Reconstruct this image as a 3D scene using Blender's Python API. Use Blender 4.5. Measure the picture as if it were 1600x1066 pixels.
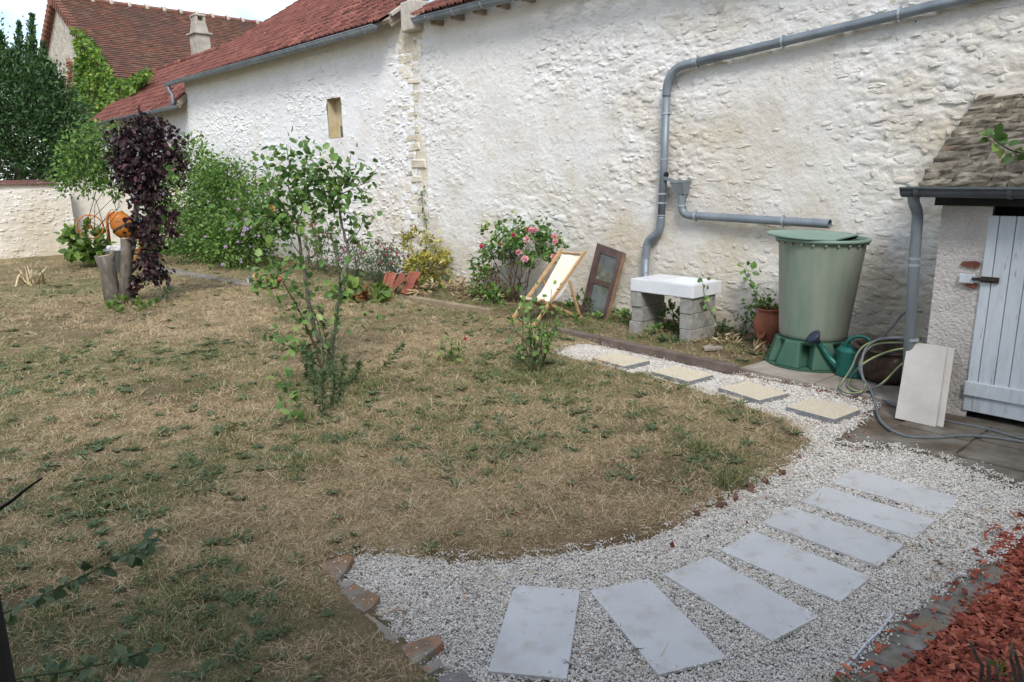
import bpy, bmesh, math
import numpy as np
from mathutils import Vector, Matrix

for o in list(bpy.data.objects):
    bpy.data.objects.remove(o, do_unlink=True)
scene = bpy.context.scene
COL = scene.collection
rng = np.random.default_rng(11)
R = math.radians

# ------------------------------------------------------------------ camera
CAM_H, FPX, PITCH, ROLL = 2.2, 1141.0, R(12.7), R(-0.62)
cam = bpy.data.cameras.new('camera')
cam.sensor_width = 36.0
cam.lens = FPX * 36.0 / 1600.0
cam.clip_start, cam.clip_end = 0.05, 3000.0
camo = bpy.data.objects.new('camera', cam)
COL.objects.link(camo)
camo.matrix_world = (Matrix.Translation((0, 0, CAM_H)) @ Matrix.Rotation(R(90) - PITCH, 4, 'X')
                     @ Matrix.Rotation(ROLL, 4, 'Z'))
scene.camera = camo

# ------------------------------------------------------------------ sky, sun, exposure
SUN_EL, SUN_AZ = R(45), R(176)          # azimuth clockwise from +Y (the view direction)
world = bpy.data.worlds.new('World')
scene.world = world
world.use_nodes = True
nt = world.node_tree
nt.nodes.clear()
w_out = nt.nodes.new('ShaderNodeOutputWorld')
w_bg = nt.nodes.new('ShaderNodeBackground')
w_bg.inputs['Strength'].default_value = 0.15
sky = nt.nodes.new('ShaderNodeTexSky')
sky.sky_type = 'NISHITA'
sky.sun_disc = False
sky.sun_elevation = SUN_EL
sky.sun_rotation = SUN_AZ
sky.air_density, sky.dust_density, sky.ozone_density = 1.0, 1.2, 1.0
tc = nt.nodes.new('ShaderNodeTexCoord')
mp = nt.nodes.new('ShaderNodeMapping')
mp.inputs['Scale'].default_value = (1.0, 1.0, 2.2)
mp.inputs['Location'].default_value = (0.35, 0.1, 0.2)
cn = nt.nodes.new('ShaderNodeTexNoise')
cn.inputs['Scale'].default_value = 2.6
cn.inputs['Detail'].default_value = 7.0
cn.inputs['Roughness'].default_value = 0.55
cr = nt.nodes.new('ShaderNodeValToRGB')
cr.color_ramp.elements[0].position = 0.475
cr.color_ramp.elements[0].color = (0, 0, 0, 1)
cr.color_ramp.elements[1].position = 0.62
cr.color_ramp.elements[1].color = (1, 1, 1, 1)
cmix = nt.nodes.new('ShaderNodeMix')
cmix.data_type = 'RGBA'
cmix.inputs[7].default_value = (7.6, 7.7, 7.9, 1)
nt.links.new(tc.outputs['Generated'], mp.inputs['Vector'])
nt.links.new(mp.outputs[0], cn.inputs['Vector'])
nt.links.new(cn.outputs['Fac'], cr.inputs[0])
nt.links.new(cr.outputs[0], cmix.inputs[0])
nt.links.new(sky.outputs[0], cmix.inputs[6])
nt.links.new(cmix.outputs[2], w_bg.inputs['Color'])
nt.links.new(w_bg.outputs[0], w_out.inputs[0])

sun = bpy.data.lights.new('sun', 'SUN')
sun.energy = 2.0
sun.angle = R(18)
sun.color = (1.0, 0.975, 0.94)
suno = bpy.data.objects.new('sun', sun)
COL.objects.link(suno)
sd = Vector((math.sin(SUN_AZ) * math.cos(SUN_EL), math.cos(SUN_AZ) * math.cos(SUN_EL), math.sin(SUN_EL)))
suno.rotation_euler = sd.to_track_quat('Z', 'Y').to_euler()
suno.location = (0, -5, 20)

vs = scene.view_settings
vs.view_transform = 'Standard'
vs.look = 'None'
vs.exposure = 0.58
vs.gamma = 1.0
vs.use_curve_mapping = False
scene.cycles.use_denoising = True
scene.cycles.use_adaptive_sampling = True
scene.cycles.adaptive_threshold = 0.02
scene.cycles.max_bounces = 5
scene.cycles.diffuse_bounces = 3
scene.cycles.transparent_max_bounces = 8
scene.cycles.caustics_reflective = False
scene.cycles.caustics_refractive = False

# ------------------------------------------------------------------ measuring helpers
# The long barn wall is the frame of the place: s runs along it to the right, n stands out of it into the
# garden, z is up.  G / Wn / at give the place on the ground, on a plane parallel to the wall, or at a depth.
TH = R(-47.5)
A = np.array([math.cos(TH), math.sin(TH), 0.0])
N = np.array([A[1], -A[0], 0.0])
O0 = np.array([-1.45, 15.02, 0.0])
C0 = np.array([0.0, 0.0, CAM_H])

def WF(s, n, z=0.0):
    return O0 + A * s + N * n + np.array([0, 0, z])

def ray(px, py):
    x, y = px - 800.0, py - 533.0
    c, s = math.cos(ROLL), math.sin(ROLL)
    x, y = c * x + s * y, -s * x + c * y
    d = np.array([x / FPX, 1.0, -y / FPX])
    cp, sp = math.cos(PITCH), math.sin(PITCH)
    return np.array([d[0], cp * d[1] + sp * d[2], -sp * d[1] + cp * d[2]])

def G(px, py, z=0.0):
    d = ray(px, py)
    return C0 + d * (z - CAM_H) / d[2]

def Wn(px, py, n=0.0):
    d = ray(px, py)
    return C0 + d * ((n - (C0 - O0) @ N) / (d @ N))

def at(px, py, Y):
    d = ray(px, py)
    return C0 + d * (Y / d[1])

def SN(P):
    r = np.asarray(P)[..., :3] - O0
    return r @ A, r @ N

def LF(s, n, z=0.0, rz=0.0):
    """local frame: x along the wall, y towards the wall, z up"""
    return Matrix.Translation(Vector(WF(s, n, z))) @ Matrix.Rotation(TH + rz, 4, 'Z')

def FR(p, rz=0.0):
    return Matrix.Translation(Vector(p)) @ Matrix.Rotation(rz, 4, 'Z')

# ------------------------------------------------------------------ noise
def _hash(i, j, seed):
    h = (i.astype(np.int64) * 374761393 + j.astype(np.int64) * 668265263 + seed * 974634777) & 0x7fffffff
    h = ((h ^ (h >> 13)) * 1274126177) & 0x7fffffff
    return ((h ^ (h >> 16)) & 0xffff) / 65535.0

def vnoise(x, y, seed=0):
    i, j = np.floor(x), np.floor(y)
    fx, fy = x - i, y - j
    fx, fy = fx * fx * (3 - 2 * fx), fy * fy * (3 - 2 * fy)
    a, b = _hash(i, j, seed), _hash(i + 1, j, seed)
    c, d = _hash(i, j + 1, seed), _hash(i + 1, j + 1, seed)
    return (a * (1 - fx) + b * fx) * (1 - fy) + (c * (1 - fx) + d * fx) * fy

def fbm(x, y, seed=0, oct=4):
    x, y = np.asarray(x, float), np.asarray(y, float)
    t, a, m = 0.0, 0.5, 0.0
    for k in range(oct):
        t = t + a * vnoise(x * 2 ** k + 17.3 * k, y * 2 ** k - 9.1 * k, seed + k)
        m += a
        a *= 0.5
    return t / m

def inside(poly, x, y):
    poly = np.asarray(poly)[:, :2]
    r = np.zeros(np.shape(x), bool)
    j = len(poly) - 1
    for i in range(len(poly)):
        xi, yi = poly[i]
        xj, yj = poly[j]
        c = ((yi > y) != (yj > y)) & (x < (xj - xi) * (y - yi) / (yj - yi + 1e-12) + xi)
        r ^= c
        j = i
    return r

def edge_dist(poly, x, y):
    poly = np.asarray(poly)[:, :2]
    d = np.full(np.shape(x), 1e9)
    for i in range(len(poly)):
        a, b = poly[i - 1], poly[i]
        ab = b - a
        t = np.clip(((x - a[0]) * ab[0] + (y - a[1]) * ab[1]) / (ab @ ab + 1e-12), 0, 1)
        d = np.minimum(d, np.hypot(x - a[0] - t * ab[0], y - a[1] - t * ab[1]))
    return d

def GP(pts, z=0.0):
    return np.array([G(p[0], p[1], z) for p in pts])

# ------------------------------------------------------------------ materials
MATS = {}

def node_mat(name, rough=0.8, metal=0.0, spec=0.3):
    m = bpy.data.materials.new(name)
    m.use_nodes = True
    t = m.node_tree
    b = t.nodes['Principled BSDF']
    b.inputs['Roughness'].default_value = rough
    b.inputs['Metallic'].default_value = metal
    b.inputs['Specular IOR Level'].default_value = spec
    MATS[name] = m
    return m, t, b

def pos_vec(t, scale=(1, 1, 1), kind='pos'):
    if kind == 'pos':
        g = t.nodes.new('ShaderNodeNewGeometry').outputs['Position']
    else:
        g = t.nodes.new('ShaderNodeTexCoord').outputs['Object']
    if scale == (1, 1, 1):
        return g
    m = t.nodes.new('ShaderNodeMapping')
    m.inputs['Scale'].default_value = scale
    t.links.new(g, m.inputs['Vector'])
    return m.outputs[0]

def n_noise(t, vec, scale, detail=5, rough=0.6, dist=0.0):
    n = t.nodes.new('ShaderNodeTexNoise')
    n.inputs['Scale'].default_value = scale
    n.inputs['Detail'].default_value = detail
    n.inputs['Roughness'].default_value = rough
    n.inputs['Distortion'].default_value = dist
    t.links.new(vec, n.inputs['Vector'])
    return n.outputs['Fac']

def n_ramp(t, fac, stops):
    r = t.nodes.new('ShaderNodeValToRGB')
    e = r.color_ramp.elements
    while len(e) < len(stops):
        e.new(0.5)
    for k, (p, c) in enumerate(stops):
        e[k].position = p
        if not hasattr(c, '__len__'):
            c = (c, c, c)
        e[k].color = (c[0], c[1], c[2], 1)
    t.links.new(fac, r.inputs[0])
    return r.outputs[0]

def n_mix(t, fac, a, b, mode='MIX'):
    m = t.nodes.new('ShaderNodeMix')
    m.data_type = 'RGBA'
    m.blend_type = mode
    for sock, v in ((m.inputs[0], fac), (m.inputs[6], a), (m.inputs[7], b)):
        if hasattr(v, 'is_linked'):
            t.links.new(v, sock)
        elif hasattr(v, '__len__'):
            sock.default_value = (v[0], v[1], v[2], 1)
        else:
            sock.default_value = v
    return m.outputs[2]

def n_math(t, op, a, b=None, clamp=False):
    m = t.nodes.new('ShaderNodeMath')
    m.operation = op
    m.use_clamp = clamp
    for k, v in enumerate((a, b)):
        if v is None:
            continue
        if hasattr(v, 'is_linked'):
            t.links.new(v, m.inputs[k])
        else:
            m.inputs[k].default_value = v
    return m.outputs[0]

def n_bump(t, b, h, strength=0.5, dist=0.02):
    n = t.nodes.new('ShaderNodeBump')
    n.inputs['Strength'].default_value = strength
    n.inputs['Distance'].default_value = dist
    t.links.new(h, n.inputs['Height'])
    t.links.new(n.outputs[0], b.inputs['Normal'])

def n_rand(t):
    return t.nodes.new('ShaderNodeObjectInfo').outputs['Random']

def n_attr(t, name):
    a = t.nodes.new('ShaderNodeAttribute')
    a.attribute_name = name
    return a.outputs['Fac']

def mat_noise(name, stops, scale=4.0, rough=0.8, bump=0.3, bscale=40.0, bdist=0.01, metal=0.0, spec=0.3,
              vscale=(1, 1, 1), kind='pos', rand=0.0, detail=6, second=None):
    """noise-mottled surface; rand shifts the brightness per object; second = (scale, lo, hi, colour)"""
    m, t, b = node_mat(name, rough, metal, spec)
    v = pos_vec(t, vscale, kind)
    c = n_ramp(t, n_noise(t, v, scale, detail), stops)
    if second:
        f = n_ramp(t, n_noise(t, v, second[0], 5), [(second[1], 0.0), (second[2], 1.0)])
        c = n_mix(t, f, c, second[3])
    if rand:
        f = n_math(t, 'ADD', n_math(t, 'MULTIPLY', n_rand(t), rand), 1 - rand / 2)
        h = t.nodes.new('ShaderNodeHueSaturation')
        t.links.new(c, h.inputs['Color'])
        t.links.new(f, h.inputs['Value'])
        c = h.outputs[0]
    t.links.new(c, b.inputs['Base Color'])
    if bump:
        n_bump(t, b, n_noise(t, v, bscale, 4), bump, bdist)
    return m

def mat_leaf(name, stops, rough=0.5, trans=0.35, spec=0.35):
    """leaf colours spread by the per-leaf value 'rnd' and the object's own random value"""
    m, t, b = node_mat(name, rough, 0, spec)
    f = n_math(t, 'FRACT', n_math(t, 'ADD', n_attr(t, 'rnd'), n_rand(t)))
    c = n_ramp(t, f, stops)
    t.links.new(c, b.inputs['Base Color'])
    tr = t.nodes.new('ShaderNodeBsdfTranslucent')
    t.links.new(n_mix(t, 0.5, c, (0.10, 0.16, 0.02), 'ADD') if trans > 0.3 else c, tr.inputs[0])
    mx = t.nodes.new('ShaderNodeMixShader')
    mx.inputs[0].default_value = trans
    t.links.new(b.outputs[0], mx.inputs[1])
    t.links.new(tr.outputs[0], mx.inputs[2])
    t.links.new(mx.outputs[0], t.nodes['Material Output'].inputs[0])
    return m

def mat_whitewash(name, white, beige, grey, stain=0.0, stones=False):
    """lime wash on rubble: white, worn to beige in patches and streaks, bare stones in places"""
    m, t, b = node_mat(name, 0.93, 0, 0.15)
    v = pos_vec(t)
    base = n_ramp(t, n_noise(t, v, 2.2, 7, 0.65), [(0.3, tuple(np.array(white) * 0.93)), (0.55, white),
                                                  (0.8, tuple(np.minimum(np.array(white) * 1.05, 0.9)))])
    # worn beige patches: more of them near the ground and where the wash has weathered
    sep = t.nodes.new('ShaderNodeSeparateXYZ')
    t.links.new(v, sep.inputs[0])
    low = n_math(t, 'MULTIPLY', n_math(t, 'SUBTRACT', 3.0, sep.outputs['Z']), 0.058)
    right = n_math(t, 'MULTIPLY', n_math(t, 'ADD', sep.outputs['X'], 0.0), stain)
    e = n_math(t, 'ADD', n_noise(t, v, 0.9, 8, 0.68), n_math(t, 'ADD', low, right))
    f = n_ramp(t, e, [(0.47, 0.0), (0.78, 1.0)])
    c = n_mix(t, f, base, beige)
    f2 = n_ramp(t, n_noise(t, v, 5.5, 8, 0.72), [(0.60, 0.0), (0.70, 0.85)])
    c = n_mix(t, f2, c, tuple(np.array(beige) * 0.86))
    f3 = n_ramp(t, n_noise(t, pos_vec(t, (1, 1, 1.6)), 9.0, 4, 0.6), [(0.70, 0.0), (0.74, 0.6)])
    c = n_mix(t, f3, c, grey)
    f4 = n_ramp(t, n_noise(t, pos_vec(t, (1, 1, 1.3)), 7.0, 3, 0.75), [(0.735, 0.0), (0.75, 0.85)])
    c = n_mix(t, f4, c, (0.10, 0.105, 0.12))
    if stones:
        r = n_rand(t)
        bare = n_ramp(t, r, [(0.0, 0.0), (0.955, 0.0), (0.97, 0.6)])
        c = n_mix(t, bare, c, grey)
        tint = n_ramp(t, n_math(t, 'FRACT', n_math(t, 'MULTIPLY', r, 7.0)), [(0.0, 0.0), (0.6, 0.0), (1.0, 0.3)])
        c = n_mix(t, tint, c, beige)
    t.links.new(c, b.inputs['Base Color'])
    h = n_math(t, 'ADD', n_noise(t, v, 28, 6, 0.7), n_math(t, 'MULTIPLY', n_noise(t, v, 9, 4, 0.6), 1.6))
    n_bump(t, b, h, 0.6, 0.02)
    return m

# ------------------------------------------------------------------ mesh helpers
class MB:
    """collects shapes; M places what is added next"""
    def __init__(self, M=None):
        self.V, self.F = [], []
        self.M = M or Matrix.Identity(4)

    def add(self, vs_, fs):
        k = len(self.V)
        self.V += [tuple(self.M @ Vector(v)) for v in vs_]
        self.F += [tuple(i + k for i in f) for f in fs]
        return self

    def box(self, lo, hi):
        x0, y0, z0 = lo
        x1, y1, z1 = hi
        return self.add([(x0, y0, z0), (x1, y0, z0), (x1, y1, z0), (x0, y1, z0),
                         (x0, y0, z1), (x1, y0, z1), (x1, y1, z1), (x0, y1, z1)],
                        [(0, 3, 2, 1), (4, 5, 6, 7), (0, 1, 5, 4), (1, 2, 6, 5), (2, 3, 7, 6), (3, 0, 4, 7)])

    def hexa(self, p):
        return self.add(p, [(0, 3, 2, 1), (4, 5, 6, 7), (0, 1, 5, 4), (1, 2, 6, 5), (2, 3, 7, 6), (3, 0, 4, 7)])

    def bar(self, a, b, w, d, up=(0, 0, 1)):
        """square bar from a to b, w wide, d deep along up"""
        a, b, up = Vector(a), Vector(b), Vector(up)
        t = (b - a).normalized()
        s = t.cross(up).normalized()
        u = s.cross(t).normalized()
        p = []
        for q in (a, b):
            p += [q - s * w / 2 - u * d / 2, q + s * w / 2 - u * d / 2, q + s * w / 2 + u * d / 2, q - s * w / 2 + u * d / 2]
        return self.hexa(p)

    def tube(self, path, r, seg=8, cap=True):
        P = [Vector(p) for p in path]
        n = len(P)
        rr = r if hasattr(r, '__len__') else [r] * n
        vs_, fs = [], []
        ref = None
        for i in range(n):
            t = (P[min(i + 1, n - 1)] - P[max(i - 1, 0)]).normalized()
            if ref is None:
                ref = t.orthogonal().normalized()
            ref = (ref - t * ref.dot(t)).normalized()
            bi = t.cross(ref)
            for k in range(seg):
                a = 2 * math.pi * k / seg
                vs_.append(P[i] + (ref * math.cos(a) + bi * math.sin(a)) * rr[i])
        for i in range(n - 1):
            for k in range(seg):
                k2 = (k + 1) % seg
                fs.append((i * seg + k, i * seg + k2, (i + 1) * seg + k2, (i + 1) * seg + k))
        if cap:
            fs.append(tuple(range(seg - 1, -1, -1)))
            fs.append(tuple((n - 1) * seg + k for k in range(seg)))
        return self.add(vs_, fs)

    def lathe(self, prof, seg=24, c=(0, 0, 0), sx=1.0, sy=1.0):
        vs_, fs = [], []
        n = len(prof)
        for (r, z) in prof:
            for k in range(seg):
                a = 2 * math.pi * k / seg
                vs_.append((c[0] + r * sx * math.cos(a), c[1] + r * sy * math.sin(a), c[2] + z))
        for i in range(n - 1):
            for k in range(seg):
                k2 = (k + 1) % seg
                fs.append((i * seg + k, i * seg + k2, (i + 1) * seg + k2, (i + 1) * seg + k))
        if prof[0][0] > 1e-4:
            fs.append(tuple(range(seg - 1, -1, -1)))
        if prof[-1][0] > 1e-4:
            fs.append(tuple((n - 1) * seg + k for k in range(seg)))
        return self.add(vs_, fs)

    def prism(self, poly, z0, z1, wob=0.0):
        n = len(poly)
        vs_ = [(p[0], p[1], z0) for p in poly] + [(p[0], p[1], z1) for p in poly]
        fs = [tuple(range(n - 1, -1, -1)), tuple(range(n, 2 * n))]
        fs += [(i, (i + 1) % n, n + (i + 1) % n, n + i) for i in range(n)]
        return self.add(vs_, fs)

    def build(self, name, mat, parent=None, smooth=False, bev=0.0, loc=None):
        return obj(name, self.V, self.F, mat, parent, smooth, bev, loc)

def wm(o):
    return (wm(o.parent) @ o.matrix_basis) if o.parent else o.matrix_basis.copy()

def smooth_mesh(me, on=True):
    me.polygons.foreach_set('use_smooth', [on] * len(me.polygons))

def mesh_of(name, V, F, mat, smooth=False):
    me = bpy.data.meshes.new(name)
    me.from_pydata([tuple(v) for v in V], [], F)
    if mat is not None:
        me.materials.append(MATS[mat] if isinstance(mat, str) else mat)
    if smooth:
        smooth_mesh(me)
    me.update()
    return me

def obj(name, V, F, mat, parent=None, smooth=False, bev=0.0, loc=None):
    """V in world coordinates; a top-level mesh gets its origin at loc (default: the middle of its base)"""
    V = np.array([tuple(v) for v in V], float)
    if parent is None and loc is None:
        loc = ((V[:, 0].min() + V[:, 0].max()) / 2, (V[:, 1].min() + V[:, 1].max()) / 2, V[:, 2].min())
    if parent is None:
        V = V - np.array(loc)
    else:
        im = np.array(wm(parent).inverted())
        V = V @ im[:3, :3].T + im[:3, 3]
    me = mesh_of(name, V, F, mat, smooth)
    o = bpy.data.objects.new(name, me)
    COL.objects.link(o)
    if parent is None:
        o.location = loc
    else:
        o.parent = parent
    if bev:
        bm_ = o.modifiers.new('bevel', 'BEVEL')
        bm_.width = bev
        bm_.segments = 2
        bm_.limit_method = 'ANGLE'
        bm_.angle_limit = R(35)
    return o

def np_obj(name, V, Q, mat, parent=None, rnd=None, loc=None, smooth=False):
    """fast build from numpy: V (k,3) world, Q (m,3|4) or a list of such arrays"""
    V = np.asarray(V, float)
    Qs = Q if isinstance(Q, list) else [Q]
    if parent is None:
        if loc is None:
            loc = ((V[:, 0].min() + V[:, 0].max()) / 2, (V[:, 1].min() + V[:, 1].max()) / 2, V[:, 2].min())
        L = V - np.array(loc)
    else:
        im = np.array(wm(parent).inverted())
        L = V @ im[:3, :3].T + im[:3, 3]
    me = bpy.data.meshes.new(name)
    me.vertices.add(len(L))
    me.vertices.foreach_set('co', L.ravel())
    loops = np.concatenate([q.ravel() for q in Qs]).astype(np.int32)
    tot = np.concatenate([np.full(len(q), q.shape[1]) for q in Qs]).astype(np.int32)
    st = np.concatenate([[0], np.cumsum(tot)[:-1]]).astype(np.int32)
    me.loops.add(len(loops))
    me.loops.foreach_set('vertex_index', loops)
    me.polygons.add(len(tot))
    me.polygons.foreach_set('loop_start', st)
    me.polygons.foreach_set('loop_total', tot)
    me.update(calc_edges=True)
    me.validate()
    if rnd is not None:
        at_ = me.attributes.new('rnd', 'FLOAT', 'POINT')
        at_.data.foreach_set('value', np.asarray(rnd, np.float32))
    if mat is not None:
        me.materials.append(MATS[mat] if isinstance(mat, str) else mat)
    if smooth:
        smooth_mesh(me)
    o = bpy.data.objects.new(name, me)
    COL.objects.link(o)
    if parent is None:
        o.location = loc
    else:
        o.parent = parent
    return o

def thing(name, label, cat, M, group=None):
    o = bpy.data.objects.new(name, None)
    o.empty_display_size = 0.1
    COL.objects.link(o)
    o.matrix_basis = M if isinstance(M, Matrix) else Matrix.Translation(Vector(M))
    o['label'], o['category'] = label, cat
    if group:
        o['group'] = group
    return o

def tag(o, label, cat=None, group=None, kind=None):
    o['label'] = label
    if cat:
        o['category'] = cat
    if group:
        o['group'] = group
    if kind:
        o['kind'] = kind
    return o

def piece(name, me, parent, M):
    """one more object with shared mesh data under parent; M is its place in the parent's frame"""
    o = bpy.data.objects.new(name, me)
    COL.objects.link(o)
    o.parent = parent
    o.matrix_basis = M
    return o

def cloud(name, pts, rot, scl, idx, protos, loc=(0, 0, 0)):
    """stuff: instances of the prototype meshes on points"""
    me = bpy.data.meshes.new(name)
    pts = np.asarray(pts, float) - np.array(loc)
    me.vertices.add(len(pts))
    me.vertices.foreach_set('co', pts.ravel())
    for nm, ty, key, val in (('rot', 'FLOAT_VECTOR', 'vector', rot), ('scl', 'FLOAT', 'value', scl), ('idx', 'INT', 'value', idx)):
        a = me.attributes.new(nm, ty, 'POINT')
        a.data.foreach_set(key, np.ascontiguousarray(val, np.int32 if ty == 'INT' else np.float32).ravel())
    o = bpy.data.objects.new(name, me)
    COL.objects.link(o)
    o.location = loc
    g = bpy.data.node_groups.new(name, 'GeometryNodeTree')
    g.interface.new_socket('Geometry', in_out='INPUT', socket_type='NodeSocketGeometry')
    g.interface.new_socket('Geometry', in_out='OUTPUT', socket_type='NodeSocketGeometry')
    gi, go = g.nodes.new('NodeGroupInput'), g.nodes.new('NodeGroupOutput')
    ip = g.nodes.new('GeometryNodeInstanceOnPoints')
    jn = g.nodes.new('GeometryNodeJoinGeometry')
    for me_ in protos:
        po = bpy.data.objects.new(name + '_piece', me_)
        oi = g.nodes.new('GeometryNodeObjectInfo')
        oi.inputs['Object'].default_value = po
        oi.inputs['As Instance'].default_value = True
        g.links.new(oi.outputs['Geometry'], jn.inputs[0])
    def na(nm, ty):
        q = g.nodes.new('GeometryNodeInputNamedAttribute')
        q.data_type = ty
        q.inputs['Name'].default_value = nm
        return q.outputs['Attribute']
    ip.inputs['Pick Instance'].default_value = True
    g.links.new(gi.outputs[0], ip.inputs['Points'])
    g.links.new(jn.outputs[0], ip.inputs['Instance'])
    g.links.new(na('idx', 'INT'), ip.inputs['Instance Index'])
    g.links.new(na('rot', 'FLOAT_VECTOR'), ip.inputs['Rotation'])
    g.links.new(na('scl', 'FLOAT'), ip.inputs['Scale'])
    g.links.new(ip.outputs[0], go.inputs[0])
    md = o.modifiers.new('scatter', 'NODES')
    md.node_group = g
    return o

# ------------------------------------------------------------------ leaves
LEAF8 = (np.array([[0, 0, 0], [.3, -.40, .07], [.7, -.33, .03], [1, 0, -.12], [.7, .33, .03], [.3, .40, .07], [.35, 0, -.02], [.7, 0, -.05]]),
         [np.array([[0, 1, 6], [0, 6, 5], [2, 3, 7], [7, 3, 4]]), np.array([[1, 2, 7, 6], [6, 7, 4, 5]])])
LEAF4 = (np.array([[0, 0, 0], [.5, -.36, .08], [1, 0, -.05], [.5, .36, .08]]), [np.array([[0, 1, 2], [0, 2, 3]])])
BLADE = (np.array([[0, -.06, 0], [.5, -.07, .06], [1, 0, -.06], [.5, .07, .06], [0, .06, 0]]), [np.array([[0, 1, 4], [1, 3, 4], [1, 2, 3]])])

def unit(v):
    return v / (np.linalg.norm(v, axis=-1, keepdims=True) + 1e-9)

def leaf_arrays(P, D, U, L, W, proto):
    P, D = np.asarray(P, float), unit(np.asarray(D, float))
    S = unit(np.cross(D, U))
    U = np.cross(S, D)
    pv, pf = proto
    k, m = len(P), len(pv)
    L = np.broadcast_to(L, (k,))[:, None, None]
    W = np.broadcast_to(W, (k,))[:, None, None]
    V = P[:, None, :] + D[:, None, :] * pv[None, :, 0:1] * L + S[:, None, :] * pv[None, :, 1:2] * W + U[:, None, :] * pv[None, :, 2:3] * L
    off = (np.arange(k) * m)[:, None, None]
    Q = [(f[None] + off).reshape(-1, f.shape[1]) for f in pf]
    return V.reshape(-1, 3), Q, np.repeat(rng.random(k), m)

def foliage(name, P, mat, parent, L=0.06, W=None, out=None, droop=0.2, up=0.5, proto=LEAF4, vary=0.35):
    """leaves at points P; out = direction each leaf tends to point"""
    P = np.asarray(P, float)
    k = len(P)
    D = rng.normal(size=(k, 3)) * 0.7
    if out is not None:
        D = D + np.asarray(out)
    D[:, 2] -= droop
    U = rng.normal(size=(k, 3)) * 0.6 + np.array([0, 0, up])
    Ls = L * (1 - vary + 2 * vary * rng.random(k))
    V, Q, r = leaf_arrays(P, D, U, Ls, (W or L) * Ls / L, proto)
    return np_obj(name, V, Q, mat, parent, r)

def blob_points(blobs, k, clump=0.35, shell=0.55, seed=0):
    """points in ellipsoids (centre, radii), gathered near the shell in clumps so that gaps stay between"""
    blobs = [(np.asarray(c, float), np.asarray(r, float)) for c, r in blobs]
    vol = np.array([r.prod() ** 0.75 for c, r in blobs])
    cnt = rng.multinomial(k, vol / vol.sum())
    P, Dd = [], []
    for (c, r), q in zip(blobs, cnt):
        nc = max(4, int(q / 16))
        d = unit(rng.normal(size=(nc, 3)))
        rad = (shell + (1 - shell) * rng.random(nc) ** 0.6)[:, None]
        cc = c + d * rad * r * (0.85 + 0.3 * rng.random((nc, 1)))
        w = rng.integers(0, nc, q)
        P.append(cc[w] + rng.normal(size=(q, 3)) * clump * r.min() * 0.45)
        Dd.append(d[w])
    return np.vstack(P), np.vstack(Dd)

def twig(mb, a, b, r0, r1, wob=0.05, n=5, seg=5):
    a, b = np.asarray(a, float), np.asarray(b, float)
    t = np.linspace(0, 1, n)[:, None]
    L = np.linalg.norm(b - a)
    P = a + (b - a) * t + np.vstack([np.zeros(3), rng.normal(size=(n - 2, 3)) * wob * L * 0.5, np.zeros(3)])
    mb.tube(P, list(np.linspace(r0, r1, n)), seg)
    return P
# ------------------------------------------------------------------ the materials of the place
mat_whitewash('wash_wall', (0.765, 0.75, 0.72), (0.585, 0.52, 0.41), (0.30, 0.30, 0.31), 0.02)
mat_whitewash('wash_stone', (0.745, 0.73, 0.695), (0.56, 0.495, 0.39), (0.32, 0.32, 0.33), 0.02, True)
mat_whitewash('wash_barn', (0.81, 0.805, 0.80), (0.66, 0.60, 0.50), (0.42, 0.40, 0.37), 0.0)
mat_whitewash('wash_barn_stone', (0.81, 0.805, 0.795), (0.68, 0.62, 0.52), (0.45, 0.43, 0.40), 0.0, True)
mat_whitewash('wash_garden', (0.80, 0.76, 0.69), (0.60, 0.53, 0.41), (0.34, 0.30, 0.25), 0.0)
mat_whitewash('wash_garden_stone', (0.80, 0.76, 0.69), (0.62, 0.55, 0.43), (0.36, 0.32, 0.27), 0.0, True)
mat_noise('quoin', [(0.3, (0.36, 0.33, 0.27)), (0.5, (0.56, 0.50, 0.40)), (0.7, (0.68, 0.62, 0.52))], 6, 0.92, 0.6, 30, 0.02, rand=0.3)
mat_noise('gable_stone', [(0.3, (0.30, 0.27, 0.23)), (0.5, (0.48, 0.44, 0.37)), (0.7, (0.62, 0.58, 0.50))], 3.2, 0.95, 0.8, 9, 0.1, detail=9)
mat_noise('niche_plaster', [(0.3, (0.42, 0.34, 0.20)), (0.7, (0.60, 0.52, 0.36))], 3, 0.9, 0.2, 30)
mat_noise('red_tile', [(0.25, (0.065, 0.034, 0.029)), (0.5, (0.17, 0.064, 0.05)), (0.75, (0.27, 0.115, 0.09))], 2.2, 0.9, 0.35, 45, 0.01, rand=0.9, detail=10,
          second=(9.0, 0.67, 0.73, (0.38, 0.34, 0.30)))
mat_noise('coping', [(0.3, (0.07, 0.035, 0.028)), (0.7, (0.16, 0.075, 0.058))], 4, 0.92, 0.3, 30, rand=0.4)
mat_noise('ridge_tile', [(0.3, (0.24, 0.10, 0.07)), (0.6, (0.38, 0.18, 0.12)), (0.8, (0.46, 0.40, 0.34))], 2.0, 0.9, 0.3, 20)
mat_noise('zinc', [(0.3, (0.17, 0.20, 0.225)), (0.55, (0.235, 0.27, 0.30)), (0.8, (0.31, 0.34, 0.365))], 3.5, 0.5, 0.06, 30, 0.003, metal=0.35, spec=0.4,
          vscale=(1, 1, 0.35))
mat_noise('zinc_bright', [(0.3, (0.34, 0.37, 0.40)), (0.7, (0.52, 0.55, 0.58))], 12, 0.45, 0.0, metal=0.5, spec=0.5)
mat_noise('zinc_dark', [(0.3, (0.075, 0.088, 0.10)), (0.7, (0.13, 0.145, 0.16))], 4, 0.5, 0.05, 30, 0.003, metal=0.3, spec=0.4)
mat_noise('old_wood', [(0.3, (0.20, 0.16, 0.12)), (0.7, (0.38, 0.32, 0.25))], 3, 0.85, 0.4, 30, 0.005, vscale=(3, 3, 3))
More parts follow.
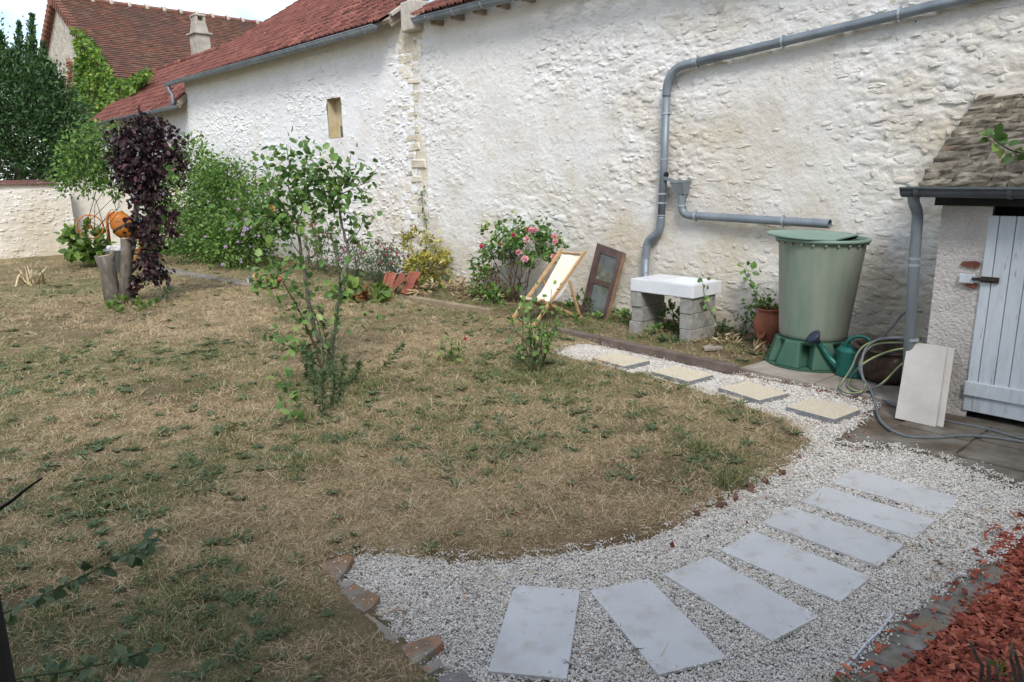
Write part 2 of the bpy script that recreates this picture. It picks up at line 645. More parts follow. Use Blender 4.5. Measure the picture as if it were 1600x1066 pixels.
mat_noise('fascia', [(0.3, (0.012, 0.012, 0.013)), (0.7, (0.03, 0.03, 0.03))], 6, 0.7, 0.2, 30)
mat_noise('void', [(0.3, (0.012, 0.011, 0.01)), (0.7, (0.02, 0.02, 0.018))], 6, 0.9, 0.0)
mat_noise('mortar', [(0.3, (0.36, 0.33, 0.28)), (0.7, (0.55, 0.51, 0.44))], 7, 0.95, 0.5, 30)
mat_noise('slate', [(0.28, (0.05, 0.043, 0.034)), (0.45, (0.13, 0.112, 0.082)), (0.58, (0.21, 0.185, 0.14)), (0.72, (0.36, 0.335, 0.28))], 9, 0.95, 0.9, 38, 0.02, rand=0.55,
          second=(6.0, 0.62, 0.72, (0.17, 0.105, 0.065)))
mat_noise('shed_plaster', [(0.25, (0.50, 0.46, 0.41)), (0.5, (0.66, 0.615, 0.57)), (0.75, (0.74, 0.70, 0.66))], 3.2, 0.95, 1.0, 34, 0.03,
          second=(2.4, 0.64, 0.74, (0.40, 0.33, 0.27)), detail=9)
mat_noise('bare_brick', [(0.3, (0.13, 0.05, 0.035)), (0.7, (0.27, 0.10, 0.07))], 14, 0.9, 0.6, 40)
mat_noise('white_paint', [(0.28, (0.47, 0.52, 0.55)), (0.5, (0.62, 0.67, 0.705)), (0.8, (0.71, 0.75, 0.77))], 5, 0.6, 0.25, 60, 0.003, vscale=(3, 3, 0.5), rand=0.06,
          second=(11, 0.62, 0.72, (0.38, 0.385, 0.37)), detail=9)
mat_noise('iron', [(0.3, (0.03, 0.028, 0.026)), (0.7, (0.09, 0.07, 0.06))], 20, 0.6, 0.3, 60, metal=0.5)
mat_noise('concrete', [(0.25, (0.17, 0.145, 0.115)), (0.5, (0.29, 0.255, 0.21)), (0.75, (0.39, 0.36, 0.31))], 2.6, 0.92, 0.5, 45, 0.006,
          second=(1.5, 0.55, 0.72, (0.14, 0.115, 0.085)), detail=9)
mat_noise('brown_tile', [(0.3, (0.12, 0.055, 0.04)), (0.5, (0.20, 0.09, 0.065)), (0.7, (0.27, 0.15, 0.11))], 1.1, 0.92, 0.3, 10, 0.03, detail=9)
mat_noise('chimney_render', [(0.3, (0.28, 0.25, 0.21)), (0.7, (0.50, 0.46, 0.40))], 2.5, 0.95, 0.5, 12, 0.03)

# brown flat tiles: each tile its own shade, in courses
m, t, b = node_mat('flat_tiles', 0.92, 0, 0.2)
uv = t.nodes.new('ShaderNodeTexCoord').outputs['Object']
bt = t.nodes.new('ShaderNodeTexBrick')
bt.inputs['Scale'].default_value = 1.0
bt.inputs['Brick Width'].default_value = 0.34
bt.inputs['Row Height'].default_value = 0.26
bt.inputs['Mortar Size'].default_value = 0.012
bt.inputs['Mortar Smooth'].default_value = 0.2
bt.inputs['Bias'].default_value = -0.2
bt.inputs['Color1'].default_value = (0.115, 0.062, 0.046, 1)
bt.inputs['Color2'].default_value = (0.25, 0.095, 0.062, 1)
bt.inputs['Mortar'].default_value = (0.045, 0.028, 0.022, 1)
t.links.new(uv, bt.inputs['Vector'])
wn = t.nodes.new('ShaderNodeTexNoise')
wn.inputs['Scale'].default_value = 2.3
wn.inputs['Detail'].default_value = 8
mpn = t.nodes.new('ShaderNodeMapping')
mpn.inputs['Scale'].default_value = (0.8, 3.2, 1)
t.links.new(uv, mpn.inputs['Vector'])
t.links.new(mpn.outputs[0], wn.inputs['Vector'])
c = n_mix(t, n_ramp(t, wn.outputs['Fac'], [(0.54, 0.0), (0.66, 0.7)]), bt.outputs['Color'], (0.30, 0.21, 0.13))
c = n_mix(t, n_ramp(t, n_noise(t, uv, 0.35, 5), [(0.4, 0.0), (0.65, 0.55)]), c, (0.10, 0.075, 0.062))
t.links.new(c, b.inputs['Base Color'])
n_bump(t, b, bt.outputs['Fac'], -0.6, 0.03)

# the lawn soil: dry thatch, bare earth and green places (masks held by the mesh)
m, t, b = node_mat('ground', 0.96, 0, 0.1)
v = pos_vec(t)
soil = n_ramp(t, n_noise(t, v, 7, 8, 0.7), [(0.3, (0.085, 0.058, 0.036)), (0.5, (0.15, 0.105, 0.066)), (0.7, (0.21, 0.15, 0.095))])
straw = n_ramp(t, n_noise(t, v, 26, 8, 0.75), [(0.3, (0.23, 0.165, 0.095)), (0.5, (0.40, 0.30, 0.175)), (0.7, (0.56, 0.45, 0.285))])
green = n_ramp(t, n_noise(t, v, 30, 6, 0.7), [(0.3, (0.075, 0.09, 0.035)), (0.7, (0.18, 0.19, 0.08))])
big = n_noise(t, v, 1.7, 6, 0.65)
c = n_mix(t, n_ramp(t, big, [(0.42, 0.0), (0.62, 0.6)]), straw, soil)
c = n_mix(t, n_attr(t, 'dirt'), c, soil)
gm = n_math(t, 'MULTIPLY', n_attr(t, 'green'), n_ramp(t, n_noise(t, v, 9, 6, 0.7), [(0.38, 0.0), (0.55, 0.9)]), True)
c = n_mix(t, gm, c, green)
t.links.new(c, b.inputs['Base Color'])
n_bump(t, b, n_noise(t, v, 55, 6, 0.75), 0.9, 0.03)

mat_noise('gravel_bed', [(0.3, (0.50, 0.48, 0.44)), (0.6, (0.68, 0.655, 0.615))], 45, 0.95, 1.0, 90, 0.02)

# ------------------------------------------------------------------ zones of the ground
GRAVEL = GP([(515, 872), (560, 864), (640, 865), (720, 873), (800, 870), (880, 861), (960, 849), (1005, 842), (1045, 825),
             (1100, 796), (1150, 771), (1200, 743), (1250, 713), (1268, 692), (1255, 672), (1205, 648), (1140, 629), (1080, 607),
             (1020, 590), (960, 575), (900, 562), (868, 554), (880, 543), (905, 537), (950, 541), (1010, 553), (1080, 568), (1150, 585),
             (1165, 587), (1240, 601), (1320, 619), (1362, 632), (1345, 655), (1315, 676), (1295, 692), (1330, 699), (1400, 700),
             (1470, 716), (1540, 741), (1600, 762), (1720, 800), (1680, 830), (1600, 830), (1548, 868), (1500, 893), (1440, 935), (1397, 966),
             (1345, 1022), (1300, 1066), (1220, 1150), (1120, 1260), (780, 1200), (700, 1075), (640, 1005), (580, 950), (540, 910)])
MULCH = GP([(1690, 790), (1600, 818), (1565, 835), (1545, 862), (1562, 893), (1520, 925), (1462, 968), (1415, 1012), (1375, 1040),
            (1345, 1075), (1260, 1180), (1500, 1350), (1900, 1200), (1900, 830)])
PAVE = GP([(1362, 630), (1343, 655), (1313, 676), (1290, 692), (1330, 703), (1400, 704), (1470, 720), (1540, 745), (1600, 766),
           (1760, 822), (1900, 760), (1700, 650), (1510, 640), (1430, 620)])
EDGING = GP([(1300, 1066), (1345, 1022), (1397, 966), (1440, 935), (1500, 893), (1548, 868), (1640, 800), (1600, 818), (1565, 893), (1462, 968), (1345, 1075)])

SLABS = [[(804, 910), (908, 918), (887, 1064), (758, 1055)], [(923, 920), (1012, 906), (1135, 1030), (1031, 1052)],
         [(1040, 897), (1109, 870.5), (1278, 963), (1204.5, 998.6)], [(1126, 859), (1176.5, 829.5), (1361, 900.6), (1312, 941)],
         [(1189, 816.6), (1234.6, 790), (1414.5, 850.5), (1372, 886)], [(1249, 781.6), (1294.8, 762), (1461.8, 810), (1424, 840.7)],
         [(1301, 752.5), (1337, 734), (1504, 778.8), (1470, 802)]]
CREAM = [[(928, 560), (962.5, 550), (1014, 563), (976.5, 573)], [(1018.5, 580.5), (1055, 571), (1112, 585), (1079, 597)],
         [(1124.5, 606), (1165.5, 595), (1227, 613), (1192, 627)], [(1228.5, 636.5), (1269, 620), (1340.5, 640), (1308, 655)]]

def green_mask(x, y):
    g = fbm(x * 0.55 + 3, y * 0.55, 5, 4)
    g2 = fbm(x * 1.9, y * 1.9 + 7, 9, 3)
    m_ = 0.24 + np.clip((g - 0.50) * 5, 0, 1) * 0.4 + np.clip((g2 - 0.57) * 6, 0, 1) * 0.5
    for (px, py, r, k) in ((520, 600, 1.1, .5), (850, 590, 1.0, .8), (740, 560, .8, .5), (60, 560, 1.8, .7), (280, 570, 1.3, .5), (110, 450, 1.8, .7),
                           (640, 690, .8, .4), (370, 735, .7, .6), (80, 1010, .35, .4), (60, 850, .4, .4), (230, 780, .6, .5), (1110, 720, .35, .8),
                           (330, 1000, .4, .3), (700, 470, 1.3, .5), (1030, 600, .5, .7), (300, 925, .4, .5), (800, 720, .5, .4)):
        p = G(px, py)
        m_ = m_ + k * np.exp(-((x - p[0]) ** 2 + (y - p[1]) ** 2) / (r * r)) * (0.35 + 0.9 * fbm(x * 3, y * 3, 31, 3))
    for (px, py, r) in ((250, 520, 1.6), (900, 800, .8), (640, 560, .8), (480, 820, .8), (330, 660, .9), (600, 800, .6)):
        p = G(px, py)
        m_ = m_ * (1 - 0.75 * np.exp(-((x - p[0]) ** 2 + (y - p[1]) ** 2) / (r * r)))
    return np.clip(m_, 0, 1)

def dirt_mask(x, y):
    s, n = (x - O0[0]) * A[0] + (y - O0[1]) * A[1], (x - O0[0]) * N[0] + (y - O0[1]) * N[1]
    d = np.clip((1.75 - n) * 2.5, 0, 1) * 0.85
    d = np.maximum(d, np.clip((fbm(x * 0.8 + 40, y * 0.8, 21, 4) - 0.60) * 7, 0, 0.75))
    for (px, py, rx, k) in ((150, 500, 1.4, .75), (90, 425, 2.0, .7), (640, 500, 1.1, .6), (1010, 860, .5, .7), (560, 1000, .5, .5), (1240, 690, .3, .8), (820, 530, .6, .5)):
        p = G(px, py)
        d = np.maximum(d, k * np.exp(-((x - p[0]) ** 2 + (y - p[1]) ** 2) / (rx * rx)) * np.clip(0.4 + fbm(x * 2, y * 2, 51, 3), 0, 1))
    return np.clip(d, 0, 1)

def ground_z(x, y):
    x, y = np.asarray(x, float), np.asarray(y, float)
    s, n = (x - O0[0]) * A[0] + (y - O0[1]) * A[1], (x - O0[0]) * N[0] + (y - O0[1]) * N[1]
    z = 0.035 + 0.035 * (fbm(x * 0.7, y * 0.7, 1, 4) - 0.5) + 0.03 * (fbm(x * 4, y * 4, 2, 3) - 0.5)
    z = z + np.clip(1.5 - n, 0, 1) * 0.03 * (s < 7.8)
    hard = np.zeros(x.shape, bool)
    for poly in (GRAVEL, MULCH, PAVE, EDGING):
        hard |= inside(poly, x, y)
    hard |= (s > 7.8) & (n < 2.6)
    e = np.minimum(edge_dist(GRAVEL, x, y), 1.0)
    z = np.where(hard, -0.06, z)
    z = np.where((~hard) & (e < 0.10), z * (0.25 + 7.5 * e), z)
    return z

def axis_lines(segs):
    L = [np.arange(a, b, st) for a, b, st in segs]
    return np.concatenate(L + [np.array([segs[-1][1]])])

xs = axis_lines([(-400, -60, 40), (-60, -20, 4), (-20, -8, 0.6), (-8, -3.5, 0.12), (-3.5, 4.6, 0.05), (4.6, 9, 0.25), (9, 30, 3), (30, 400, 37)])
ys = axis_lines([(-300, -20, 35), (-20, 1.0, 1.5), (1.0, 7.5, 0.05), (7.5, 12, 0.09), (12, 18, 0.25), (18, 40, 1.2), (40, 100, 6), (100, 600, 50)])
X, Y = np.meshgrid(xs, ys)
Z = ground_z(X, Y)
Vg = np.stack([X.ravel(), Y.ravel(), Z.ravel()], 1)
nx, ny = len(xs), len(ys)
ii = (np.arange(ny - 1)[:, None] * nx + np.arange(nx - 1)[None, :]).ravel()
ground = np_obj('ground', Vg, np.stack([ii, ii + 1, ii + nx + 1, ii + nx], 1), 'ground', loc=(0, 0, 0), smooth=True)
tag(ground, 'dry garden ground of straw and bare earth', kind='structure')
for nm, fn in (('green', green_mask), ('dirt', dirt_mask)):
    a_ = ground.data.attributes.new(nm, 'FLOAT', 'POINT')
    a_.data.foreach_set('value', fn(X, Y).ravel().astype(np.float32))

def flat_sheet(name, poly, z, mat, step=0.12):
    mb = MB()
    mb.add([(p[0], p[1], z) for p in poly], [tuple(range(len(poly)))])
    return mb.build(name, mat, loc=(poly[0][0], poly[0][1], z))
tag(flat_sheet('gravel_bed', GRAVEL, -0.035, 'gravel_bed'), 'bed of fine pale gravel between lawn and paving', kind='structure')

# ------------------------------------------------------------------ rubble walls
def stone_meshes(mat, k=10):
    out = []
    for q in range(k):
        n = 9
        a = np.arange(n) * 2 * math.pi / n + rng.normal(size=n) * 0.2
        ex = 0.8
        ox = np.sign(np.cos(a)) * np.abs(np.cos(a)) ** ex * 0.5 * (1 + rng.normal(size=n) * 0.17)
        oz = np.sign(np.sin(a)) * np.abs(np.sin(a)) ** ex * 0.5 * (1 + rng.normal(size=n) * 0.17)
        V, F = [], []
        tx, tz = rng.normal() * 0.6, rng.normal() * 0.4 - 0.8
        for f, d in ((1.25, -0.5), (1.0, 0.1), (0.82, 0.62), (0.42, 0.9)):
            for i in range(n):
                V.append((ox[i] * f, -(d + (0 if d < 0 else (ox[i] * tx + oz[i] * tz) * f + rng.normal() * 0.2)), oz[i] * f))
        V.append((0, -1.0, 0))
        for r_ in range(3):
            for i in range(n):
                j = (i + 1) % n
                F.append((r_ * n + i, r_ * n + j, (r_ + 1) * n + j, (r_ + 1) * n + i))
        for i in range(n):
            F.append((3 * n + i, 3 * n + (i + 1) % n, 4 * n))
        me = mesh_of('stone', V, F, mat, q % 2 == 0)
        out.append((me, np.array(V), F))
    return out

def rubble_layout(s0, s1, z0, z1, hmin=0.045, hmax=0.115, wmin=0.07, wmax=0.27):
    L = []
    z = z0
    while z < z1:
        hrow = rng.uniform(hmin, hmax)
        s = s0 + rng.uniform(-0.1, 0.1)
        while s < s1:
            w = rng.uniform(wmin, wmax) * (0.7 + 0.6 * rng.random())
            L.append((s + w / 2, z + hrow / 2 + 0.02 * math.sin(s * 1.3) + rng.normal() * 0.035, w * rng.uniform(.6, .95), hrow * rng.uniform(0.55, 1.0)))
            s += w
        z += hrow * 0.97
    return L

def wall_relief(s, z, seed=0):
    """uneven lime face: slow bulges, flaky plateaus with broken edges, small pitting"""
    st = lambda v, a, b_: np.clip((v - a) / (b_ - a), 0, 1) ** 2 * (3 - 2 * np.clip((v - a) / (b_ - a), 0, 1))
    amp = {40: 1.0, 80: 0.9, 120: 0.9}.get(seed, 1.0)
    rough = 0.25 + 0.75 * st(1 - fbm(s * 0.55 + seed, z * 0.7, 60 + seed, 3), 0.38, 0.60)
    h_ = 0.04 * (fbm(s * 0.8, z * 0.8, seed + 3, 3) - 0.5)
    h_ = h_ + rough * amp * (0.010 * st(fbm(s * 4.6, z * 10.0, seed + 8, 4), 0.47, 0.53) + 0.008 * st(fbm(s * 8.5 + 5, z * 16.0, seed + 18, 3), 0.48, 0.55)
                             + 0.014 * (fbm(s * 6, z * 11, seed + 28, 3) - 0.5) + 0.013 * (fbm(s * 17, z * 29, seed + 4, 2) - 0.5))
    return h_

def wall_sheet(name, mat, parent, s0, s1, z0, z1, n0, step, hole=None, seed=0, M=None):
    """the mortar and lime face of a wall, uneven; M places (s, -n, z) when the wall is not the long barn wall"""
    ss, zz = np.arange(s0, s1 + step, step), np.arange(z0, z1 + step * 0.9, step * 0.9)
    S, Zz = np.meshgrid(ss, zz)
    n_ = n0 + wall_relief(S, Zz, seed)
    if M is None:
        V = O0 + S[..., None] * A + n_[..., None] * N + Zz[..., None] * np.array([0, 0, 1.0])
    else:
        V = np.stack([S, -n_, Zz], -1) @ np.array(M)[:3, :3].T + np.array(M)[:3, 3]
    k = len(ss)
    ii = (np.arange(len(zz) - 1)[:, None] * k + np.arange(k - 1)[None, :])
    if hole:
        cs, cz = (S[:-1, :-1] + S[1:, 1:]) / 2, (Zz[:-1, :-1] + Zz[1:, 1:]) / 2
        ii = ii[~((cs > hole[0]) & (cs < hole[1]) & (cz > hole[2]) & (cz < hole[3]))]
    ii = ii.ravel()
    return np_obj(name, V.reshape(-1, 3), np.stack([ii, ii + 1, ii + k + 1, ii + k], 1), mat, parent, smooth=True)

def rubble(parent, layout, metas, mat, n0, singles, view, seed=0, M=None, hole=None, proud=(0.001, 0.007), skip=0.30):
    """stones of a wall: the ones that show largest are objects of their own, the rest one mesh"""
    Mw = M or LF(0, 0, 0)
    inv = wm(parent).inverted()
    items = []
    for (s, z, w, h_) in layout:
        if hole and hole[0] - w / 2 < s < hole[1] + w / 2 and hole[2] - h_ / 2 < z < hole[3] + h_ / 2:
            continue
        flat = fbm(np.array([s * 0.55 + seed]), np.array([z * 0.7]), 60 + seed, 3)[0]
        if flat > (0.56 if not (seed == 0 and s > 4.5 and z < 2.8) else 0.66) and rng.random() < 0.85:
            continue
        if rng.random() < skip:
            continue
        d = rng.uniform(*proud) * (1.6 if flat < 0.42 else 1.0) + 0.004
        if seed == 0 and s > 4.5 and z < 2.8:
            d *= 1.15
        base = wall_relief(np.array([s]), np.array([z]), seed)[0]
        Ms = Mw @ Matrix.Translation((s, -(n0 + base - 0.004), z)) @ Matrix.Rotation(rng.normal() * 0.13, 4, 'Y') @ Matrix.Diagonal((w, d, h_, 1))
        p = Ms.translation
        items.append((view(s, z) * w * h_ / ((p - Vector(C0)).length_squared), Ms, int(rng.integers(len(metas)))))
    items.sort(key=lambda q: -q[0])
    VV, FF, k = [], [], 0
    for i, (sc_, Ms, q) in enumerate(items):
        if i < singles and sc_ > 0:
            piece('stone', metas[q][0], parent, inv @ Ms)
        else:
            mm = np.array(Ms)
            VV.append(metas[q][1] @ mm[:3, :3].T + mm[:3, 3])
            FF.append((k, q))
            k += len(metas[q][1])
    quads, tris = [], []
    for k0, q in FF:
        f = metas[q][2]
        quads += [[a + k0 for a in u] for u in f if len(u) == 4]
        tris += [[a + k0 for a in u] for u in f if len(u) == 3]
    if VV:
        o = np_obj('rubble_stones', np.vstack(VV), [np.array(quads), np.array(tris)], mat, parent, smooth=True)
        o['kind'] = 'stuff'

# --- the tall barn on the right -------------------------------------------------
barn = thing('tall_barn', 'tall whitewashed rubble barn wall carrying the grey downpipe', 'barn', LF(0, 0))
wall_sheet('wall', 'wash_wall', barn, -0.75, 11.5, -0.1, 5.3, 0.0, 0.02, seed=0)
MB(LF(0, 0)).box((-0.75, 0.06, -0.1), (11.5, 0.6, 5.25)).build('wall_core', 'mortar', barn)
metas = stone_meshes('wash_stone')
rubble(barn, rubble_layout(-0.3, 11.4, 0.0, 5.1), metas, 'wash_stone', 0.0, 300,
       lambda s, z: 1.0 if 0.5 < s < 10.5 and z < 4.5 and not (7.6 < s < 9 and z < 1.5) and not (s > 9.3 and z < 2.9) else 0.0)
# corner stones where the two barns meet, in a worn band of bare mortar
mat_noise('corner_mortar', [(0.3, (0.50, 0.44, 0.33)), (0.5, (0.64, 0.58, 0.47)), (0.75, (0.76, 0.72, 0.64))], 2.2, 0.95, 0.8, 26, 0.02, detail=9)
wall_sheet('corner_mortar', 'corner_mortar', barn, -1.18, -0.36, -0.1, 5.1, -0.001, 0.025, seed=300)
z = 0.0
k = 0
while z < 5.0:
    hq = rng.uniform(0.09, 0.24)
    wide = rng.uniform(0.24, 0.52)
    s0 = -1.14 + rng.uniform(-0.05, 0.08) + (0.20 if k % 2 else 0)
    d = rng.uniform(0.008, 0.032)
    j = lambda a: a + rng.normal() * 0.016
    c8 = [(j(s0), -0.0, j(z)), (j(s0 + wide), 0.0, j(z)), (j(s0 + wide), 0.0, j(z + hq)), (j(s0), 0.0, j(z + hq))]
    top = [(a_ + (0.02 if i_ in (0, 3) else -0.02), -d + rng.normal() * 0.010, z_ + (0.012 if i_ < 2 else -0.02)) for i_, (a_, _, z_) in enumerate(c8)]
    MB(LF(0, 0)).add([(a_, 0.03, z_) for a_, _, z_ in c8] + top, [(4, 5, 6, 7), (0, 1, 5, 4), (1, 2, 6, 5), (2, 3, 7, 6), (3, 0, 4, 7)]).build('quoin_stone', ['quoin', 'corner_mortar', 'corner_mortar'][int(rng.integers(3))], barn, bev=0.010)
    z += hq * rng.uniform(1.0, 1.35)
    k += 1

# --- roof tiles -------------------------------------------------------------------
def tile_mesh(w=0.225, l=0.40):
    prof = [(0, 0.0), (0.012, 0.030), (0.035, 0.038), (0.058, 0.028), (0.066, 0.006), (0.115, 0.004), (0.130, 0.020), (0.150, 0.022), (0.165, 0.005), (w, 0.002)]
    V = [(x, 0, zz + 0.028) for x, zz in prof] + [(x, l, zz) for x, zz in prof] + [(x, 0, zz) for x, zz in prof]
    n = len(prof)
    F = [(i, i + 1, n + i + 1, n + i) for i in range(n - 1)] + [(2 * n + i, 2 * n + i + 1, i + 1, i) for i in range(n - 1)]
    return V, F

def tile_roof(parent, s0, s1, n_eave, z_eave, pitch, length, singles, mat='red_tile', seed=0):
    """mechanical tiles in courses; s to the right, y up the slope; the 'singles' nearest are objects"""
    V, F = tile_mesh()
    me = mesh_of('roof_tile', V, F, mat)
    V = np.array(V)
    base = LF(0, n_eave, z_eave) @ Matrix.Rotation(pitch, 4, 'X')
    inv = wm(parent).inverted()
    MB(base).box((s0, 0.02, -0.10), (s1, length, -0.03)).build('roof_deck', 'old_wood', parent)
    items = []
    rows, cols = int(length / 0.34), int((s1 - s0) / 0.222)
    for r_ in range(rows):
        sag = 0.0
        for c_ in range(cols):
            T = base @ Matrix.Translation((s0 + c_ * 0.222 + rng.normal() * 0.003, r_ * 0.34 - 0.05 + rng.normal() * 0.004, 0.005 + rng.normal() * 0.003)) \
                @ Matrix.Rotation(rng.normal() * 0.012, 4, 'Z')
            items.append(((T.translation - Vector(C0)).length, T))
    items.sort(key=lambda q: q[0])
    VV, k, QQ = [], 0, []
    Fq = np.array(F)
    for i, (d, T) in enumerate(items):
        if i < singles:
            piece('roof_tile', me, parent, inv @ T)
        else:
            mm = np.array(T)
            VV.append(V @ mm[:3, :3].T + mm[:3, 3])
            QQ.append(Fq + k)
            k += len(V)
    if VV:
        o = np_obj('roof_tiles', np.vstack(VV), np.vstack(QQ), mat, parent)
        o['kind'] = 'stuff'

def gutter(parent, pts, r=0.085, mat='zinc', collars=()):
    """half-round gutter along pts (world)"""
    mb = MB()
    P = [Vector(p) for p in pts]
    d = (P[-1] - P[0]).normalized()
    side = d.cross(Vector((0, 0, 1))).normalized()
    n = 12
    Vs, Fs = [], []
    for p in P:
        for rr in (r, r * 0.9):
            for k in range(n + 1):
                a = math.pi * k / n
                Vs.append(p + side * (rr * math.cos(a)) - Vector((0, 0, rr * math.sin(a) * 1.05)))
    m_ = 2 * (n + 1)
    for i in range(len(P) - 1):
        for k in range(n):
            Fs.append((i * m_ + k, i * m_ + k + 1, (i + 1) * m_ + k + 1, (i + 1) * m_ + k))
            Fs.append((i * m_ + n + 2 + k, i * m_ + n + 1 + k, (i + 1) * m_ + n + 1 + k, (i + 1) * m_ + n + 2 + k))
    for e in (0, len(P) - 1):
        Fs.append(tuple(e * m_ + k for k in range(n + 1)))
    mb.add(Vs, Fs)
    mb.tube([p - side * r for p in P], 0.012, 6)
    mb.tube([p + side * r for p in P], 0.012, 6)
    g = mb.build('gutter', mat, parent, True)
    for f in collars:
        p = P[0].lerp(P[-1], f)
        c_ = MB()
        Vs = []
        for q in (-0.018, 0.018):
            for k in range(n + 1):
                a = math.pi * k / n
                Vs.append(p + d * q + side * ((r + 0.007) * math.cos(a)) - Vector((0, 0, (r + 0.007) * math.sin(a) * 1.05)))
        c_.add(Vs, [(k, k + 1, n + 2 + k, n + 1 + k) for k in range(n)])
        c_.build('gutter_bracket', 'zinc_bright' if mat == 'zinc' else mat, g)
    return g

tile_roof(barn, -0.25, 12.0, 0.28, 5.22, R(30), 2.4, 60)
gutter(barn, [WF(-0.1, 0.36, 5.13), WF(6.0, 0.36, 5.0), WF(11.0, 0.36, 4.9)], 0.085, 'zinc', np.linspace(0.04, 0.96, 14))
for s in np.arange(0.3, 11, 0.62):
    MB(LF(s, 0.22, 5.02)).box((-0.045, -0.03, -0.03), (0.045, 0.22, 0.06)).build('rafter_end', 'old_wood', barn)
MB(LF(-0.55, 0.1, 5.0)).box((-0.22, -0.12, 0), (0.24, 0.5, 0.55)).build('verge_cap', 'mortar', barn, bev=0.03)

# --- the low barn on the left --------------------------------------------------------
lbarn = thing('white_barn', 'white rendered stone barn with red tiled roof and small niche window', 'barn', LF(-7, 0))
HOLE = (-4.24, -3.58, 3.14, 4.03)
wall_sheet('wall', 'wash_barn', lbarn, -13.4, -0.72, -0.1, 5.45, 0.0, 0.03, hole=HOLE, seed=40)
for lo, hi in (((-13.4, 0.4, -0.1), (-0.8, 0.6, 5.3)), ((-13.4, 0.4, 0), (-13.3, 5.0, 5.3))):
    MB(LF(0, 0)).box(lo, hi).build('wall_core', 'wash_barn', lbarn)
metb = stone_meshes('wash_barn_stone')
rubble(lbarn, rubble_layout(-13.3, -1.0, 0.0, 5.0), metb, 'wash_barn_stone', 0.0, 200,
       lambda s, z: 1.0 if s > -11 and z < 4.6 else 0.0, seed=40, hole=HOLE, proud=(0.003, 0.011), skip=0.5)
# the niche window
nb = MB(LF(0, 0))
x0, x1, z0, z1 = HOLE
nb.add([(x0, -0.01, z0), (x0, 0.24, z0 + .02), (x0, 0.24, z1), (x0, -0.01, z1)], [(0, 1, 2, 3)])
nb.add([(x1, -0.01, z0), (x1, 0.24, z0 + .02), (x1, 0.24, z1), (x1, -0.01, z1)], [(3, 2, 1, 0)])
nb.add([(x0, -0.01, z1), (x0, 0.24, z1), (x1, 0.24, z1), (x1, -0.01, z1)], [(0, 1, 2, 3)])
nb.add([(x0, -0.02, z0), (x0, 0.24, z0 + .02), (x1, 0.24, z0 + .02), (x1, -0.02, z0)], [(3, 2, 1, 0)])
nb.add([(x0, 0.22, z0), (x1, 0.22, z0), (x1, 0.22, z1), (x0, 0.22, z1)], [(0, 1, 2, 3)])
win = nb.build('window', 'niche_plaster', lbarn)
MB(LF(0, 0)).box((x1 - 0.38, 0.14, z0 + 0.02), (x1 - 0.01, 0.19, z0 + 0.27)).build('shutter_board', 'zinc_dark', win)
# roof, gutter, verge
PB = R(33)
tile_roof(lbarn, -13.6, -0.95, 0.40, 5.27, PB, 6.2, 300)
gutter(lbarn, [WF(-13.65, 0.47, 5.24), WF(-7.0, 0.47, 5.19), WF(-1.25, 0.47, 5.18)], 0.095, 'zinc', np.linspace(0.03, 0.97, 15))
vb = MB(LF(0, 0))
for k in range(3):
    a0, a1 = 0.35 - k * 0.75, 0.35 - (k + 1) * 0.75
    vb.bar((-0.98, -a0, 5.16 + (0.4 - a0) * math.tan(PB)), (-0.98, -a1 + 0.03, 5.16 + (0.4 - a1) * math.tan(PB)), 0.03, 0.15)
vb.build('barge_board', 'old_wood', lbarn)
for k in range(6):
    y0 = -0.35 + k * 0.42
    zz = 5.27 + (0.4 + y0) * math.tan(PB)
    MB(LF(-0.92, 0, 0)).bar((0, y0, zz + 0.03), (0, y0 + 0.40, zz + 0.03 + 0.40 * math.tan(PB)), 0.10, 0.07).build('verge_mortar', 'mortar', lbarn, bev=0.01)
# the short pipe down from the gutter's far end to the lower roof
p0 = WF(-13.5, 0.47, 5.15)
MB().tube([p0, p0 + np.array([0, 0, -0.12]), p0 + np.array([0.10, -0.02, -0.28]), p0 + np.array([0.10, -0.02, -0.50]), p0 + np.array([0.02, 0, -0.62])], 0.055, 10).build('downpipe', 'zinc', lbarn, True)

# --- the lower building further left ---------------------------------------------------
low = thing('low_outbuilding', 'lower outbuilding with red tiled roof beyond the white barn', 'outbuilding', LF(-19, 0))
wall_sheet('wall', 'wash_barn', low, -24.2, -13.42, -0.1, 4.6, -0.05, 0.12, seed=80)
PL = R(39)
tile_roof(low, -24.5, -13.45, 0.42, 4.52, PL, 3.9, 120)
gutter(low, [WF(-24.5, 0.5, 4.5), WF(-13.05, 0.5, 4.5)], 0.085, 'zinc', np.linspace(0.05, 0.95, 8))
bb = MB(LF(0, 0))
for k in range(2):
    bb.bar((-13.33 + 0.05 * k, -0.30, 4.52 + 0.08 * k), (-13.33 + 0.05 * k, 0.25, 4.52 + 0.55 * math.tan(PL) + 0.08 * k), 0.05, 0.16)
bb.build('barge_board', 'old_wood', low)
MB(LF(0, 0)).box((-24.2, 2.55, 0), (-13.4, 2.75, 6.85)).build('back_wall', 'wash_barn', low)
for k in range(26):
    MB(LF(-24.4 + k * 0.42, 0.42 - 3.03, 4.55 + 3.03 * math.tan(PL) - 0.02) @ Matrix.Rotation(R(90), 4, 'Y')).lathe([(0.11, 0), (0.115, 0.05), (0.10, 0.06), (0.10, 0.42)], 10).build('ridge_tile', 'red_tile', low, True)
CHM = LF(-19.6, -3.0, 5.9) @ Matrix.Diagonal((.78, .78, .90, 1))
ch = thing('chimney', 'weathered rendered chimney with stone cap between the red roofs', 'chimney', LF(-18.9, -3.0, 5.5))
MB(CHM).box((-0.46, -0.36, 0), (0.46, 0.36, 2.20)).build('shaft', 'chimney_render', ch, bev=0.03)
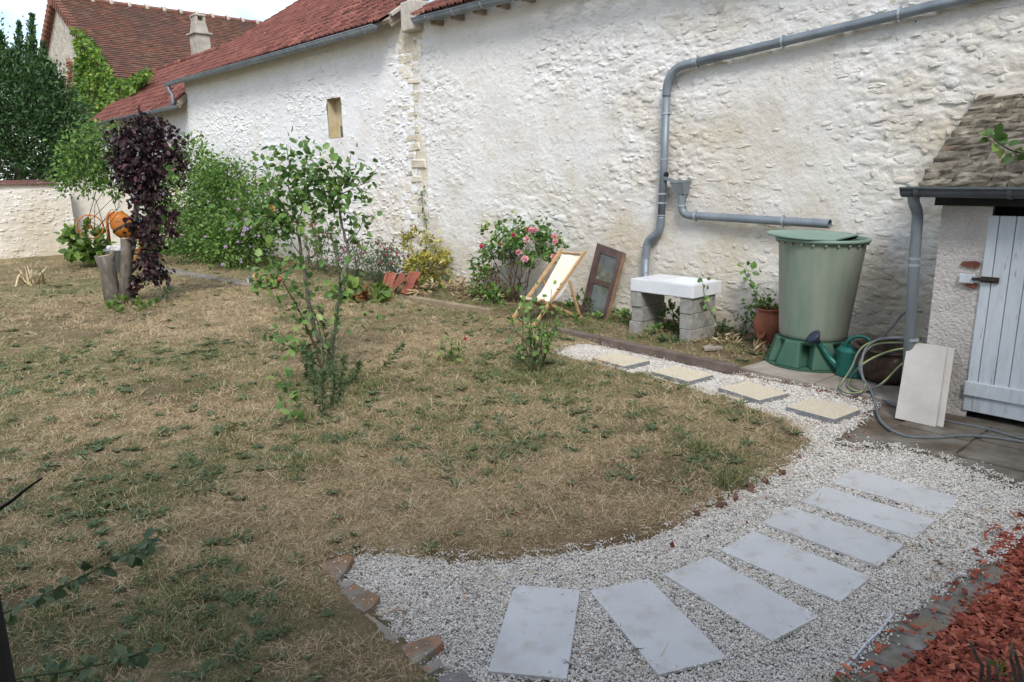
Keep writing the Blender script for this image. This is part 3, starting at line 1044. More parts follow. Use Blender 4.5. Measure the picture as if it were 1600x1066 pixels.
MB(CHM).box((-0.58, -0.48, 2.20), (0.58, 0.48, 2.29)).build('cap_slab', 'chimney_render', ch, bev=0.03)
mb = MB(CHM)
mb.hexa([(-.44, -.34, 2.29), (.44, -.34, 2.29), (.44, .34, 2.29), (-.44, .34, 2.29), (-.33, -.26, 2.78), (.33, -.26, 2.78), (.33, .26, 2.78), (-.33, .26, 2.78)])
mb.build('taper', 'chimney_render', ch, bev=0.03)
mb = MB(CHM)
for dx, dy in ((-.26, -.2), (.26, -.2), (-.26, .2), (.26, .2), (0, -.2), (0, .2)):
    mb.box((dx - .06, dy - .06, 2.78), (dx + .06, dy + .06, 2.98))
mb.build('cap_post', 'chimney_render', ch)
MB(CHM).box((-.36, -.30, 2.98), (.36, .30, 3.06)).build('cap_stone', 'chimney_render', ch, bev=0.02)

# --- the big stone barn behind -----------------------------------------------------------
big = thing('stone_barn', 'big stone gabled barn with steep brown tiled roof behind', 'barn', LF(-37, -2))
GN_ = -2.0
APX, EAV, WID = (-37.1, 12.15), (-27.4, 6.75), 9.7
gb = MB(LF(0, GN_))
gb.add([(APX[0] - WID + .5, 0, -.2), (EAV[0] - .4, 0, -.2), (EAV[0] - .4, 0, EAV[1]), (APX[0], 0, APX[1] - .15), (APX[0] - WID + .5, 0, EAV[1])], [(0, 1, 2, 3, 4)])
gb.add([(EAV[0] - .4, 0, -.2), (EAV[0] - .4, 24, -.2), (EAV[0] - .4, 24, EAV[1]), (EAV[0] - .4, 0, EAV[1])], [(0, 1, 2, 3)])
gb.build('wall', 'gable_stone', big)
sl = math.hypot(EAV[0] - APX[0], APX[1] - EAV[1])
ang = math.atan2(APX[1] - EAV[1], EAV[0] - APX[0])
for sgn in (1, -1):
    # courses: x along the ridge (into the depth), y up the slope; each course a thin step
    base = LF(APX[0], GN_, APX[1]) @ Matrix.Rotation(R(90) * sgn, 4, 'Z')
    base = LF(APX[0], GN_, APX[1])
    ro = bpy.data.objects.new('roof', None)
    rows = int(sl / 0.26)
    Vr, Fr = [], []
    for k in range(rows + 1):
        d0 = sl - k * 0.26 + 0.04
        d1 = d0 - 0.30
        k0 = len(Vr)
        for yy in (-0.25, 24.0):
            for d_, lift in ((d0, 0.10), (d0, 0.045), (max(d1, 0), 0.05)):
                Vr.append((yy * 1.0, sl - d_, lift))
        Fr += [(k0, k0 + 3, k0 + 5, k0 + 2), (k0 + 1, k0 + 4, k0 + 3, k0)]
    me = mesh_of('roof', Vr, Fr, 'flat_tiles')
    bpy.data.objects.remove(ro)
    # local axes: x -> depth (-n), y -> up the slope towards the ridge, z -> out of the slope
    ex = Vector(-N)
    ey = (Vector(A) * -sgn * math.cos(ang) + Vector((0, 0, 1)) * math.sin(ang)).normalized()
    ez = (Vector(A) * sgn * math.sin(ang) + Vector((0, 0, 1)) * math.cos(ang)).normalized()
    e0 = Vector(WF(APX[0] + sgn * (EAV[0] - APX[0]), GN_, EAV[1]))
    Mr = Matrix(((ex.x, ey.x, ez.x, e0.x), (ex.y, ey.y, ez.y, e0.y), (ex.z, ey.z, ez.z, e0.z), (0, 0, 0, 1)))
    ro = piece('roof', me, big, wm(big).inverted() @ Mr)
    # stepped verge bricks along the gable edge
    vmesh = mesh_of('verge_tile', *(lambda q: (q.V, q.F))(MB().box((-0.06, 0, -0.30), (0.30, 0.24, 0.12))), 'brown_tile')
    for k in range(int(sl / 0.42)):
        piece('verge_tile', vmesh, big, wm(big).inverted() @ Mr @ Matrix.Translation((-0.30, k * 0.42, 0.02)))
rt = MB(Matrix.Rotation(R(90), 4, 'Y')).lathe([(0.20, 0.0), (0.21, 0.08), (0.16, 0.10), (0.16, 0.95)], 10)
rme = mesh_of('ridge_tile', rt.V, rt.F, 'ridge_tile', True)
rj = MB(Matrix.Rotation(R(90), 4, 'Y')).lathe([(0.24, 0.0), (0.25, 0.1), (0.23, 0.2)], 10)
jme = mesh_of('ridge_joint', rj.V, rj.F, 'mortar', True)
for k in range(25):
    Mk = LF(APX[0], GN_ + 0.25 - k * 0.97, APX[1] + 0.06) @ Matrix.Rotation(R(90), 4, 'Z')
    piece('ridge_tile', rme, big, wm(big).inverted() @ Mk)
    piece('ridge_joint', jme, big, wm(big).inverted() @ Mk)

# --- garden wall across the end ------------------------------------------------------------
gw = thing('garden_wall', 'long low limewashed garden wall under the dark evergreen tree', 'wall', LF(-13.4, 9))
MG = LF(-13.4, 0) @ Matrix.Rotation(R(90), 4, 'Z')   # local x -> towards the barn wall, -y -> to the viewer side
wall_sheet('wall', 'wash_garden', gw, -22.0, -3.75, -0.1, 2.12, 0.0, 0.06, seed=120, M=MG)
MB(MG).box((-22, 0.08, -0.1), (-3.75, 0.45, 2.1)).build('wall_core', 'wash_garden', gw)
metg = stone_meshes('wash_garden_stone')
rubble(gw, rubble_layout(-12.0, -3.8, 0.0, 2.1), metg, 'wash_garden_stone', 0.0, 80, lambda s, z: 1.0 if s > -6.5 else 0.2, seed=120, M=MG, proud=(0.003, 0.013), skip=0.4)
MB(MG).box((-3.72, 0.45, -0.1), (0.1, 0.75, 2.0)).build('recessed_wall', 'wash_garden', gw)
for k in range(80):
    MB(MG @ Matrix.Translation((-22 + k * 0.225, 0.18, 2.12))).hexa([(0, -.28, 0), (.215, -.28, 0), (.215, .28, 0), (0, .28, 0), (0, -.02, .13), (.215, -.02, .13), (.215, .02, .13), (0, .02, .13)]).build('coping_tile', 'coping', gw)

# --- unseen house behind the camera, added and sized to shade the near garden
mat_noise('house_render', [(0.3, (0.62, 0.59, 0.54)), (0.7, (0.72, 0.69, 0.64))], 2, 0.95, 0.4, 30)
hs_ = thing('house', 'unseen rendered house behind the camera, sized to shade the garden', 'house', (-1.0, -5.0, 0.0))
MB().box((-6.5, -11.0, -0.1), (4.6, -3.3, 8.0)).build('wall', 'house_render', hs_)
MB().box((4.6, -10.0, -0.1), (9.5, 2.6, 5.8)).build('shade_wing', 'house_render', hs_)  # side block added so that the right end of the barn wall lies shaded
MB().add([(-6.8, -3.0, 7.95), (4.6, -3.0, 7.95), (4.6, -7.1, 9.7), (-6.8, -7.1, 9.7), (4.6, -11.3, 7.95), (-6.8, -11.3, 7.95)], [(0, 1, 2, 3), (3, 2, 4, 5)]).build('roof', 'brown_tile', hs_)
MB().add([(4.4, 2.9, 5.8), (4.4, -10.3, 5.8), (7.05, -10.3, 7.2), (7.05, 2.9, 7.2), (9.7, -10.3, 5.8), (9.7, 2.9, 5.8)], [(0, 3, 2, 1), (3, 5, 4, 2)]).build('roof', 'brown_tile', hs_)
for hx in (-5.0, -2.6, 1.8):
    for hz in (0.9, 3.7):
        wn_ = MB().box((hx, -3.3, hz), (hx + 1.1, -3.25, hz + 1.5)).build('window', 'white_paint', hs_)
        MB().box((hx + .08, -3.25, hz + .08), (hx + 1.02, -3.24, hz + 1.42)).build('pane', 'void', wn_)

# ------------------------------------------------------------------ paving and pads
mat_noise('old_paving', [(0.25, (0.085, 0.070, 0.052)), (0.5, (0.165, 0.145, 0.115)), (0.75, (0.25, 0.23, 0.195))], 4.2, 0.95, 0.7, 60, 0.008, second=(2.0, 0.50, 0.62, (0.105, 0.082, 0.055)), detail=10)
pv = flat_sheet('paving', PAVE, -0.012, 'old_paving')
tag(pv, 'worn grey concrete paving before the shed', kind='structure')
s_ = 9.15
while s_ < 11.6:
    ws = rng.uniform(.45, .75)
    n_ = 1.85
    while n_ < 3.9:
        wn2 = rng.uniform(.4, .65)
        c_ = WF(s_ + ws / 2, n_ + wn2 / 2)
        cor = [WF(a_ + rng.normal() * .012, b2 + rng.normal() * .012) for a_, b2 in ((s_ + .012, n_ + .012), (s_ + ws - .012, n_ + .012), (s_ + ws - .012, n_ + wn2 - .012), (s_ + .012, n_ + wn2 - .012))]
        if all(inside(PAVE, np.array([q[0]]), np.array([q[1]]))[0] for q in cor):
            MB().prism([(q[0], q[1]) for q in cor], -.03, .004 + rng.random() * .006).build('paving_stone', 'old_paving', pv, bev=0.006)
        n_ += wn2
    s_ += ws
pad = thing('concrete_pad', 'cracked concrete pad under the green water butt', 'slab', LF(8.7, 0.9))
for (a0, a1, b0, b1, c0_, c1_) in ((7.86, 8.74, 7.98, 8.78, 1.70, 1.74), (8.755, 9.62, 8.795, 9.9, 1.745, 1.80)):
    MB(LF(0, 0)).hexa([(a0, -c0_, -.1), (a1, -c1_, -.1), (b1, -.04, -.1), (b0, -.04, -.1), (a0, -c0_, .045), (a1, -c1_, .045), (b1, -.04, .05), (b0, -.04, .05)]).build('slab', 'concrete', pad, bev=0.012)
# ------------------------------------------------------------------ pipes on the barn wall
def smooth_path(P, k=6):
    P = [np.asarray(p, float) for p in P]
    out = []
    for i in range(len(P) - 1):
        a, b, c, d = P[max(i - 1, 0)], P[i], P[i + 1], P[min(i + 2, len(P) - 1)]
        for t in np.linspace(0, 1, k, endpoint=False):
            out.append(0.5 * ((2 * b) + (c - a) * t + (2 * a - 5 * b + 4 * c - d) * t * t + (3 * b - a - 3 * c + d) * t ** 3))
    out.append(P[-1])
    return out

def ring(parent, p, axis, r, back=True):
    p, axis = Vector(p), Vector(axis).normalized()
    mb = MB()
    mb.tube([p - axis * 0.012, p + axis * 0.012], r + 0.007, 14)
    if back:
        mb.tube([p, p - Vector(N) * 0.13], 0.009, 6)
        sd_ = axis.cross(Vector(N)).normalized()
        for q in (-1, 1):
            c_ = p + sd_ * q * (r + 0.016)
            mb.tube([c_ - Vector(N) * 0.02, c_ + Vector(N) * 0.02], 0.012, 6)
    return mb.build('pipe_bracket', 'zinc_bright', parent)

dp = thing('downpipe', 'long grey zinc downpipe slanting across the barn wall then dropping', 'downpipe', WF(5.28, 0.11))
PR = 0.056
run = [WF(11.6, .11, 4.18), WF(9.19, .11, 3.94), WF(7.27, .11, 3.785), WF(5.92, .11, 3.675)]
MB().tube(run, PR, 16).build('slanting_pipe', 'zinc', dp, True)
elb = smooth_path([WF(6.02, .11, 3.683), WF(5.80, .11, 3.665), WF(5.66, .11, 3.60), WF(5.575, .11, 3.46), WF(5.56, .11, 3.28)], 5)
MB().tube(elb, PR + 0.004, 16).build('elbow', 'zinc', dp, True)
MB().tube([WF(5.56, .11, 3.38), WF(5.56, .11, 2.3), WF(5.54, .11, 1.55)], PR, 16).build('upright_pipe', 'zinc', dp, True)
sb = smooth_path([WF(5.54, .11, 1.60), WF(5.53, .11, 1.45), WF(5.47, .11, 1.35), WF(5.35, .11, 1.26), WF(5.295, .11, 1.16), WF(5.285, .11, 0.98)], 5)
MB().tube(sb, PR + 0.004, 16).build('swan_neck', 'zinc', dp, True)
MB().tube([WF(5.285, .11, 1.02), WF(5.28, .11, 0.02)], PR, 16).build('lower_pipe', 'zinc', dp, True)
for s_, z_ in ((8.62, 3.895), (7.27, 3.785), (6.05, 3.686)):
    ring(dp, WF(s_, .11, z_), A, PR)
for s_, z_ in ((5.56, 3.05), (5.555, 1.93), (5.54, 1.80)):
    ring(dp, WF(s_, .11, z_), (0, 0, 1), PR, z_ != 1.93)
for s_, z_ in ((5.56, 2.42), (5.54, 1.62), (5.285, 0.99), (5.28, 0.76)):
    MB().tube([WF(s_, .11, z_ - .008), WF(s_, .11, z_ + .008)], PR + 0.005, 14).build('joint', 'zinc_bright', dp)
MB().tube([WF(5.612, .125, 2.20), WF(5.624, .13, 2.20)], 0.04, 12).build('outlet_hole', 'void', dp)
sp_ = MB(LF(5.60, .12, 2.13))
sp_.hexa([(0, -.045, 0), (.18, -.05, -.035), (.18, .05, -.035), (0, .045, 0), (0, -.045, .012), (.18, -.05, -.023), (.18, .05, -.023), (0, .045, .012)])
sp_.hexa([(0, -.045, .012), (.18, -.05, -.023), (.18, -.044, -.023), (0, -.039, .012), (0, -.045, .05), (.16, -.05, .012), (.16, -.044, .012), (0, -.039, .05)])
sp_.build('flap', 'zinc', dp)

hp = thing('rainwater_pipe', 'grey zinc hopper and near level pipe leading over the water butt', 'pipe', WF(5.88, 0.12, 1.6))
mh = MB(LF(0, 0))
mh.hexa([(5.83, -.17, 1.93), (5.95, -.17, 1.93), (5.95, -.05, 1.93), (5.83, -.05, 1.93), (5.74, -.21, 2.09), (5.97, -.21, 2.09), (5.97, -.02, 2.09), (5.74, -.02, 2.09)])
mh.F.pop(1)
mh.box((5.735, -.215, 2.09), (5.975, -.205, 2.125)).box((5.735, -.025, 2.09), (5.975, -.015, 2.125)).box((5.735, -.205, 2.09), (5.745, -.025, 2.125)).box((5.965, -.205, 2.09), (5.975, -.025, 2.125))
mh.build('hopper', 'zinc', hp)
el = smooth_path([WF(5.89, .11, 1.94), WF(5.89, .11, 1.78), WF(5.92, .11, 1.68), WF(6.01, .11, 1.635), WF(6.14, .11, 1.632)], 5)
MB().tube(el, PR, 16).build('elbow', 'zinc', hp, True)
lp = MB().tube([WF(6.10, .11, 1.632), WF(8.05, .13, 1.592)], PR, 18, cap=False)
lp.tube([WF(6.10, .11, 1.632), WF(8.05, .13, 1.592)], PR - 0.006, 18, cap=False)
lp.build('level_pipe', 'zinc', hp, True)
MB().tube([WF(7.80, .129, 1.597), WF(7.81, .129, 1.597)], PR - 0.007, 14).build('dark_inside', 'void', hp)
ring(hp, WF(5.89, .11, 1.77), (0, 0, 1), PR)
ring(hp, WF(6.13, .11, 1.632), A, PR)
ring(hp, WF(7.45, .125, 1.603), A, PR)

# ------------------------------------------------------------------ the lean-to shed
shed = thing('lean_to_shed', 'plastered lean-to shed with mossy stone roof and white plank door', 'shed', LF(9.75, 1.66))
wall_sheet('front_wall', 'shed_plaster', shed, 9.75, 10.13, -0.1, 1.96, 1.66, 0.02, seed=200)
MB(LF(0, 0)).box((9.765, -1.63, -.1), (10.11, -1.4, 1.95)).box((9.765, -1.63, -.1), (9.9, 0, 2.0)).build('wall_core', 'shed_plaster', shed)
MB(LF(0, 0)).box((11.12, -1.66, -.1), (12.4, -1.4, 1.95)).build('front_wall', 'shed_plaster', shed)
MB(LF(0, 0)).box((10.1, -1.45, -.1), (11.15, -1.40, 1.98)).build('door_recess', 'void', shed)
MB(LF(0, 0)).box((9.70, -1.72, 1.905), (12.4, -1.60, 2.0)).build('fascia', 'fascia', shed)
bpz = MB(LF(0, 0))
bpz.add([(10.02 + dx, -1.678, 1.36 + dz) for dx, dz in ((-.07, .02), (-.045, .055), (0, .06), (.05, .065), (.095, .05), (.085, .01), (.05, 0), (-.02, .005))] , [tuple(range(8))][0:1])
bpz.add([(10.06 + dx, -1.6785, 1.20 + dz) for dx, dz in ((-.06, 0), (.03, -.03), (.055, .02), (.0, .05))], [(0, 1, 2, 3)])
bpz.build('bare_brick_patch', 'bare_brick', shed)
door = MB(LF(0, 0)).box((10.125, -1.655, 0.30), (11.12, -1.625, 1.82)).build('door', 'white_paint', shed)
x = 10.13
for k, w_ in enumerate((0.085, 0.125, 0.115, 0.12, 0.125, 0.118, 0.12, 0.11, 0.075)):
    MB(LF(0, 0)).box((x, -1.678 + rng.normal() * .001, 0.33), (x + w_ - 0.006, -1.655, 1.825)).build('plank', 'white_paint', door, bev=0.004)
    x += w_
MB(LF(0, 0)).box((10.115, -1.70, 0.205), (11.13, -1.655, 0.335)).build('bottom_rail', 'white_paint', door, bev=0.006)
MB(LF(0, 0)).box((10.118, -1.672, 0.055), (11.12, -1.65, 0.20)).build('lower_board', 'white_paint', door, bev=0.004)
MB(LF(0, 0)).box((9.965, -1.70, 1.225), (10.085, -1.665, 1.305)).build('bolt_block', 'white_paint', shed, bev=0.006)
bl = MB(LF(0, 0)).box((10.135, -1.70, 1.245), (10.27, -1.678, 1.295))
bl.tube([(10.07, -1.71, 1.27), (10.25, -1.71, 1.27)], 0.014, 10)
bl.tube([(10.12, -1.71, 1.27), (10.12, -1.735, 1.285)], 0.009, 8)
bl.build('bolt', 'iron', door)
# stone roof, slate by slate
EN, EZ, TN, TZ = 1.90, 2.065, 0.03, 2.965
pit = math.atan2(TZ - EZ, EN - TN)
slen = math.hypot(TZ - EZ, EN - TN)
rb = LF(0, EN, EZ) @ Matrix.Rotation(pit, 4, 'X')
MB(rb).box((9.66, 0.03, -0.06), (12.4, slen, -0.015)).build('roof_deck', 'old_wood', shed)
sm = []
for q in range(8):
    n = 9
    pts = [(-.5, 0), (-.2, -.03), (.15, .02), (.5, -.01), (.51, .5), (.49, 1), (0, 1), (-.49, 1), (-.51, .5)]
    V = [(p[0] * (1 + rng.normal() * .02), p[1] + rng.normal() * .025, -0.5) for p in pts] + [(p[0] * (0.95 + rng.normal() * .03), p[1] * 0.96 + 0.03 + rng.normal() * .03, 0.5 + rng.normal() * 0.2) for p in pts]
    F = [tuple(range(n - 1, -1, -1)), tuple(range(n, 2 * n))] + [(i, (i + 1) % n, n + (i + 1) % n, n + i) for i in range(n)]
    sm.append(mesh_of('stone_slate', V, F, 'slate'))
rows = 17
inv = wm(shed).inverted()
for r_ in range(rows):
    y = r_ * (slen - 0.06) / rows
    x = 9.60 - 0.008 * r_ + rng.uniform(-.02, .01)
    while x < 12.3:
        w_ = rng.uniform(0.12, 0.30)
        piece('stone_slate', sm[int(rng.integers(8))], shed, inv @ rb @ Matrix.Translation((x + w_ / 2, y + rng.normal() * .006, 0.015 + rng.normal() * .004))
              @ Matrix.Rotation(-R(7) + rng.normal() * .025, 4, 'X') @ Matrix.Rotation(rng.normal() * .03, 4, 'Y') @ Matrix.Rotation(rng.normal() * .02, 4, 'Z')
              @ Matrix.Diagonal((w_ * 0.98, 0.21, rng.uniform(0.028, 0.052), 1)))
        x += w_
MB(LF(0, 0)).hexa([(9.44, -.10, 2.93), (12.4, -.10, 2.93), (12.4, .0, 2.98), (9.44, .0, 2.98), (9.44, -.06, 2.99), (12.4, -.06, 2.99), (12.4, 0, 3.03), (9.44, 0, 3.03)]).build('mortar_flashing', 'mortar', shed, bev=0.01)
gutter(shed, [WF(9.50, 1.955, 2.06), WF(10.6, 1.955, 2.058), WF(12.4, 1.955, 2.055)], 0.074, 'zinc_dark', (0.045, 0.29, 0.6))
dps = smooth_path([WF(9.585, 1.93, 2.0), WF(9.588, 1.90, 1.93), WF(9.59, 1.80, 1.84), WF(9.592, 1.78, 1.74)], 4) + [WF(9.60, 1.77, 1.4), WF(9.66, 1.76, 0.05)]
pshed = MB().tube(dps, 0.048, 14).build('downpipe', 'zinc', shed, True)
for z_ in (1.42, 1.36):
    MB().tube([WF(9.60 + (1.4 - z_) * .045, 1.77, z_ - .012), WF(9.60 + (1.4 - z_) * .045, 1.77, z_ + .012)], 0.051, 14).build('joint', 'zinc_bright', pshed)
ring(pshed, WF(9.66, 1.76, 0.66), (0, 0, 1), 0.044, False)

# ------------------------------------------------------------------ slabs in the gravel
mat_noise('porcelain', [(0.3, (0.48, 0.48, 0.47)), (0.5, (0.545, 0.548, 0.54)), (0.75, (0.59, 0.595, 0.59))], 2.8, 0.55, 0.08, 200, 0.001, spec=0.4, rand=0.05,
          second=(7, 0.52, 0.70, (0.45, 0.42, 0.385)), detail=9)
mat_noise('cream_stone', [(0.3, (0.46, 0.40, 0.29)), (0.5, (0.60, 0.53, 0.395)), (0.7, (0.68, 0.62, 0.49))], 60, 0.95, 1.0, 160, 0.006, rand=0.06)
ordinal = ['nearest of the porcelain slabs, at the bottom edge', 'second porcelain slab of the curved row from the bottom edge', 'third porcelain slab of the curved row from the bottom edge',
           'middle porcelain slab of the curved row of seven', 'fifth porcelain slab of the curved row from the bottom edge',
           'sixth porcelain slab of the row, next to the last one', 'farthest porcelain slab of the row, towards the shed']
def rect_fit(pts, z, L, Wd):
    P = GP(pts, z)[:, :2]
    c_ = P.mean(0)
    e = (P[2] - P[1]) + (P[3] - P[0])
    a_ = math.atan2(e[1], e[0])
    return c_, a_, (np.linalg.norm(P[2] - P[1]) + np.linalg.norm(P[3] - P[0])) / 2, (np.linalg.norm(P[1] - P[0]) + np.linalg.norm(P[2] - P[3])) / 2
SLAB_RECTS = []
for k, pts in enumerate(SLABS):
    c_, a_, L_, W_ = rect_fit(pts, 0.003, 0, 0)
    L_, W_ = 0.731, 0.362
    SLAB_RECTS.append((c_, a_, L_, W_))
    M_ = FR((c_[0], c_[1], 0), a_) @ Matrix.Rotation(rng.normal() * .006, 4, 'X')
    o = MB(M_).box((-L_ / 2, -W_ / 2, -0.016), (L_ / 2, W_ / 2, 0.003)).build('paving_slab', 'porcelain', bev=0.002)
    tag(o, 'pale grey rectangular stepping slab, ' + ordinal[k], 'slab', 'grey stepping slabs')
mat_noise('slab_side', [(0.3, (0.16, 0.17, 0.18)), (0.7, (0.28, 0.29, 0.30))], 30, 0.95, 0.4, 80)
cord = ['farthest cream stepping stone, near the small rose bush', 'second cream stepping stone from the far end of the path',
        'third cream stepping stone, in front of the concrete pad', 'nearest and highest cream stepping stone, beside the hose']
for k, pts in enumerate(CREAM):
    c_, a_, L_, W_ = rect_fit(pts, 0.04, 0, 0)
    SLAB_RECTS.append((c_, a_, L_, W_))
    th_ = 0.065
    o = MB(FR((c_[0], c_[1], 0), a_)).box((-L_ / 2, -W_ / 2, 0.04 - th_), (L_ / 2, W_ / 2, 0.04)).build('stepping_stone', 'cream_stone', bev=0.004)
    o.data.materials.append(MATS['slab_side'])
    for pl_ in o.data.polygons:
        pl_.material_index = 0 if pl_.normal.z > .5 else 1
    tag(o, cord[k], 'slab', 'cream stepping stones')

# ------------------------------------------------------------------ sink on blocks
mat_noise('block', [(0.3, (0.235, 0.225, 0.205)), (0.6, (0.34, 0.33, 0.305)), (0.8, (0.42, 0.41, 0.385))], 14, 0.97, 0.9, 90, 0.008, rand=0.14)
mat_noise('ceramic', [(0.3, (0.62, 0.65, 0.68)), (0.7, (0.74, 0.76, 0.78))], 3, 0.3, 0.0, spec=0.5, second=(6, 0.66, 0.8, (0.50, 0.46, 0.40)))
bn = ['bottom grey concrete block of the left pillar under the sink', 'middle grey concrete block of the left pillar under the sink', 'top grey concrete block of the left pillar under the sink',
      'bottom grey concrete block of the right pillar under the sink', 'middle grey concrete block of the right pillar under the sink', 'top grey concrete block of the right pillar under the sink']
for q, (a0, a1) in enumerate(((5.765, 5.945), (6.575, 6.755))):
    for k in range(3):
        dx, dy = rng.normal() * .006, rng.normal() * .012
        M_ = LF((a0 + a1) / 2 + dx, 0.77 + dy, 0.21 * k + 0.0)
        o = MB(M_).box((-.09, -.28, 0.003), (.09, .28, 0.207)).build('concrete_block', 'block', bev=0.006)
        tag(o, bn[q * 3 + k], 'block', 'concrete blocks under the sink')
sk = thing('stone_sink', 'white glazed stoneware sink set on grey concrete blocks', 'sink', LF(6.27, .75, .632))
ms = MB(LF(6.27, 0.74, 0.632))
a, b_, hs = 0.51, 0.335, 0.175
ix0, ix1, iy = -0.06, 0.43, 0.255
ms.add([(-a, -b_, 0), (a, -b_, 0), (a, b_, 0), (-a, b_, 0), (-a, -b_, hs), (a, -b_, hs), (a, b_, hs), (-a, b_, hs),
        (ix0, -iy, hs), (ix1, -iy, hs), (ix1, iy, hs), (ix0, iy, hs), (ix0 + .03, -iy + .03, .05), (ix1 - .03, -iy + .03, .05), (ix1 - .03, iy - .03, .05), (ix0 + .03, iy - .03, .05)],
       [(0, 3, 2, 1), (0, 1, 5, 4), (1, 2, 6, 5), (2, 3, 7, 6), (3, 0, 4, 7), (4, 5, 9, 8), (5, 6, 10, 9), (6, 7, 11, 10), (7, 4, 8, 11),
        (8, 9, 13, 12), (9, 10, 14, 13), (10, 11, 15, 14), (11, 8, 12, 15), (12, 13, 14, 15)])
ms.build('basin', 'ceramic', sk, bev=0.012)
MB(LF(6.45, 0.74, 0.54)).lathe([(0.035, 0.0), (0.035, 0.09)], 12).build('drain', 'old_wood', sk)
mat_noise('old_slate', [(0.3, (0.22, 0.18, 0.15)), (0.7, (0.36, 0.32, 0.27))], 8, 0.9, 0.4, 40)
p = G(1112, 544, .06)
o = MB(FR(p, 0.3)).prism([(-.14, -.06), (-.02, -.09), (.12, -.07), (.15, .02), (.05, .02), (.03, .07), (-.08, .08)], -0.01, 0.02).build('broken_slate', 'old_slate')
tag(o, 'broken flat stone lying on the soil right of the sink', 'stone')

# ------------------------------------------------------------------ water butt on its stand
mat_noise('butt_plastic', [(0.25, (0.135, 0.195, 0.145)), (0.5, (0.185, 0.245, 0.185)), (0.75, (0.255, 0.295, 0.235))], 3.2, 0.62, 0.05, 60, 0.002, vscale=(2.6, 2.6, 0.25),
          second=(1.0, 0.44, 0.70, (0.30, 0.295, 0.245)), spec=0.3, detail=10)
mat_noise('lid_plastic', [(0.3, (0.16, 0.25, 0.20)), (0.7, (0.23, 0.33, 0.27))], 3, 0.55, 0.05, 60, 0.002)
mat_noise('stand_plastic', [(0.3, (0.035, 0.095, 0.062)), (0.7, (0.062, 0.14, 0.095))], 4, 0.55, 0.08, 40, 0.003)
CB = (8.31, 0.92)
st = thing('butt_stand', 'dark green ribbed plastic stand under the water butt', 'stand', LF(*CB, 0.05))
st_m = LF(*CB, 0.05)
MB(st_m).lathe([(0.35, 0.26), (0.37, 0.29), (0.365, 0.31), (0.0, 0.31)], 28).build('top_plate', 'stand_plastic', st, bev=0.004)
MB(st_m).lathe([(0.36, 0.0), (0.50, 0.0), (0.503, 0.016), (0.36, 0.018)], 28).build('base_ring', 'stand_plastic', st)
MB(st_m).lathe([(0.20, 0.02), (0.22, 0.28)], 20).build('core', 'stand_plastic', st)
for k in range(7):
    M_ = st_m @ Matrix.Rotation(k * 2 * math.pi / 7 + 0.10, 4, 'Z')
    mb = MB(M_)
    mb.hexa([(0.22, -.150, .014), (0.48, -.150, .014), (0.48, .150, .014), (0.22, .150, .014), (0.22, -.095, .305), (0.395, -.095, .305), (0.395, .095, .305), (0.22, .095, .305)])
    mb.build('foot', 'stand_plastic', st, bev=0.018)
bt_ = thing('water_butt', 'large faded green plastic water butt below the zinc pipe', 'water butt', LF(*CB, 0.385))
bm_ = LF(*CB, 0.362) @ Matrix.Rotation(R(1.2), 4, 'Y')
KB = 0.85
prof = [(0.0, 0.005), (0.405, 0.0), (0.43, 0.02), (0.437, 0.06)] + [(0.437 + 0.10 * t, 0.06 + 0.98 * t) for t in np.linspace(0.1, 1, 10)] + \
       [(0.538, 1.05), (0.541, 1.08), (0.546, 1.09), (0.572, 1.105), (0.575, 1.125), (0.560, 1.13), (0.545, 1.10), (0.500, 1.0), (0.415, 0.62), (0.0, 0.60)]
MB(bm_).lathe([(r_ * KB, z_) for r_, z_ in prof], 64).build('body', 'butt_plastic', bt_, True)
rmb = MB(bm_)
pr = [(0.548, 1.105), (0.585, 1.105), (0.590, 1.125), (0.582, 1.14), (0.545, 1.14)]
rmb.lathe([(r_ * KB, z_) for r_, z_ in pr + [pr[0]]], 64)
rmb.build('rim', 'lid_plastic', bt_, True)
for k in range(24):
    M_ = bm_ @ Matrix.Rotation(k * 2 * math.pi / 24, 4, 'Z')
    MB(M_).box((0.548 * KB, -.012, 1.075), (0.572 * KB, .012, 1.105)).build('rim_lug', 'butt_plastic', bt_)
lm = MB(bm_ @ Matrix.Translation((-0.075, -0.02, 1.145)) @ Matrix.Rotation(R(1.0), 4, 'Y'))
pts = [(0.52 * math.cos(t), 0.52 * math.sin(t)) for t in np.linspace(R(55), R(318), 46)]
lm.prism(pts, 0.0, 0.022)
lm.build('lid', 'lid_plastic', bt_, bev=0.006)

# ------------------------------------------------------------------ watering can
mat_noise('can_green', [(0.3, (0.006, 0.095, 0.075)), (0.7, (0.012, 0.15, 0.115))], 5, 0.35, 0.0, spec=0.5)
mat_noise('can_rose', [(0.3, (0.018, 0.024, 0.045)), (0.7, (0.035, 0.045, 0.075))], 8, 0.45, 0.0)
wc = thing('watering_can', 'green plastic watering can with dark blue rose beside the butt', 'watering can', LF(8.87, 1.13, .05))
wm_ = LF(8.90, 1.20, .05, R(8)) @ Matrix.Scale(1.12, 4)
MB(wm_).lathe([(0.0, 0.0), (0.135, 0.0), (0.14, 0.012), (0.142, 0.02), (0.140, 0.23), (0.146, 0.24), (0.146, 0.255), (0.135, 0.262), (0.12, 0.285), (0.07, 0.292), (0.068, 0.27), (0.0, 0.265)], 28, sx=1.0, sy=0.8).build('body', 'can_green', wc, True)
MB(wm_).tube(smooth_path([(-.11, 0, .06), (-.20, -.01, .14), (-.27, -.02, .23), (-.315, -.03, .30)], 4), [0.034] * 4 + [0.027] * 4 + [0.020] * 5, 12).build('spout', 'can_green', wc, True)
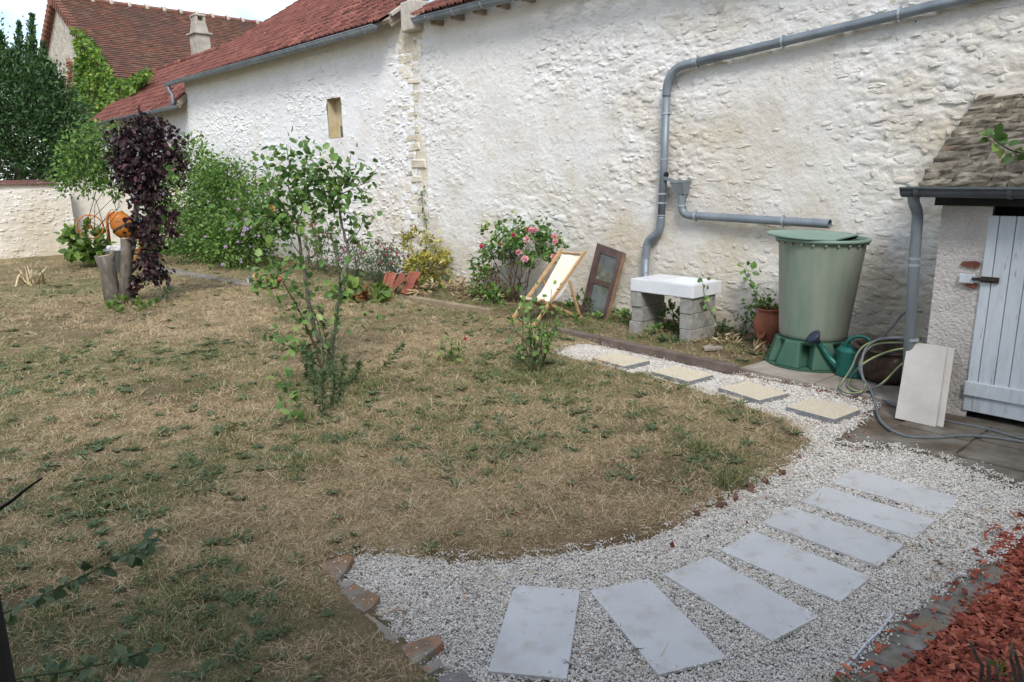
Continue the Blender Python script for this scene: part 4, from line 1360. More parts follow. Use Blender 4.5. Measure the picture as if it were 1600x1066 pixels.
MB(wm_ @ Matrix.Translation((-.31, -.03, .29)) @ Matrix.Rotation(R(-38), 4, 'Y') @ Matrix.Rotation(R(30), 4, 'X')).lathe([(0.022, 0.0), (0.026, 0.03), (0.075, 0.085), (0.078, 0.10), (0.05, 0.112), (0.0, 0.116)], 20).build('rose', 'can_rose', wc, True)
MB(wm_).tube(smooth_path([(-.07, 0, .265), (-.06, 0, .33), (0.0, 0, .385), (.08, 0, .395), (.14, 0, .36), (.155, 0, .27), (.135, 0, .14)], 5), 0.017, 10).build('handle', 'can_green', wc, True)

# ------------------------------------------------------------------ old cauldron, hoses, leaning tiles
mat_noise('rusty_iron', [(0.3, (0.028, 0.020, 0.015)), (0.55, (0.075, 0.05, 0.038)), (0.75, (0.15, 0.10, 0.075))], 9, 0.85, 0.5, 40, 0.006, second=(16, 0.62, 0.72, (0.20, 0.16, 0.13)))
cd = thing('old_cauldron', 'rusty brown old round cauldron behind the coiled hoses', 'cauldron', LF(9.24, 1.12, .05))
MB(LF(9.24, 1.12, .05)).lathe([(0.0, 0.0), (0.18, 0.0), (0.27, 0.07), (0.315, 0.18), (0.325, 0.30), (0.33, 0.345), (0.36, 0.355), (0.36, 0.375), (0.33, 0.38), (0.31, 0.34), (0.295, 0.2), (0.0, 0.1)], 32).build('bowl', 'rusty_iron', cd, True)
mb = MB(LF(9.24, 1.12, .05))
mb.tube(smooth_path([(-.33, -.1, .30), (-.40, -.1, .27), (-.40, -.1, .21), (-.325, -.1, .19)], 4), 0.014, 8)
mb.build('lug_handle', 'rusty_iron', cd, True)

m, t, b = node_mat('hose_yellow', 0.45, 0, 0.4)
b.inputs['Base Color'].default_value = (0.36, 0.42, 0.045, 1)
mat_noise('hose_grey', [(0.3, (0.11, 0.125, 0.135)), (0.7, (0.19, 0.205, 0.215))], 14, 0.5, 0.0)
def hose(name, label, pts, r, mat, stripe=None):
    P = smooth_path(pts, 8)
    o = thing(name, label, 'hose', P[0])
    MB().tube(P, r, 8).build('tube', mat, o, True)
    if stripe:
        Q = [np.asarray(p) + np.array([-.35, -.45, .75]) / np.linalg.norm([.35, .45, .75]) * r * 0.55 for p in P]
        MB().tube(Q, r * 0.55, 6).build('stripe', stripe, o, True)
    return o
w_ = lambda px, py, n=1.5: Wn(px, py, n)
hose('garden_hose', 'grey garden hose looping off the cauldron and across the paving', [w_(1440, 531, 1.35), w_(1405, 528, 1.4), w_(1372, 531, 1.45), w_(1353, 545, 1.5), w_(1346, 570, 1.6),
     w_(1349, 592, 1.75), G(1362, 613, .07), G(1369, 636, .02), G(1378, 660, .015), G(1410, 680, .015), G(1460, 684, .015), G(1520, 681, .015), G(1600, 691, .015), G(1720, 715, .015)], 0.0135, 'hose_grey')
hose('striped_hose', 'yellow striped hose hanging in a wide loop before the cauldron', [w_(1438, 546, 1.4), w_(1405, 546, 1.45), w_(1372, 556, 1.5), w_(1345, 572, 1.6), G(1329, 592, .10),
     G(1325, 604, .06), G(1336, 611, .06), G(1356, 611, .06), w_(1380, 598, 1.7), w_(1402, 576, 1.55), w_(1430, 550, 1.45)], 0.012, 'hose_grey', 'hose_yellow')
hose('outer_hose_loop', 'grey and yellow hose in the outermost loop left of the cauldron', [w_(1440, 528, 1.3), w_(1390, 530, 1.4), w_(1357, 537, 1.45), w_(1341, 551, 1.5), w_(1331, 574, 1.55),
     G(1317, 596, .09), G(1312, 606, .06), G(1324, 614, .06), G(1345, 613, .06), w_(1352, 600, 1.75), w_(1343, 575, 1.6), w_(1352, 550, 1.5), w_(1375, 537, 1.42), w_(1430, 536, 1.32)], 0.0115, 'hose_grey', 'hose_yellow')
hose('hose_end', 'stiff grey hose end rising against the wall behind the cauldron', [w_(1376, 530, 1.0), w_(1396, 508, .85), w_(1411, 490, .75), w_(1422, 486, .75), w_(1440, 487, .75)], 0.012, 'hose_grey')
hose('thin_hose', 'thin blue grey hose on the ground along the shed foot', [G(1362, 612, .06), G(1395, 632, .02), G(1440, 648, .015), G(1480, 658, .015), G(1540, 670, .015), G(1600, 686, .015), G(1720, 712, .015)], 0.0115, 'hose_grey')
mat_noise('porcelain_warm', [(0.3, (0.44, 0.41, 0.37)), (0.6, (0.52, 0.49, 0.45)), (0.8, (0.56, 0.53, 0.49))], 4, 0.6, 0.05, 150, 0.001, second=(9, 0.62, 0.75, (0.44, 0.38, 0.32)))
def leaning(s0, s1, n0, ds, n1, z1, lab, zb=0.0):
    M_ = LF(0, 0)
    nn = Vector((0, -(z1), (n0 - n1)))
    e = Vector((0, -z1, n0 - n1)).normalized() * 0.012
    c_ = [(s0, -n0, zb), (s1, -n0, zb), (s1 + ds, -n1, z1), (s0 + ds, -n1, z1)]
    b2 = [tuple(Vector(q) + Vector((0, -e.y, e.z)) * 1.0) for q in c_]
    o = MB(M_).hexa([tuple(Vector(q) - Vector((0, 0, 0))) for q in c_] + [tuple(Vector(q) + Vector((0, -z1, n0 - n1)).normalized() * 0.014) for q in c_]).build('leaning_tile', 'porcelain_warm', bev=0.002)
    tag(o, lab, 'tile', 'spare tiles against the shed')
leaning(9.73, 10.07, 2.20, -0.115, 1.745, 0.62, 'spare beige floor tile leaning in front against the shed corner')
leaning(9.79, 10.12, 2.165, -0.11, 1.722, 0.625, 'spare beige floor tile half hidden behind another against the shed')

# ------------------------------------------------------------------ terracotta jar by the butt
mat_noise('terracotta', [(0.3, (0.22, 0.075, 0.042)), (0.6, (0.34, 0.125, 0.07)), (0.8, (0.42, 0.19, 0.12))], 6, 0.85, 0.3, 50, 0.004)
jr = thing('terracotta_jar', 'round bellied terracotta jar with a herb beside the butt', 'jar', LF(7.50, 0.42, .05))
MB(LF(7.50, 0.42, .05)).lathe([(0.0, 0.0), (0.115, 0.0), (0.13, 0.03), (0.175, 0.16), (0.195, 0.27), (0.185, 0.34), (0.15, 0.40), (0.135, 0.425), (0.165, 0.45), (0.172, 0.465), (0.16, 0.475), (0.12, 0.44), (0.11, 0.36), (0.0, 0.36)], 28).build('body', 'terracotta', jr, True)
mj = MB(LF(7.50, 0.42, .05) @ Matrix.Rotation(R(-8), 4, 'Z') @ Matrix.Translation((0.02, -0.166, 0.17)) @ Matrix.Rotation(R(90 - 14), 4, 'X'))
mj.lathe([(0.05, -0.02), (0.068, 0.0), (0.062, 0.018), (0.045, 0.012), (0.03, 0.004), (0.0, 0.002)], 16, sy=1.35)
mj.build('planting_pocket', 'terracotta', jr, True)

# ------------------------------------------------------------------ wooden edging beams
mat_noise('beam_pale', [(0.3, (0.19, 0.145, 0.095)), (0.7, (0.34, 0.27, 0.18))], 5, 0.9, 0.5, 40, 0.006)
mat_noise('beam_dark', [(0.3, (0.10, 0.075, 0.062)), (0.7, (0.20, 0.155, 0.13))], 5, 0.9, 0.5, 40, 0.006)
o = MB().bar(G(640, 468, .06), G(768, 489, .06), 0.13, 0.13).build('wooden_beam', 'beam_pale', bev=0.012)
tag(o, 'pale weathered timber beam edging the bed near the red tiles', 'beam')
o = MB().bar(G(868, 517, .05), G(1152, 578, .05), 0.11, 0.11).build('wooden_beam', 'beam_dark', bev=0.012)
tag(o, 'long dark timber beam edging the gravel path below the sink', 'beam')

# ------------------------------------------------------------------ deck chair
mat_noise('beech', [(0.3, (0.40, 0.24, 0.11)), (0.7, (0.56, 0.37, 0.20))], 6, 0.6, 0.2, 60, 0.002, vscale=(2, 2, 2))
mat_noise('canvas', [(0.3, (0.70, 0.64, 0.51)), (0.7, (0.78, 0.73, 0.61))], 3, 0.9, 0.3, 240, 0.002)
dc = thing('deck_chair', 'wooden deck chair with cream canvas sling standing before the wall', 'deck chair', LF(4.25, 1.2))
M_ = LF(0, 0)
for s_ in (4.0, 4.5):
    MB(M_).bar((s_, -1.74, 0.03), (s_, -0.60, 1.06), 0.028, 0.05).build('back_rail', 'beech', dc, bev=0.004)
for s_ in (4.05, 4.45):
    MB(M_).bar((s_, -1.52, 0.40), (s_, -0.66, 0.025), 0.026, 0.045).build('seat_rail', 'beech', dc, bev=0.004)
for s_ in (3.965, 4.535):
    MB(M_).bar((s_, -1.00, 0.66), (s_, -0.74, 0.035), 0.022, 0.045).build('prop', 'beech', dc, bev=0.004)
MB(M_).bar((3.98, -1.70, 0.055), (4.52, -1.70, 0.055), 0.03, 0.03).build('front_bar', 'beech', dc)
MB(M_).bar((3.95, -0.72, 0.05), (4.55, -0.72, 0.05), 0.03, 0.03).build('rear_bar', 'beech', dc)
MB(M_).tube([(4.0, -0.63, 1.02), (4.5, -0.63, 1.02)], 0.015, 10).build('head_bar', 'beech', dc)
MB(M_).tube([(4.0, -1.52, 0.41), (4.5, -1.52, 0.41)], 0.015, 10).build('seat_bar', 'beech', dc)
cv = MB(M_)
prof = [(0.645, 1.03), (0.62, 1.045), (0.605, 1.03), (0.66, 0.96), (0.80, 0.78), (0.95, 0.60), (1.08, 0.46), (1.20, 0.375), (1.33, 0.345), (1.46, 0.375), (1.53, 0.425), (1.55, 0.41), (1.53, 0.385)]
P2 = smooth_path([(a_, b2, 0) for a_, b2 in prof], 4)
ns = 9
Vc, Fc = [], []
for q in range(2):
    for (n_, z_, _) in P2:
        for k in range(ns):
            u = k / (ns - 1)
            sag = 0.016 * (1 - (2 * u - 1) ** 2) + 0.006 * math.sin(u * 9 + n_ * 12)
            Vc.append((4.035 + 0.43 * u, -(n_ - sag * 0.5), z_ - sag - q * 0.003))
m2 = len(P2)
for q in range(2):
    for i in range(m2 - 1):
        for k in range(ns - 1):
            a0 = q * m2 * ns + i * ns + k
            Fc.append((a0, a0 + 1, a0 + ns + 1, a0 + ns) if q == 0 else (a0, a0 + ns, a0 + ns + 1, a0 + 1))
cv.add(Vc, Fc)
cv.build('canvas', 'canvas', dc, True)

# ------------------------------------------------------------------ glazed door leaf leaning on the wall
mat_noise('brown_paint', [(0.3, (0.055, 0.034, 0.030)), (0.7, (0.10, 0.065, 0.055))], 7, 0.6, 0.2, 50, 0.003)
mat_noise('raw_edge', [(0.3, (0.13, 0.075, 0.045)), (0.7, (0.24, 0.15, 0.09))], 9, 0.9, 0.3, 50)
m, t, b = node_mat('glass', 0.08, 0, 0.5)
gl = t.nodes.new('ShaderNodeBsdfTransparent')
gl.inputs[0].default_value = (0.66, 0.70, 0.64, 1)
gs = t.nodes.new('ShaderNodeBsdfGlossy')
gs.inputs['Roughness'].default_value = 0.06
df = t.nodes.new('ShaderNodeBsdfDiffuse')
df.inputs[0].default_value = (0.42, 0.42, 0.36, 1)
m1 = t.nodes.new('ShaderNodeMixShader')
m1.inputs[0].default_value = 0.09
t.links.new(gl.outputs[0], m1.inputs[1])
t.links.new(gs.outputs[0], m1.inputs[2])
m2_ = t.nodes.new('ShaderNodeMixShader')
t.links.new(n_ramp(t, n_noise(t, pos_vec(t), 4, 5), [(0.35, 0.05), (0.7, 0.22)]), m2_.inputs[0])
t.links.new(m1.outputs[0], m2_.inputs[1])
t.links.new(df.outputs[0], m2_.inputs[2])
t.links.new(m2_.outputs[0], t.nodes['Material Output'].inputs[0])
gd = thing('glazed_door', 'brown wooden glazed door leaf leaning crooked against the wall', 'door', LF(4.7, .6))
cBL, cBR, cTL, cTR = [WF(*q) for q in ((4.36, .52, .02), (5.00, .66, .02), (4.31, .06, 1.13), (4.85, .08, 1.02))]
nrm = np.cross(cBR - cBL, cTL - cBL)
nrm = nrm / np.linalg.norm(nrm)
nrm = nrm if nrm @ N > 0 else -nrm
def Q(u, v, d=0.0):
    return cBL * (1 - u) * (1 - v) + cBR * u * (1 - v) + cTL * (1 - u) * v + cTR * u * v + nrm * d
def panel(u0, u1, v0, v1, d0, d1):
    return MB().hexa([Q(u0, v0, d0), Q(u1, v0, d0), Q(u1, v1, d0), Q(u0, v1, d0), Q(u0, v0, d1), Q(u1, v0, d1), Q(u1, v1, d1), Q(u0, v1, d1)])
for nm, u0, u1, v0, v1 in (('stile', 0, .20, 0, 1), ('stile', .86, 1, 0, 1), ('top_rail', .20, .86, .885, 1), ('middle_rail', .20, .86, .46, .535), ('bottom_rail', .20, .86, 0, .075)):
    panel(u0, u1, v0, v1, 0, .042 if nm == 'stile' else .040).build(nm, 'brown_paint', gd, bev=0.004)
panel(1.002, 1.05, 0, 1, -0.01, .03).build('raw_edge_strip', 'raw_edge', gd)
panel(.19, .87, .07, .465, .016, .020).build('pane', 'glass', gd)
panel(.19, .87, .53, .89, .016, .020).build('pane', 'glass', gd)

# ------------------------------------------------------------------ stacked roof tiles, small pots, mixer
mat_noise('new_tile', [(0.3, (0.17, 0.055, 0.035)), (0.7, (0.31, 0.105, 0.065))], 8, 0.8, 0.3, 60, rand=0.25)
V, F = tile_mesh(0.24, 0.42)
tme = mesh_of('roof_tile', V, F, 'new_tile')
tl = ['rearmost of the spare red roof tiles leaning by the yellow shrub', 'leftmost spare red roof tile leaning by the valerian', 'middle spare red roof tile leaning between two others', 'rightmost spare red roof tile leaning by the yellow shrub',
      'foremost spare red roof tile leaning against the others']
for k, (ds, dn, rz, tilt) in enumerate(((0.10, -.16, .35, 66), (-.50, .03, .55, 48), (-.12, .02, -.25, 58), (.20, .0, .22, 60), (-.02, .12, -.5, 46))):
    o = bpy.data.objects.new('spare_roof_tile', tme)
    COL.objects.link(o)
    o.matrix_basis = LF(0.35 + ds, 1.35 + dn, 0.05, rz) @ Matrix.Rotation(R(tilt), 4, 'X')
    tag(o, tl[k], 'roof tile', 'spare roof tiles')
pot = thing('flower_pot', 'tilted terracotta flower pot seen through the rose tree', 'flower pot', G(425, 452))
MB(FR(G(425, 452, 0.02)) @ Matrix.Rotation(R(14), 4, 'Y')).lathe([(0, 0), (0.10, 0), (0.145, 0.20), (0.16, 0.20), (0.165, 0.26), (0.15, 0.262), (0.13, 0.2), (0, 0.2)], 20).build('body', 'terracotta', pot, True)
mat_noise('kerb_stone', [(0.3, (0.15, 0.135, 0.11)), (0.7, (0.29, 0.27, 0.235))], 6, 0.95, 0.5, 30)
for k in range(6):
    a0, a1 = k / 6 + .004, (k + 1) / 6 - .004
    pa, pb = G(250, 424), G(396, 449)
    q0, q1 = pa + (pb - pa) * a0, pa + (pb - pa) * a1
    o = MB().bar((q0[0], q0[1], .035), (q1[0], q1[1], .03), 0.30, 0.09).build('kerb_stone', 'kerb_stone', bev=0.02)
    tag(o, ['leftmost kerb stone, beside the purple tree', 'second kerb stone right of the purple tree', 'third kerb stone from the purple tree', 'fourth kerb stone from the purple tree',
            'fifth kerb stone, left of the flower pot', 'rightmost kerb stone, nearest the flower pot'][k], 'kerb stone', 'kerb stones before the shrubs')
mat_noise('mixer_orange', [(0.3, (0.42, 0.13, 0.018)), (0.7, (0.58, 0.20, 0.03))], 6, 0.5, 0.1, 40, 0.002)
mat_noise('mixer_dark', [(0.3, (0.03, 0.03, 0.03)), (0.7, (0.07, 0.07, 0.07))], 6, 0.6, 0)
mx = thing('cement_mixer', 'orange cement mixer with tilting wheel behind the purple tree', 'cement mixer', np.append(at(193, 405, 19.5)[:2], 0))
mp_ = at(193, 405, 19.5)
mp_[2] = 0
MM = FR(mp_, R(-8))
dr = MM @ Matrix.Translation((0.14, 0, 0.98)) @ Matrix.Rotation(R(-28), 4, 'Y') @ Matrix.Scale(.84, 4)
MB(dr).lathe([(0.0, -0.40), (0.16, -0.40), (0.33, -0.10), (0.34, 0.0), (0.34, 0.20), (0.33, 0.24), (0.22, 0.46), (0.23, 0.48), (0.18, 0.46), (0.0, 0.2)], 24).build('drum', 'mixer_orange', mx, True)
MB(dr).lathe([(0.335, -0.03), (0.36, -0.02), (0.36, 0.03), (0.335, 0.04)], 24).build('drum_band', 'mixer_dark', mx)
MB(dr).lathe([(0.0, -0.46), (0.14, -0.45), (0.20, -0.41), (0.0, -0.40)], 16).build('drum_base', 'mixer_dark', mx)
wh = MM @ Matrix.Translation((-0.46, -0.50, 1.05)) @ Matrix.Rotation(R(28), 4, 'Z') @ Matrix.Rotation(R(90), 4, 'X')
cw = MB(wh)
cw.tube([(0.30 * math.cos(a_), 0.30 * math.sin(a_), 0) for a_ in np.linspace(0, 2 * math.pi, 29)], 0.016, 6)
for a_ in (R(80), R(200), R(320)):
    cw.tube([(0, 0, 0), (0.30 * math.cos(a_), 0.30 * math.sin(a_), 0)], 0.014, 6)
cw.tube([(0, 0, -.05), (0, 0, .08)], 0.05, 10)
cw.build('tilting_wheel', 'mixer_orange', mx, True)
fr = MB(MM)
fr.tube([(-0.34, 0, 0.35), (-0.34, 0, 1.15), (-0.26, 0, 1.33), (-0.1, 0, 1.40)], 0.035, 8)
fr.tube([(0.55, 0, 0.35), (0.55, 0, 1.1)], 0.035, 8)
fr.tube([(-0.34, 0, 0.4), (0.55, 0, 0.4)], 0.035, 8)
for sx_ in (-0.34, 0.55):
    fr.tube([(sx_, 0, 0.45), (sx_ - .05, -.42, 0.02)], 0.028, 8)
    fr.tube([(sx_, 0, 0.45), (sx_ - .05, .42, 0.02)], 0.028, 8)
fr.build('frame', 'mixer_orange', mx, True)
mat_noise('galvanised', [(0.3, (0.20, 0.225, 0.25)), (0.7, (0.33, 0.36, 0.385))], 6, 0.5, 0, metal=0.3)
bk = thing('metal_tub', 'grey metal tub of white rubble below the cement mixer', 'tub', at(189, 412, 17.8))
bp_ = at(189, 420, 17.8)
bp_[2] = 0
MB(FR(bp_)).lathe([(0, 0), (0.24, 0), (0.30, 0.55), (0.325, 0.56), (0.325, 0.59), (0.29, 0.58), (0.27, 0.42), (0, 0.42)], 24).build('body', 'galvanised', bk, True)
rb_ = MB(FR(bp_))
mat_noise('white_rubble', [(0.3, (0.45, 0.44, 0.42)), (0.7, (0.68, 0.67, 0.65))], 12, 0.9, 0.6, 30)
for k in range(16):
    a_, q = rng.random() * 6.28, rng.random() * 0.2
    c_ = Vector((q * math.cos(a_), q * math.sin(a_), 0.55 + rng.random() * 0.08))
    rb_.lathe([(0, -.06), (.07, -.03), (.08, .02), (.03, .06), (0, .065)], 6, c_)
rb_.build('rubble', 'white_rubble', bk)['kind'] = 'stuff'

# ------------------------------------------------------------------ edges of the lawn and the mulch bed
mat_noise('edge_brick', [(0.3, (0.15, 0.12, 0.09)), (0.5, (0.26, 0.16, 0.09)), (0.7, (0.40, 0.17, 0.08))], 9, 0.9, 0.5, 60, 0.004, rand=0.2, second=(6, 0.47, 0.58, (0.24, 0.22, 0.185)))
mat_noise('edge_grey', [(0.3, (0.17, 0.16, 0.145)), (0.7, (0.31, 0.295, 0.27))], 9, 0.9, 0.5, 60)
eb = [([(496, 880), (540, 865), (553, 868), (539, 892), (524, 908)], 'edge_brick', 'flat terracotta edging tile at the far end of the gravel border'),
      ([(526, 911), (545, 905), (556, 910), (540, 920)], 'edge_grey', 'small lump of mortar between the terracotta edging tiles'),
      ([(527, 922), (556, 911), (594, 930), (581, 948), (562, 960)], 'edge_brick', 'terracotta edging tile with a mortared grey end, second along'),
      ([(562, 967), (574, 957), (625, 994), (615, 1009)], 'edge_brick', 'narrow buff terracotta edging tile in the middle of the border'),
      ([(616, 1011), (684, 989), (693, 1001), (648, 1039)], 'edge_brick', 'orange terracotta edging tile lying crossways over the gravel'),
      ([(657, 1042), (688, 1029), (693, 1039), (670, 1053)], 'edge_brick', 'small broken orange terracotta piece by the gravel corner'),
      ([(680, 1056), (726, 1044), (740, 1064), (705, 1085)], 'edge_grey', 'grey edging slab half under gravel at the bottom edge')]
EDGE_TILES = []
for pts, mt, lab in eb:
    P = GP(pts, 0.035)
    EDGE_TILES.append(P)
    o = MB().prism([(p[0], p[1]) for p in P], -0.03, 0.028 + rng.random() * .010).build('edging_tile', mt, bev=0.006)
    tag(o, lab, 'edging tile', 'terracotta edging of the gravel')
mat_noise('edge_red', [(0.3, (0.10, 0.055, 0.042)), (0.7, (0.24, 0.105, 0.075))], 14, 0.9, 0.6, 60, rand=0.3)
spots = [(1008, 588), (1053, 600), (1081, 607), (1140, 628), (1183, 642), (1228, 667), (1254, 689), (1266, 711), (1234, 737), (1210, 751), (1190, 762), (1164, 778), (1139, 791), (1100, 806)]
names = ['farthest along the cream path', 'facing the second cream stone', 'just right of the one facing the second cream stone', 'facing the third cream stone', 'before the fourth cream stone', 'near the lawn tip on the path side',
         'at the very tip of the lawn', 'just below the tip of the lawn', 'below the tip, second down the slab side', 'third down the slab side of the lawn', 'fourth down the slab side of the lawn', 'beside the dark green tuft', 'just below the dark green tuft', 'lowest on the slab side of the lawn']
for k, (px, py) in enumerate(spots):
    p = G(px, py, 0.02)
    p = p + (G(900, 720) - p) / np.linalg.norm(G(900, 720) - p) * .06
    a_, b2 = rng.uniform(.028, .055), rng.uniform(.018, .03)
    M_ = FR((p[0], p[1], -0.03), (R(-38) if k < 7 else R(48)) + rng.normal() * .3) @ Matrix.Rotation(rng.normal() * .25, 4, 'X') @ Matrix.Rotation(rng.normal() * .2, 4, 'Y')
    o = MB(M_).hexa([(-a_, -b2, 0), (a_, -b2, 0), (a_, b2, 0), (-a_, b2, 0), (-a_ * .9, -b2 * .6, .06), (a_ * .8, -b2 * .5, .055), (a_ * .9, b2 * .7, .062), (-a_ * .7, b2 * .8, .058)]).build('edging_brick', 'edge_red', bev=0.008)
    tag(o, 'half buried red edging brick ' + names[k], 'brick', 'red bricks in the lawn edge')
eL = [(1282, 1085), (1318, 1048), (1345, 1022), (1372, 992), (1397, 963), (1436, 942), (1470, 914), (1504, 889), (1546, 872), (1580, 850), (1620, 826)]
eR = [(1330, 1120), (1378, 1075), (1408, 1047), (1440, 1015), (1470, 985), (1500, 962), (1532, 937), (1566, 915), (1588, 893), (1612, 875), (1650, 850)]
en = ['nearest, at the bottom edge', 'second from the bottom edge', 'third, with pebbles spilled on it', 'fourth, beside the torn membrane', 'fifth, bluish', 'sixth, in the middle of the row', 'seventh, next to the weed tuft', 'eighth, pale and rounded', 'ninth, near the far end', 'last, at the right edge']
for k in range(10):
    P = GP([eL[k], eL[k + 1], eR[k + 1], eR[k]], 0.02)[:, :2]
    c_ = P.mean(0)
    P = c_ + (P - c_) * (0.965 + rng.normal(size=(4, 1)) * .012)
    poly = []
    for i in range(4):
        a_, b2 = P[i], P[(i + 1) % 4]
        poly += [a_ + (b2 - a_) * .12, a_ + (b2 - a_) * .5 + rng.normal(size=2) * .006, a_ + (b2 - a_) * .88]
    if k % 2 == 0:
        mat_noise('flag_%d' % k, [(0.3, (0.12, 0.11, 0.095)), (0.55, (0.22, 0.205, 0.175)), (0.75, (0.33, 0.32, 0.29))], 8, 0.85, 0.5, 50, 0.005, second=(3.5, 0.48, 0.62, (0.22, 0.165, 0.105)), detail=9)
    o = MB().prism(poly, -0.04, -0.002 + rng.random() * .010).build('edging_stone', 'flag_%d' % (k - k % 2), bev=0.004)
    tag(o, 'flat stone edging the red mulch bed, ' + en[k], 'edging stone', 'stones edging the mulch bed')
m, t, b = node_mat('membrane', 0.6, 0, 0.3)
b.inputs['Base Color'].default_value = (0.60, 0.64, 0.68, 1)
L0 = [(1265, 1100), (1300, 1066), (1330, 1035), (1352, 1008), (1375, 985), (1393, 960)]
fv, ff = [], []
for k, (px, py) in enumerate(L0):
    p = G(px, py, 0.0)
    hgt = 0.006 + 0.014 * (1 - abs(k - 2.5) / 2.5)
    d_ = np.array([0.014, -0.006, 0])
    fv += [p + d_ * 0.1 + (0, 0, -.03), p + (0, 0, hgt), p + d_ * 0.6 + (0, 0, hgt * 0.9), p + d_ * 0.8 + (0, 0, -.03)]
for k in range(len(L0) - 1):
    for q in range(3):
        ff.append((k * 4 + q, k * 4 + q + 1, k * 4 + 5 + q, k * 4 + 4 + q))
o = MB().add([tuple(v) for v in fv], ff).build('membrane_strip', 'membrane')
tag(o, 'torn strip of white membrane sticking up beside the edging stones', 'membrane')

# ------------------------------------------------------------------ shutter beside the camera
mat_noise('shutter_wood', [(0.3, (0.018, 0.016, 0.015)), (0.6, (0.042, 0.038, 0.035)), (0.8, (0.10, 0.095, 0.09))], 10, 0.8, 0.6, 60, 0.004, vscale=(1, 1, .25), second=(24, 0.66, 0.72, (0.22, 0.22, 0.22)))
sh = thing('shutter', 'dark weathered wooden shutter at the left edge of the picture', 'shutter', (-1.1, 1.12, 0.3))
z_ = 0.3
k = 0
while z_ < 2.9:
    hh = 0.14
    MB(Matrix.Translation((-1.162, 1.12, z_)) @ Matrix.Rotation(R(4), 4, 'Y')).box((-.26, -.012 + .003 * (k % 2), 0), (.245, .014, hh - .006)).build('board', 'shutter_wood', sh, bev=0.003)
    z_ += hh
    k += 1
MB().box((-0.914, 1.095, 0.3), (-0.894, 1.145, 2.9)).build('edge_strip', 'shutter_wood', sh, bev=0.003)
# ------------------------------------------------------------------ leaves and stems
mat_leaf('leaf_rose', [(0.0, (0.075, 0.15, 0.040)), (0.5, (0.125, 0.235, 0.060)), (0.85, (0.20, 0.33, 0.08)), (1.0, (0.28, 0.40, 0.10))], 0.42, 0.28)
mat_leaf('leaf_dark', [(0.0, (0.022, 0.056, 0.02)), (0.5, (0.046, 0.105, 0.034)), (1.0, (0.095, 0.175, 0.055))], 0.45, 0.15)
mat_leaf('leaf_mid', [(0.0, (0.055, 0.12, 0.026)), (0.5, (0.115, 0.225, 0.048)), (1.0, (0.23, 0.36, 0.08))], 0.5, 0.28)
mat_leaf('leaf_light', [(0.0, (0.068, 0.130, 0.029)), (0.5, (0.130, 0.221, 0.047)), (1.0, (0.218, 0.325, 0.070))], 0.5, 0.32)
mat_leaf('leaf_ivy', [(0.0, (0.04, 0.09, 0.02)), (0.4, (0.10, 0.20, 0.03)), (0.85, (0.19, 0.31, 0.045)), (1.0, (0.28, 0.34, 0.05))], 0.5, 0.3)
mat_leaf('leaf_red_ivy', [(0.0, (0.20, 0.06, 0.025)), (1.0, (0.38, 0.16, 0.06))], 0.6, 0.2)
mat_leaf('leaf_plum', [(0.0, (0.014, 0.0085, 0.011)), (0.6, (0.034, 0.0175, 0.023)), (0.92, (0.06, 0.026, 0.032)), (1.0, (0.13, 0.032, 0.042))], 0.4, 0.2, 0.45)
mat_leaf('leaf_yellow', [(0.0, (0.10, 0.14, 0.03)), (0.4, (0.28, 0.27, 0.045)), (0.8, (0.50, 0.42, 0.07)), (1.0, (0.55, 0.47, 0.17))], 0.5, 0.25)
mat_leaf('leaf_grey', [(0.0, (0.06, 0.10, 0.055)), (0.6, (0.11, 0.155, 0.085)), (1.0, (0.18, 0.21, 0.12))], 0.6, 0.25)
mat_leaf('leaf_weed', [(0.0, (0.06, 0.105, 0.045)), (0.6, (0.105, 0.16, 0.07)), (1.0, (0.16, 0.20, 0.095))], 0.5, 0.25)
mat_leaf('leaf_rust', [(0.0, (0.12, 0.06, 0.025)), (0.6, (0.26, 0.12, 0.04)), (1.0, (0.40, 0.20, 0.08))], 0.7, 0.2)
mat_leaf('straw_blade', [(0.0, (0.27, 0.185, 0.10)), (0.4, (0.47, 0.355, 0.21)), (1.0, (0.69, 0.58, 0.39))], 0.8, 0.15, 0.15)
mat_leaf('green_blade', [(0.0, (0.085, 0.125, 0.042)), (0.4, (0.165, 0.20, 0.075)), (0.65, (0.29, 0.28, 0.13)), (1.0, (0.50, 0.41, 0.24))], 0.6, 0.25, 0.2)
mat_leaf('pink_petal', [(0.0, (0.62, 0.20, 0.26)), (0.6, (0.75, 0.36, 0.42)), (1.0, (0.80, 0.50, 0.48))], 0.6, 0.2)
mat_leaf('red_petal', [(0.0, (0.36, 0.03, 0.05)), (1.0, (0.55, 0.10, 0.14))], 0.6, 0.2)
mat_leaf('crimson_petal', [(0.0, (0.34, 0.05, 0.10)), (1.0, (0.50, 0.14, 0.20))], 0.6, 0.2)
mat_leaf('apricot_petal', [(0.0, (0.72, 0.40, 0.13)), (1.0, (0.85, 0.62, 0.30))], 0.6, 0.2)
mat_leaf('mauve_petal', [(0.0, (0.42, 0.28, 0.46)), (1.0, (0.58, 0.44, 0.60))], 0.6, 0.2)
mat_leaf('white_petal', [(0.0, (0.66, 0.62, 0.64)), (1.0, (0.80, 0.78, 0.80))], 0.6, 0.2)
mat_noise('bark', [(0.3, (0.075, 0.062, 0.048)), (0.6, (0.15, 0.13, 0.105)), (0.8, (0.24, 0.22, 0.19))], 9, 0.95, 0.7, 40, 0.01, vscale=(2, 2, .6))
mat_noise('bark_grey', [(0.3, (0.10, 0.088, 0.075)), (0.7, (0.23, 0.21, 0.185))], 14, 0.95, 0.6, 60, 0.005)
